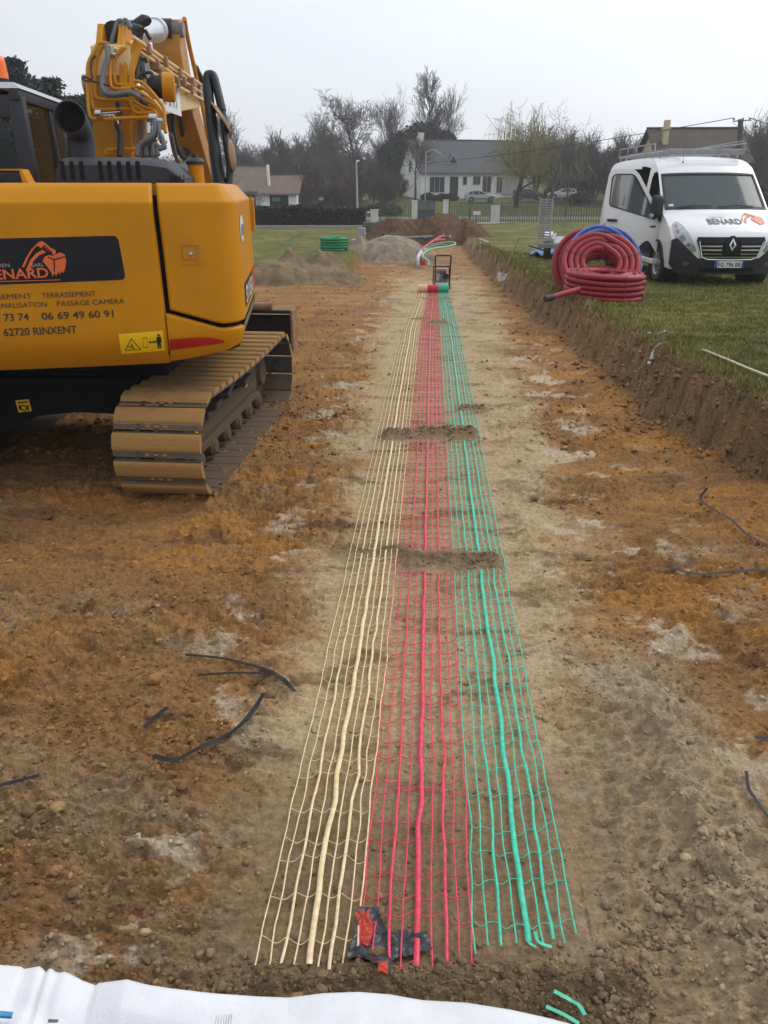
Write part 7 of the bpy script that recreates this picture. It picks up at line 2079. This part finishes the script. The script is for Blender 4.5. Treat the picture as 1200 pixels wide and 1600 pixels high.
# dark evergreen in front of the tall tree, hedgey shrubs
x, Y = X_at(655, 109), 109.0; z = tz(x, Y); zt_ = Z_at(196, Y) - z
leafy('evergreen_tree', 'broad dark evergreen tree above the ridge of the white house', 'tree', x, Y, [(0, 0, zt_ * .72, 3.6, 3, zt_ * .30), (-2.4, 0, zt_ * .6, 2.6, 2.4, zt_ * .28), (2.5, 0, zt_ * .72, 2.4, 2.2, zt_ * .22), (-3.4, 0, zt_ * .42, 2.2, 2, zt_ * .3), (3.6, 0, zt_ * .60, 1.6, 1.6, zt_ * .14)], 16000, .13, (.030, .036, .024), 51, trunk=[((0, 0, -.2), (0, 0, zt_ * .6), .3, .2)])
for px, Y, pyt, w, lab, col, sd in [(600, 78, 318, 2.2, 'dark green shrub left of the picket fence gate', (.035, .045, .022), 52), (695, 97, 303, 2.0, 'low dark shrub in front of the white house window', (.030, .035, .022), 53), (668, 98, 302, 1.0, 'small clipped shrub at the corner of the white house', (.05, .055, .03), 54), (893, 98, 288, 1.6, 'round yellow green shrub behind the white parked car', (.13, .14, .03), 55), (858, 97, 290, 1.0, 'small yellow green shrub left of the white parked car', (.12, .13, .03), 56), (460, 90, 300, 2.2, 'dark green shrub behind the low bungalow wing', (.03, .045, .022), 57), (1170, 48, 292, 1.6, 'dark shrub at the right edge behind the van mirror', (.05, .06, .03), 58), (905, 90, 300, 1.5, 'small dark evergreen shrub right of the white parked car', (.035, .045, .025), 59), (515, 78, 312, 2.4, 'dark green shrub in front of the small white gable', (.028, .042, .028), 60)]:
    x = X_at(px, Y); z = tz(x, Y); h = Z_at(pyt, Y) - z
    leafy('shrub', lab, 'shrub', x, Y, [(0, 0, h * .5, w * .6, w * .5, h * .5), (w * .4, .1, h * .4, w * .4, w * .4, h * .4), (-w * .35, 0, h * .42, w * .45, w * .4, h * .42)], 2600, .09, col, sd)
# willow
x, Y = X_at(806, 88), 88.0; z = tz(x, Y); Hw = Z_at(184, Y) - z
S_ = grow(61, Hw * .95, .32, nl=(13, 7, 4), spread=.95, fork=.25, rise=.25, shrink=.58, crook=.18, rmin=.02)
rg2 = random.Random(7); tips = []
for s in S_:
    if s[2] < .07 and s[1][2] > Hw * .4 and rg2.random() < .5: tips.append(s[1])
WT = []
for p in tips:
    for k in range(2):
        q = Vector(p) + Vector((rg2.gauss(0, .25), rg2.gauss(0, .25), 0)); L = rg2.uniform(.25, .62) * q.z; vx, vy = rg2.gauss(0, .10) + .05 * (q.x), rg2.gauss(0, .10) + .05 * q.y
        a = q.copy()
        for j in range(5):
            b = a + Vector((vx * (1 - j * .2), vy * (1 - j * .2), -L / 5)); WT.append((tuple(a), tuple(b), .013, .012)); a = b
wt = tree('willow_tree', 'weeping willow with yellow green hanging twigs in front of the white house', 'tree', x, Y, S_, M_BARKD, M_TWIG, None, z)
V, F = segs_mesh(WT, 3); np_mesh('hanging_twigs', V, F, mat('willow_twigs', (.30, .27, .075), .8, var=.3, vscale=1), wt)
# pines behind the cab
def pine(label, px, pyt, Y, seed, wf):
    x = X_at(px, Y); z = tz(x, Y); H_t = Z_at(pyt, Y) - z; rg = np.random.default_rng(seed); rr = random.Random(seed)
    t = thing('pine_tree', (x, Y, z), label, 'tree', 'pines behind the excavator cab')
    S = [((0, 0, -.2), (.1, 0, H_t * .5), .22, .15), ((.1, 0, H_t * .5), (0, 0, H_t * .98), .15, .03)]; P = []
    zz = H_t * .22
    while zz < H_t * .99:
        f = zz / H_t; R_ = wf * (1.04 - f) ** .75 * rr.uniform(.65, 1.1)
        for k in range(rr.randint(4, 6)):
            a = rr.uniform(0, 6.283); L = R_ * rr.uniform(.55, 1.1); e = Vector((math.cos(a) * L, math.sin(a) * L, zz + L * rr.uniform(.05, .38)))
            S.append(((0, 0, zz), tuple(e), .05 * (1.1 - f), .02))
            for c in range(4):
                g = .45 + .18 * c + rr.uniform(-.05, .05); cpos = Vector((0, 0, zz)).lerp(e, g)
                m = 46; d = rg.normal(0, 1, (m, 3)); d *= np.array([.30, .30, .16]) * (.8 + .5 * rr.random()) * min(1, .35 + L * .45)
                P.append(d + np.array(cpos) + np.array([0, 0, .08]))
        zz += H_t * .052
    P = np.concatenate(P); V, F = quads_cloud(P, .055, rg, 2.0, .3)
    C = np.array([[.032, .044, .034]]) * (rg.uniform(.5, 1.5, len(P)) * (1 + .4 * pnoise(P[:, 0] * 1.5, P[:, 2] * 1.5, seed)))[:, None]
    np_mesh('foliage', V, F, M_LEAF, t, color=np.repeat(C, 4, 0))
    V, F = segs_mesh(S, 6); np_mesh('trunk', V, F, M_BARKD, t)
pine('taller dark pine tree behind the excavator cab', 60, 88, 42, 71, 3.3)
pine('dark pine tree between the exhaust pipe and the taller pine', 116, 122, 40, 72, 3.0)
pine('dark pine tree half hidden behind the boom', 158, 150, 44, 73, 2.4)
pine('dark pine tree at the left picture edge', -30, 120, 44, 74, 2.6)

# ------------------------------------------------------------------ hedge, stakes and tape
hx0, hx1, hy = X_at(330, 52), X_at(572, 54), 52.5
rg = np.random.default_rng(81); n = 15000
t = thing('hedge', ((hx0 + hx1) / 2, hy, tz((hx0 + hx1) / 2, hy)), 'long low dark brown hedge along the far edge of the left lawn', 'hedge')
base_h = np.array((hx0 + hx1) / 2); z0h = tz((hx0 + hx1) / 2, hy); hh_ = Z_at(324, hy) - z0h
px_ = rg.uniform(hx0, hx1, n); hl_ = hh_ * (1 + .10 * fbm(px_ * .8, px_ * 0, 411, 3)) * (1 - .12 * (px_ > X_at(490, 53)))
fz_ = rg.uniform(0, 1, n); py_ = rg.uniform(-.5, .5, n); edge_ = rg.uniform(0, 1, n) < .75
py_ = np.where(edge_, -.45 + rg.normal(0, .07, n), py_); pz_ = np.where(edge_, fz_ * hl_, hl_ + rg.normal(0, .05, n))
V, F = quads_cloud(np.stack([px_ - float(base_h), py_, pz_], 1), .055, rg, 1.8, .4)
C = np.repeat(np.array([[.040, .032, .028]]) * rg.uniform(.5, 1.6, n)[:, None], 4, 0)
np_mesh('foliage', V, F, M_LEAF, t, color=C)
mb = MB(); mb.box(((hx0 + hx1) / 2, hy, z0h + hh_ * .46), (hx1 - hx0, .75, hh_ * .92)); mb.build('hedge_core', mat('hedge_core', (.022, .018, .016), .95, var=.4, vscale=4), t)
mb = MB(); mb.box((0, 0, .08), (hx1 - hx0 + 1, .3, .22), None, .02); o = mb.build('kerb', M_CONC); o.location = ((hx0 + hx1) / 2, hy - 1.0, z0h - .02); tag(o, 'pale concrete kerb along the foot of the dark hedge', 'kerb')
stk = []
for i, (px, pt, pb, lab) in enumerate([(438, 329, 353, 'thin concrete post in front of the dark hedge, left of the tape stakes'), (485, 333, 353, 'wooden stake at the left end of the red and white tape'), (504, 334, 352, 'wooden stake second along the red and white tape'), (525, 335, 352, 'leaning wooden stake third along the red and white tape'), (535, 345, 352, 'short stump of a stake right of the leaning stake')]):
    q = on_ground(px, pb); zt_ = q.z + (pb - pt) * (q.y * _cp) / 1302 * 1.0
    mb = MB(); mb.tube([(0, 0, -.05), ((.12 if i == 3 else .02), 0, (zt_ - q.z) * .5), ((-.12 if i == 3 else .0), 0, zt_ - q.z)], .05, 6); o = mb.build('stake', M_LATH if i else M_CONC); o.location = q
    tag(o, lab, 'stake'); stk.append(Vector((q.x, q.y, zt_)))
tp = [stk[1], stk[2] + Vector((0, 0, .02)), stk[3], W(545, 334, 50), W(560, 331, 51), W(578, 331, 54)]
t = thing('barrier_tape', tp[0], 'red and white barrier tape sagging between wooden stakes by the hedge', 'tape')
P = smooth_path(tp, 8); mw, mr2 = MB(), MB()
for k in range(len(P) - 1): (mw if (k // 2) % 2 else mr2).bar(P[k] - Vector((0, .06, .02)), P[k + 1] - Vector((0, .06, .02)), .008, .085)
mw.build('white_section', M_WHITE, t); mr2.build('red_section', mat('tape_red', (.55, .12, .06), .5), t)
# ------------------------------------------------------------------ lamp posts, utility pole, wires
lx, ly = X_at(559, 56), 55.5; lz_ = tz(lx, ly); lt2 = Z_at(254, ly)
t = thing('lamp_post', (lx, ly, lz_), 'slender grey lamp post standing in front of the hedge end', 'lamp post')
mb = MB(); mb.tube([(lx + .02, ly, lz_ - .1), (lx, ly, lz_ + 1.2), (lx - .03, ly, lt2)], [.085, .075, .045], 12); mb.build('pole', M_POLE, t, smooth=True)
mb = MB(); mb.tube([(lx - .03, ly, lt2), (lx + .02, ly + .2, lt2 + .10), (lx + .12, ly + .7, lt2 + .13)], [.035, .06, .05], 8); mb.build('lamp_head', M_POLE, t, smooth=True)
lx, ly = X_at(664, 86), 86.0; lz_ = tz(lx, ly)
t = thing('lamp_post', (lx, ly, lz_), 'lamp post with a curved arm in front of the white house roof', 'lamp post')
pts = [(lx, ly, lz_), (lx, ly, Z_at(245, ly)), (X_at(667, ly, 5), ly, Z_at(238, ly)), (X_at(674, ly, 5), ly, Z_at(234, ly)), (X_at(681, ly, 5), ly, Z_at(236, ly)), (X_at(687, ly, 5), ly, Z_at(240, ly))]
mb = MB(); mb.tube(smooth_path(pts, 4), .05, 8); mb.build('pole', M_POLE, t, smooth=True)
mb = MB(); mb.tube([pts[-1], (X_at(691, ly, 5), ly, Z_at(243, ly))], [.07, .05], 8); mb.build('lamp_head', M_POLE, t, smooth=True)
ux_, uy_ = X_at(1151, 41), 41.0; uz_ = tz(ux_, uy_); ut = Z_at(186, uy_)
t = thing('utility_pole', (ux_, uy_, uz_), 'dark wooden utility pole with small crossarm behind the van roof', 'utility pole')
ptop = Vector((X_at(1157, 41, 5), uy_, ut))
mb = MB(); mb.tube([(ux_, uy_, uz_ - .2), tuple(ptop)], [.16, .12], 12); mb.build('pole', M_WOODP, t, smooth=True)
mb = MB(); mb.bar(ptop + Vector((-.35, 0, -.1)), ptop + Vector((.45, 0, -.05)), .05, .05); ca_ = mb.build('crossarm', M_GREYST, t)
for dx in (-.33, .1, .43):
    mb = MB(); mb.lathe(ptop + Vector((dx, 0, -.06)), (0, 0, 1), [(.03, 0), (.05, .04), (.03, .08), (.045, .11), (.001, .13)], 10); mb.build('insulator', M_GREYST, ca_, smooth=True)
mb = MB(); mb.box(ptop + Vector((-.12, -.12, -1.35)), (.35, .25, .25), None, .03); mb.build('junction_box', M_BLACK, t)
def wire(label, a, b, sag, r=.018, group='overhead wires'):
    a, b = Vector(a), Vector(b); P = []
    for k in range(25):
        f = k / 24; P.append(a.lerp(b, f) - Vector((0, 0, sag * 4 * f * (1 - f))))
    t_ = MB(); t_.tube(P, r, 5); c = P[0]
    o = t_.build('overhead_wire', M_WIRE); tag(o, label, 'wire', group)
far_l = W(330, 262, 88)
wire('overhead wire sagging from the utility pole to the left across the white house roof', ptop + Vector((-.33, 0, .05)), far_l, 1.15)
wire('overhead wire leading right from the utility pole out of the picture', ptop + Vector((.43, 0, .05)), W(1290, 206, 36), .15)
wire('lower slack overhead wire from the utility pole to the right edge', ptop + Vector((.3, 0, -1.3)), W(1290, 262, 36), .3)
wire('lower overhead wire in front of the white house eaves', W(600, 272, 84), W(900, 273, 82), .12, .014)
# ------------------------------------------------------------------ houses
M_PLAS = mat('white_render', (.86, .85, .82), .85, var=.10, vscale=.8); M_SLATE = mat('slate_roof', (.060, .066, .078), .7, var=.14, vscale=1.2); M_TILEB = mat('brown_tiles', (.150, .115, .085), .8, var=.2, vscale=1.5)
M_TILED = mat('dark_brown_tiles', (.060, .045, .034), .8, var=.2, vscale=1.5); M_YWALL = mat('cream_render', (.58, .50, .28), .85, var=.08); M_PANE = mat('window_pane', (.03, .035, .04), .12, var=.3); M_FRAMEW = mat('window_frame', (.45, .45, .44), .6)
def tile_bump(m, sx, sz):
    N, L = m.node_tree.nodes, m.node_tree.links
    tc = N.new('ShaderNodeTexCoord'); br = N.new('ShaderNodeTexBrick'); mp_ = N.new('ShaderNodeMapping'); mp_.inputs['Rotation'].default_value = (math.pi / 2, 0, 0)
    br.inputs['Scale'].default_value = 1.0; br.inputs['Brick Width'].default_value = sx; br.inputs['Row Height'].default_value = sz; br.inputs['Mortar Size'].default_value = .03
    L.new(tc.outputs['Object'], mp_.inputs['Vector']); L.new(mp_.outputs['Vector'], br.inputs['Vector'])
    bp = N.new('ShaderNodeBump'); bp.inputs['Strength'].default_value = .6; bp.inputs['Distance'].default_value = .05
    L.new(br.outputs['Fac'], bp.inputs['Height']); bp.invert = True; L.new(bp.outputs['Normal'], N['Principled BSDF'].inputs['Normal'])
for m_, a, b in ((M_SLATE, .35, .22), (M_TILEB, .30, .28), (M_TILED, .30, .28)): tile_bump(m_, a, b)
def gable_house(name, label, x, y, rz, L, D, he, hr, mw, mroof, cat='house', ov=.35, zb=None):
    """x, y = front left corner; front faces -y in its own frame"""
    z = (tz(x, y) if zb is None else zb)
    t = thing(name, (x, y, z), label, cat, rz=rz)
    mb = MB(); mb.prism([(0, 0), (D, 0), (D, he), (D / 2, hr - .12), (0, he)], (0, 0, -.8), (0, 1, 0), (0, 0, 1), (1, 0, 0), L)
    # foundations down into the slope
    mb.v = [(a, b, c + (.8 if c > -.79 else 0)) for a, b, c in mb.v]
    w = mb.build('wall', mw, t, world=False)
    sl = (hr - he) / (D / 2); th = .16
    mb = MB(); mb.prism([(-ov, he - ov * sl), (D / 2, hr), (D + ov, he - ov * sl), (D + ov, he - ov * sl + th), (D / 2, hr + th), (-ov, he - ov * sl + th)], (-ov, 0, 0), (0, 1, 0), (0, 0, 1), (1, 0, 0), L + 2 * ov)
    rf = mb.build('roof', mroof, t, world=False)
    mb = MB(); mb.bar((-ov, D / 2, hr + th), (L + ov, D / 2, hr + th), .25, .10); mb.build('ridge', mroof, rf, world=False)
    mb = MB(); mb.tube([(-ov, -ov - .05, he - ov * sl + .06), (L + ov, -ov - .05, he - ov * sl + .06)], .07, 6); mb.build('gutter', M_GREYST, rf, world=False)
    return t, w, rf
def window(t, x0, x1, z0, z1, side='front', name='window', m=None, fr=.07, D=0, bars=1, frm=None):
    if side == 'front': o, ex, en = Vector((0, 0, 0)), Vector((1, 0, 0)), Vector((0, -1, 0))
    else: o, ex, en = Vector((0, D, 0)), Vector((0, -1, 0)), Vector((-1, 0, 0))
    def q(a, n, z): return o + ex * a + en * n + Vector((0, 0, z))
    mb = MB()
    R_ = Matrix((ex, en.cross(ex) if False else en, Vector((0, 0, 1)))).transposed()
    def bx(a0, a1, zz0, zz1, n0, n1): 
        c = q((a0 + a1) / 2, (n0 + n1) / 2, (zz0 + zz1) / 2); mb.box(c, (a1 - a0, n1 - n0, zz1 - zz0), R_)
    bx(x0, x1, z1 - fr, z1, -.02, .05); bx(x0, x1, z0, z0 + fr, -.02, .07); bx(x0, x0 + fr, z0 + fr, z1 - fr, -.02, .05); bx(x1 - fr, x1, z0 + fr, z1 - fr, -.02, .05)
    for k in range(bars): 
        a = x0 + (x1 - x0) * (k + 1) / (bars + 1); bx(a - .03, a + .03, z0 + fr, z1 - fr, -.02, .04)
    w = mb.build(name, frm or M_FRAMEW, t, world=False)
    mb = MB(); bx(x0 + fr * .5, x1 - fr * .5, z0 + fr * .5, z1 - fr * .5, -.02, .015); mb.build('pane', m or M_PANE, w, world=False)
    return w
# house A: white, slate roof
YA = 99.0; xa = X_at(657, YA, 2); ra = R(16); zA = Z_at(306, YA)
hA, wA, rfA = gable_house('white_house', 'white house with a tall dark slate roof and small triangular dormer, behind the parked cars', xa, YA, ra, 14.6, 8.4, 2.75, 6.15, M_PLAS, M_SLATE, zb=zA)
sA = 12.55 / math.cos(ra)
def ax_(px): return (X_at(px, YA, 2) - xa) / math.cos(ra) * (1 + (px - 657) * .00028)
DARKF = mat('dark_frame', (.05, .055, .06), .5)
for p0, p1, z0, z1, nm in [(671, 695, .35, 2.1, 'window'), (703, 716, .02, 2.12, 'door'), (723, 730, 1.15, 2.15, 'window'), (739, 751, 1.2, 2.2, 'window'), (754, 768, .35, 2.2, 'window'), (776, 785, .3, 2.1, 'window')]:
    window(hA, ax_(p0), ax_(p1), z0, z1, name=nm, frm=DARKF if nm == 'door' else None, bars=2 if p1 - p0 > 20 else (0 if p1 - p0 < 9 else 1))
window(hA, 3.9, 4.7, 2.6, 3.9, 'side', D=8.4, bars=0)
mb = MB(); mb.box((1.0, 3.2, 6.2), (.55, .7, 1.4), None, .03); mb.box((1.0, 3.2, 6.92), (.65, .8, .1)); mb.build('chimney', M_PLAS, rfA, world=False)
mb = MB(); dx = ax_(711); mb.prism([(-.62, 0), (.62, 0), (0, 1.0)], (dx, .85, 3.55), (1, 0, 0), (0, 0, 1), (0, 1, 0), 1.6); dm = mb.build('dormer', M_SLATE, rfA, world=False)
mb = MB()
for a, b in (((-.66, -.02), (0, 1.06)), ((.66, -.02), (0, 1.06)), ((-.6, 0), (.6, 0))): mb.bar((dx + a[0], .82, 3.55 + a[1]), (dx + b[0], .82, 3.55 + b[1]), .06, .10)
split_build(mb, 'dormer_trim', M_FRAMEW, dm, world=False)
mb = MB(); mb.prism([(-.36, .08), (.36, .08), (0, .68)], (dx, .825, 3.55), (1, 0, 0), (0, 0, 1), (0, 1, 0), .02); mb.build('pane', M_PANE, dm, world=False)
mb = MB(); mb.box((ax_(800), -.05, 1.1), (2.6, .18, 2.0), None, .02); mb.build('garage_door', M_FRAMEW, hA, world=False)
# house B: low bungalow, two parts
YB = 76.0; zB = tz(X_at(380, YB), YB)
xb0 = X_at(340, YB)
hB, wB, rfB = gable_house('bungalow', 'white bungalow with a weathered brown tiled roof behind the hedge, nearer the excavator', xb0, YB, 0, X_at(410, YB) - xb0, 7.5, Z_at(298, YB) - zB, Z_at(266, YB) - zB + .3, M_PLAS, M_TILEB, zb=zB)
LB = X_at(410, YB) - xb0
window(hB, LB - 1.7, LB - .5, .9, 2.0); window(hB, 1.0, 2.2, .9, 2.0)
xb1 = X_at(411, YB)
hC, wC, rfC = gable_house('garage_wing', 'lower white wing with a brown tiled roof and dark open garage, right of the bungalow', xb1 + .05, YB - .6, 0, X_at(465, YB) - xb1 - .05, 6.5, Z_at(302, YB) - zB, Z_at(281, YB) - zB + .3, M_PLAS, mat('garage_tiles', (.155, .10, .080), .8, var=.2, vscale=1.5), zb=zB)
s_ = (X_at(452, YB) - X_at(423, YB))
mb = MB(); a0 = X_at(423, YB) - xb1; mb.box((a0 + s_ / 2, -.01, 1.0), (s_, .06, 2.05)); op = mb.build('garage_opening', mat('garage_dark', (.018, .017, .017), .9), hC, world=False)
mb = MB(); mb.box((a0 + s_ * .35, -.05, 1.55), (.75, .03, .35)); mb.build('hanging_board', mat('board_grey', (.14, .14, .14), .7), op, world=False)
mb = MB(); mb.tube([(X_at(418, YB) - xb1 + .15, 1.2, 2.5), (X_at(418, YB) - xb1 + .1, 1.2, Z_at(257, YB) - zB)], .13, 12); mb.build('chimney', M_PLAS, rfC, smooth=True, world=False)
# house C: small gable
YC = 97.0; xc = X_at(500, YC); zC_ = tz(xc, YC)
hD, wD, rfD = gable_house('small_house', 'small white house with a dark roof among the brown bushes', xc + .3, YC, R(16), 5.6, 4.5, Z_at(296, YC) - zC_, Z_at(281, YC) - zC_, M_PLAS, M_SLATE, zb=zC_)
mb = MB(); mb.box((.9, -.02, .9), (1.2, .06, .7)); mb.build('yellow_panel', mat('panel_yellow', (.48, .42, .12), .7), hD, world=False)
# house D behind the van
YD = 56.0; xd = X_at(1030, YD, 3); zD = tz(xd, YD)
hE, wE, rfE = gable_house('cream_house', 'cream house with a steep dark brown tiled roof and tall chimney, behind the van', xd, YD, R(-3), 5.6, 6.5, Z_at(250, YD) - zD, Z_at(204, YD + 3.2) - zD, M_YWALL, M_TILED, zb=zD)
mb = MB(); cx_ = (X_at(1034, YD) - xd) - .05; mb.box((cx_, 1.6, Z_at(214, YD) - zD), (.34, .45, 2.2), None, .02); mb.box((cx_, 1.6, Z_at(199, YD) - zD), (.52, .6, .1)); ch = mb.build('chimney', M_YWALL, rfE, world=False)
mb = MB(); mb.lathe((cx_, 1.6, Z_at(199, YD) - zD + .05), (0, 0, 1), [(.16, 0), (.14, .2), (.05, .3), (.001, .3)], 10); mb.build('chimney_pot', M_TILEB, ch, world=False)
window(hE, 2.8, 3.7, 3.0, 4.0, 'side', D=7.0, bars=0)
# barn wall fragments far left are hidden by the machine

# ------------------------------------------------------------------ parked cars
M_TYRE = M_RUB
def car(label, pxl, pxr, pyb, Y, col, face, estate=False):
    xl, xr = X_at(pxl, Y), X_at(pxr, Y); Lc = xr - xl; z = Z_at(pyb, Y); s = Lc / 4.1
    t = thing('parked_car', ((xl + xr) / 2, Y, z), label, 'car', 'cars parked by the white house')
    mp_ = mat('car_paint_' + col[0], col[1], .3, metal=col[2], var=.06, coat=.5)
    k = 1 if face == 'right' else -1
    cx = (xl + xr) / 2
    def q(x, y, zz): return Vector((cx + k * x * s, Y + y * s, z + zz * s))
    if estate: roofl = [(-2.05, .85), (-1.95, 1.30), (-1.75, 1.42), (-.2, 1.47), (.35, 1.40), (1.05, .98)]
    else: roofl = [(-1.98, .90), (-1.62, 1.36), (-1.35, 1.43), (-.3, 1.46), (.15, 1.38), (.88, .97)]
    body = [(-2.05, .30), (-2.08, .60), (-2.02, .90)] + [(1.0, .96), (1.75, .84), (2.03, .68), (2.07, .45), (2.0, .25)]
    loops = []
    for y, ins in ((-.86, .06), (-.83, .0), (-.6, -.02), (.6, -.02), (.83, 0), (.86, .06)):
        loops.append([q(a * (1 - ins * .4) , y, b - ins * .3 + (.02 if abs(y) < .7 else 0)) for a, b in body])
    mb = MB(); mb.loft(loops); bd = mb.build('body', mp_, t, smooth=True, ang=35)
    loops = []
    for y, ins in ((-.70, .10), (-.62, .02), (.62, .02), (.70, .10)):
        loops.append([q(a * (1 - ins * .25), y * (1.10 if b < 1.0 else .92), b - ins * .12) for a, b in roofl])
    mb = MB(); mb.loft(loops); cabn = mb.build('cabin', mp_, t, smooth=True, ang=35)
    # side windows with pillars between them, both sides
    gl = mat('car_glass', (.03, .035, .04), .08) if 'car_glass' not in bpy.data.materials else bpy.data.materials['car_glass']
    if estate: wins = [[(-1.85, .95), (-1.80, 1.30), (-1.08, 1.36), (-1.05, .95)], [(-.98, .95), (-1.0, 1.37), (-.22, 1.38), (-.15, .95)], [(-.08, .95), (-.13, 1.37), (.25, 1.31), (.80, .98)]]
    else: wins = [[(-1.72, .97), (-1.50, 1.28), (-1.18, 1.35), (-1.15, .97)], [(-1.08, .97), (-1.08, 1.36), (-.36, 1.37), (-.30, .97)], [(-.22, .97), (-.26, 1.36), (.08, 1.30), (.62, .99)]]
    for w in wins:
        for sy in (-1, 1):
            mb = MB(); P = [q(a, sy * ((.80 - (b - .95) * .36) + .012), b) for a, b in w]; P2 = [p + Vector((0, .03 * -sy, 0)) for p in P]; n = len(P)
            mb.add(P + P2, [tuple(range(n)), tuple(range(n, 2 * n))[::-1]] + [(i, (i + 1) % n, n + (i + 1) % n, n + i) for i in range(n)]); mb.build('side_window', gl, cabn)
    mb = MB(); mb.add([q(roofl[-1][0] - .03, -.62, .99), q(roofl[-1][0] - .03, .62, .99), q(roofl[-2][0] + .04, .5, 1.375), q(roofl[-2][0] + .04, -.5, 1.375)], [(0, 1, 2, 3)]); mb.build('windscreen', gl, cabn)
    mb = MB(); mb.add([q(roofl[0][0] - .03, -.6, .95), q(roofl[0][0] - .03, .6, .95), q(roofl[1][0] - .05, .5, 1.32), q(roofl[1][0] - .05, -.5, 1.32)], [(0, 1, 2, 3)]); mb.build('rear_window', gl, cabn)
    for x in (-1.28, 1.30):
        for sy in (-1, 1):
            mb = MB(); c = q(x, sy * .80, .31); rr_ = .31 * s
            mb.lathe(c - Vector((0, sy * .10, 0)), (0, sy, 0), [(rr_ * .6, 0), (rr_, .01), (rr_, .18), (rr_ * .9, .20), (rr_ * .62, .20)], 20); wh = mb.build('wheel', M_TYRE, t, smooth=True)
            mb = MB(); mb.lathe(c - Vector((0, sy * .10, 0)), (0, sy, 0), [(.001, .17), (rr_ * .3, .18), (rr_ * .62, .15), (rr_ * .63, 0)], 20); mb.build('rim', M_RIM, wh, smooth=True)
            mb = MB(); mb.tube([q(x + .37 * math.cos(a), sy * .868, .31 + .37 * math.sin(a)) for a in np.linspace(0, math.pi, 10)], .03, 5); mb.build('wheel_arch', M_VBLK, bd)
    for sy in (-1, 1):
        mb = MB(); mb.box(q(1.93, sy * .66, .68), (.18 * s, .30 * s, .13 * s), None, .03); mb.build('headlight', M_LENS, bd)
        mb = MB(); mb.box(q(-2.0, sy * .70, .82), (.14 * s, .22 * s, .22 * s), None, .03); mb.build('tail_light', M_REFRED, bd)
        mb = MB(); mb.box(q(.70, sy * .90, .98), (.12 * s, .16 * s, .11 * s), None, .03); mb.build('wing_mirror', mp_, bd)
    for sy in (-.872, .872):
        mb = MB(); mb.bar(q(-1.0, sy, .42), q(1.0, sy, .42), .02, .07); mb.build('side_trim', M_VBLK, bd)
    for x in (2.04, -2.06):
        mb = MB(); mb.box(q(x, 0, .38), (.10 * s, 1.5 * s, .18 * s), None, .03); mb.build('bumper', M_VBLK, bd)
    return t
car('silver hatchback parked in front of the white house door, leftmost of three cars', 726, 774, 316, 94, ('silver', (.50, .54, .56), .5), 'right')
car('dark blue grey estate car parked between the silver and the white car', 801, 847, 313, 95, ('dark', (.065, .075, .095), .4), 'right', True)
car('white hatchback facing left behind the slender bare tree, rightmost of three cars', 855, 899, 311, 93, ('white', (.72, .73, .74), .0), 'left')
# ------------------------------------------------------------------ hazy air
mb = MB(); mb.box((0, 160, 12.5), (1300, 380, 31))
haze = mb.build('haze', None)
m = bpy.data.materials.new('haze'); m.use_nodes = True
N, L = m.node_tree.nodes, m.node_tree.links
N.clear(); o_ = N.new('ShaderNodeOutputMaterial'); v_ = N.new('ShaderNodeVolumePrincipled')
v_.inputs['Color'].default_value = (1.0, 1.0, 1.0, 1); v_.inputs['Density'].default_value = 0.0011; v_.inputs['Anisotropy'].default_value = .2
L.new(v_.outputs['Volume'], o_.inputs['Volume'])
haze.data.materials.append(m)
tag(haze, kind='stuff')
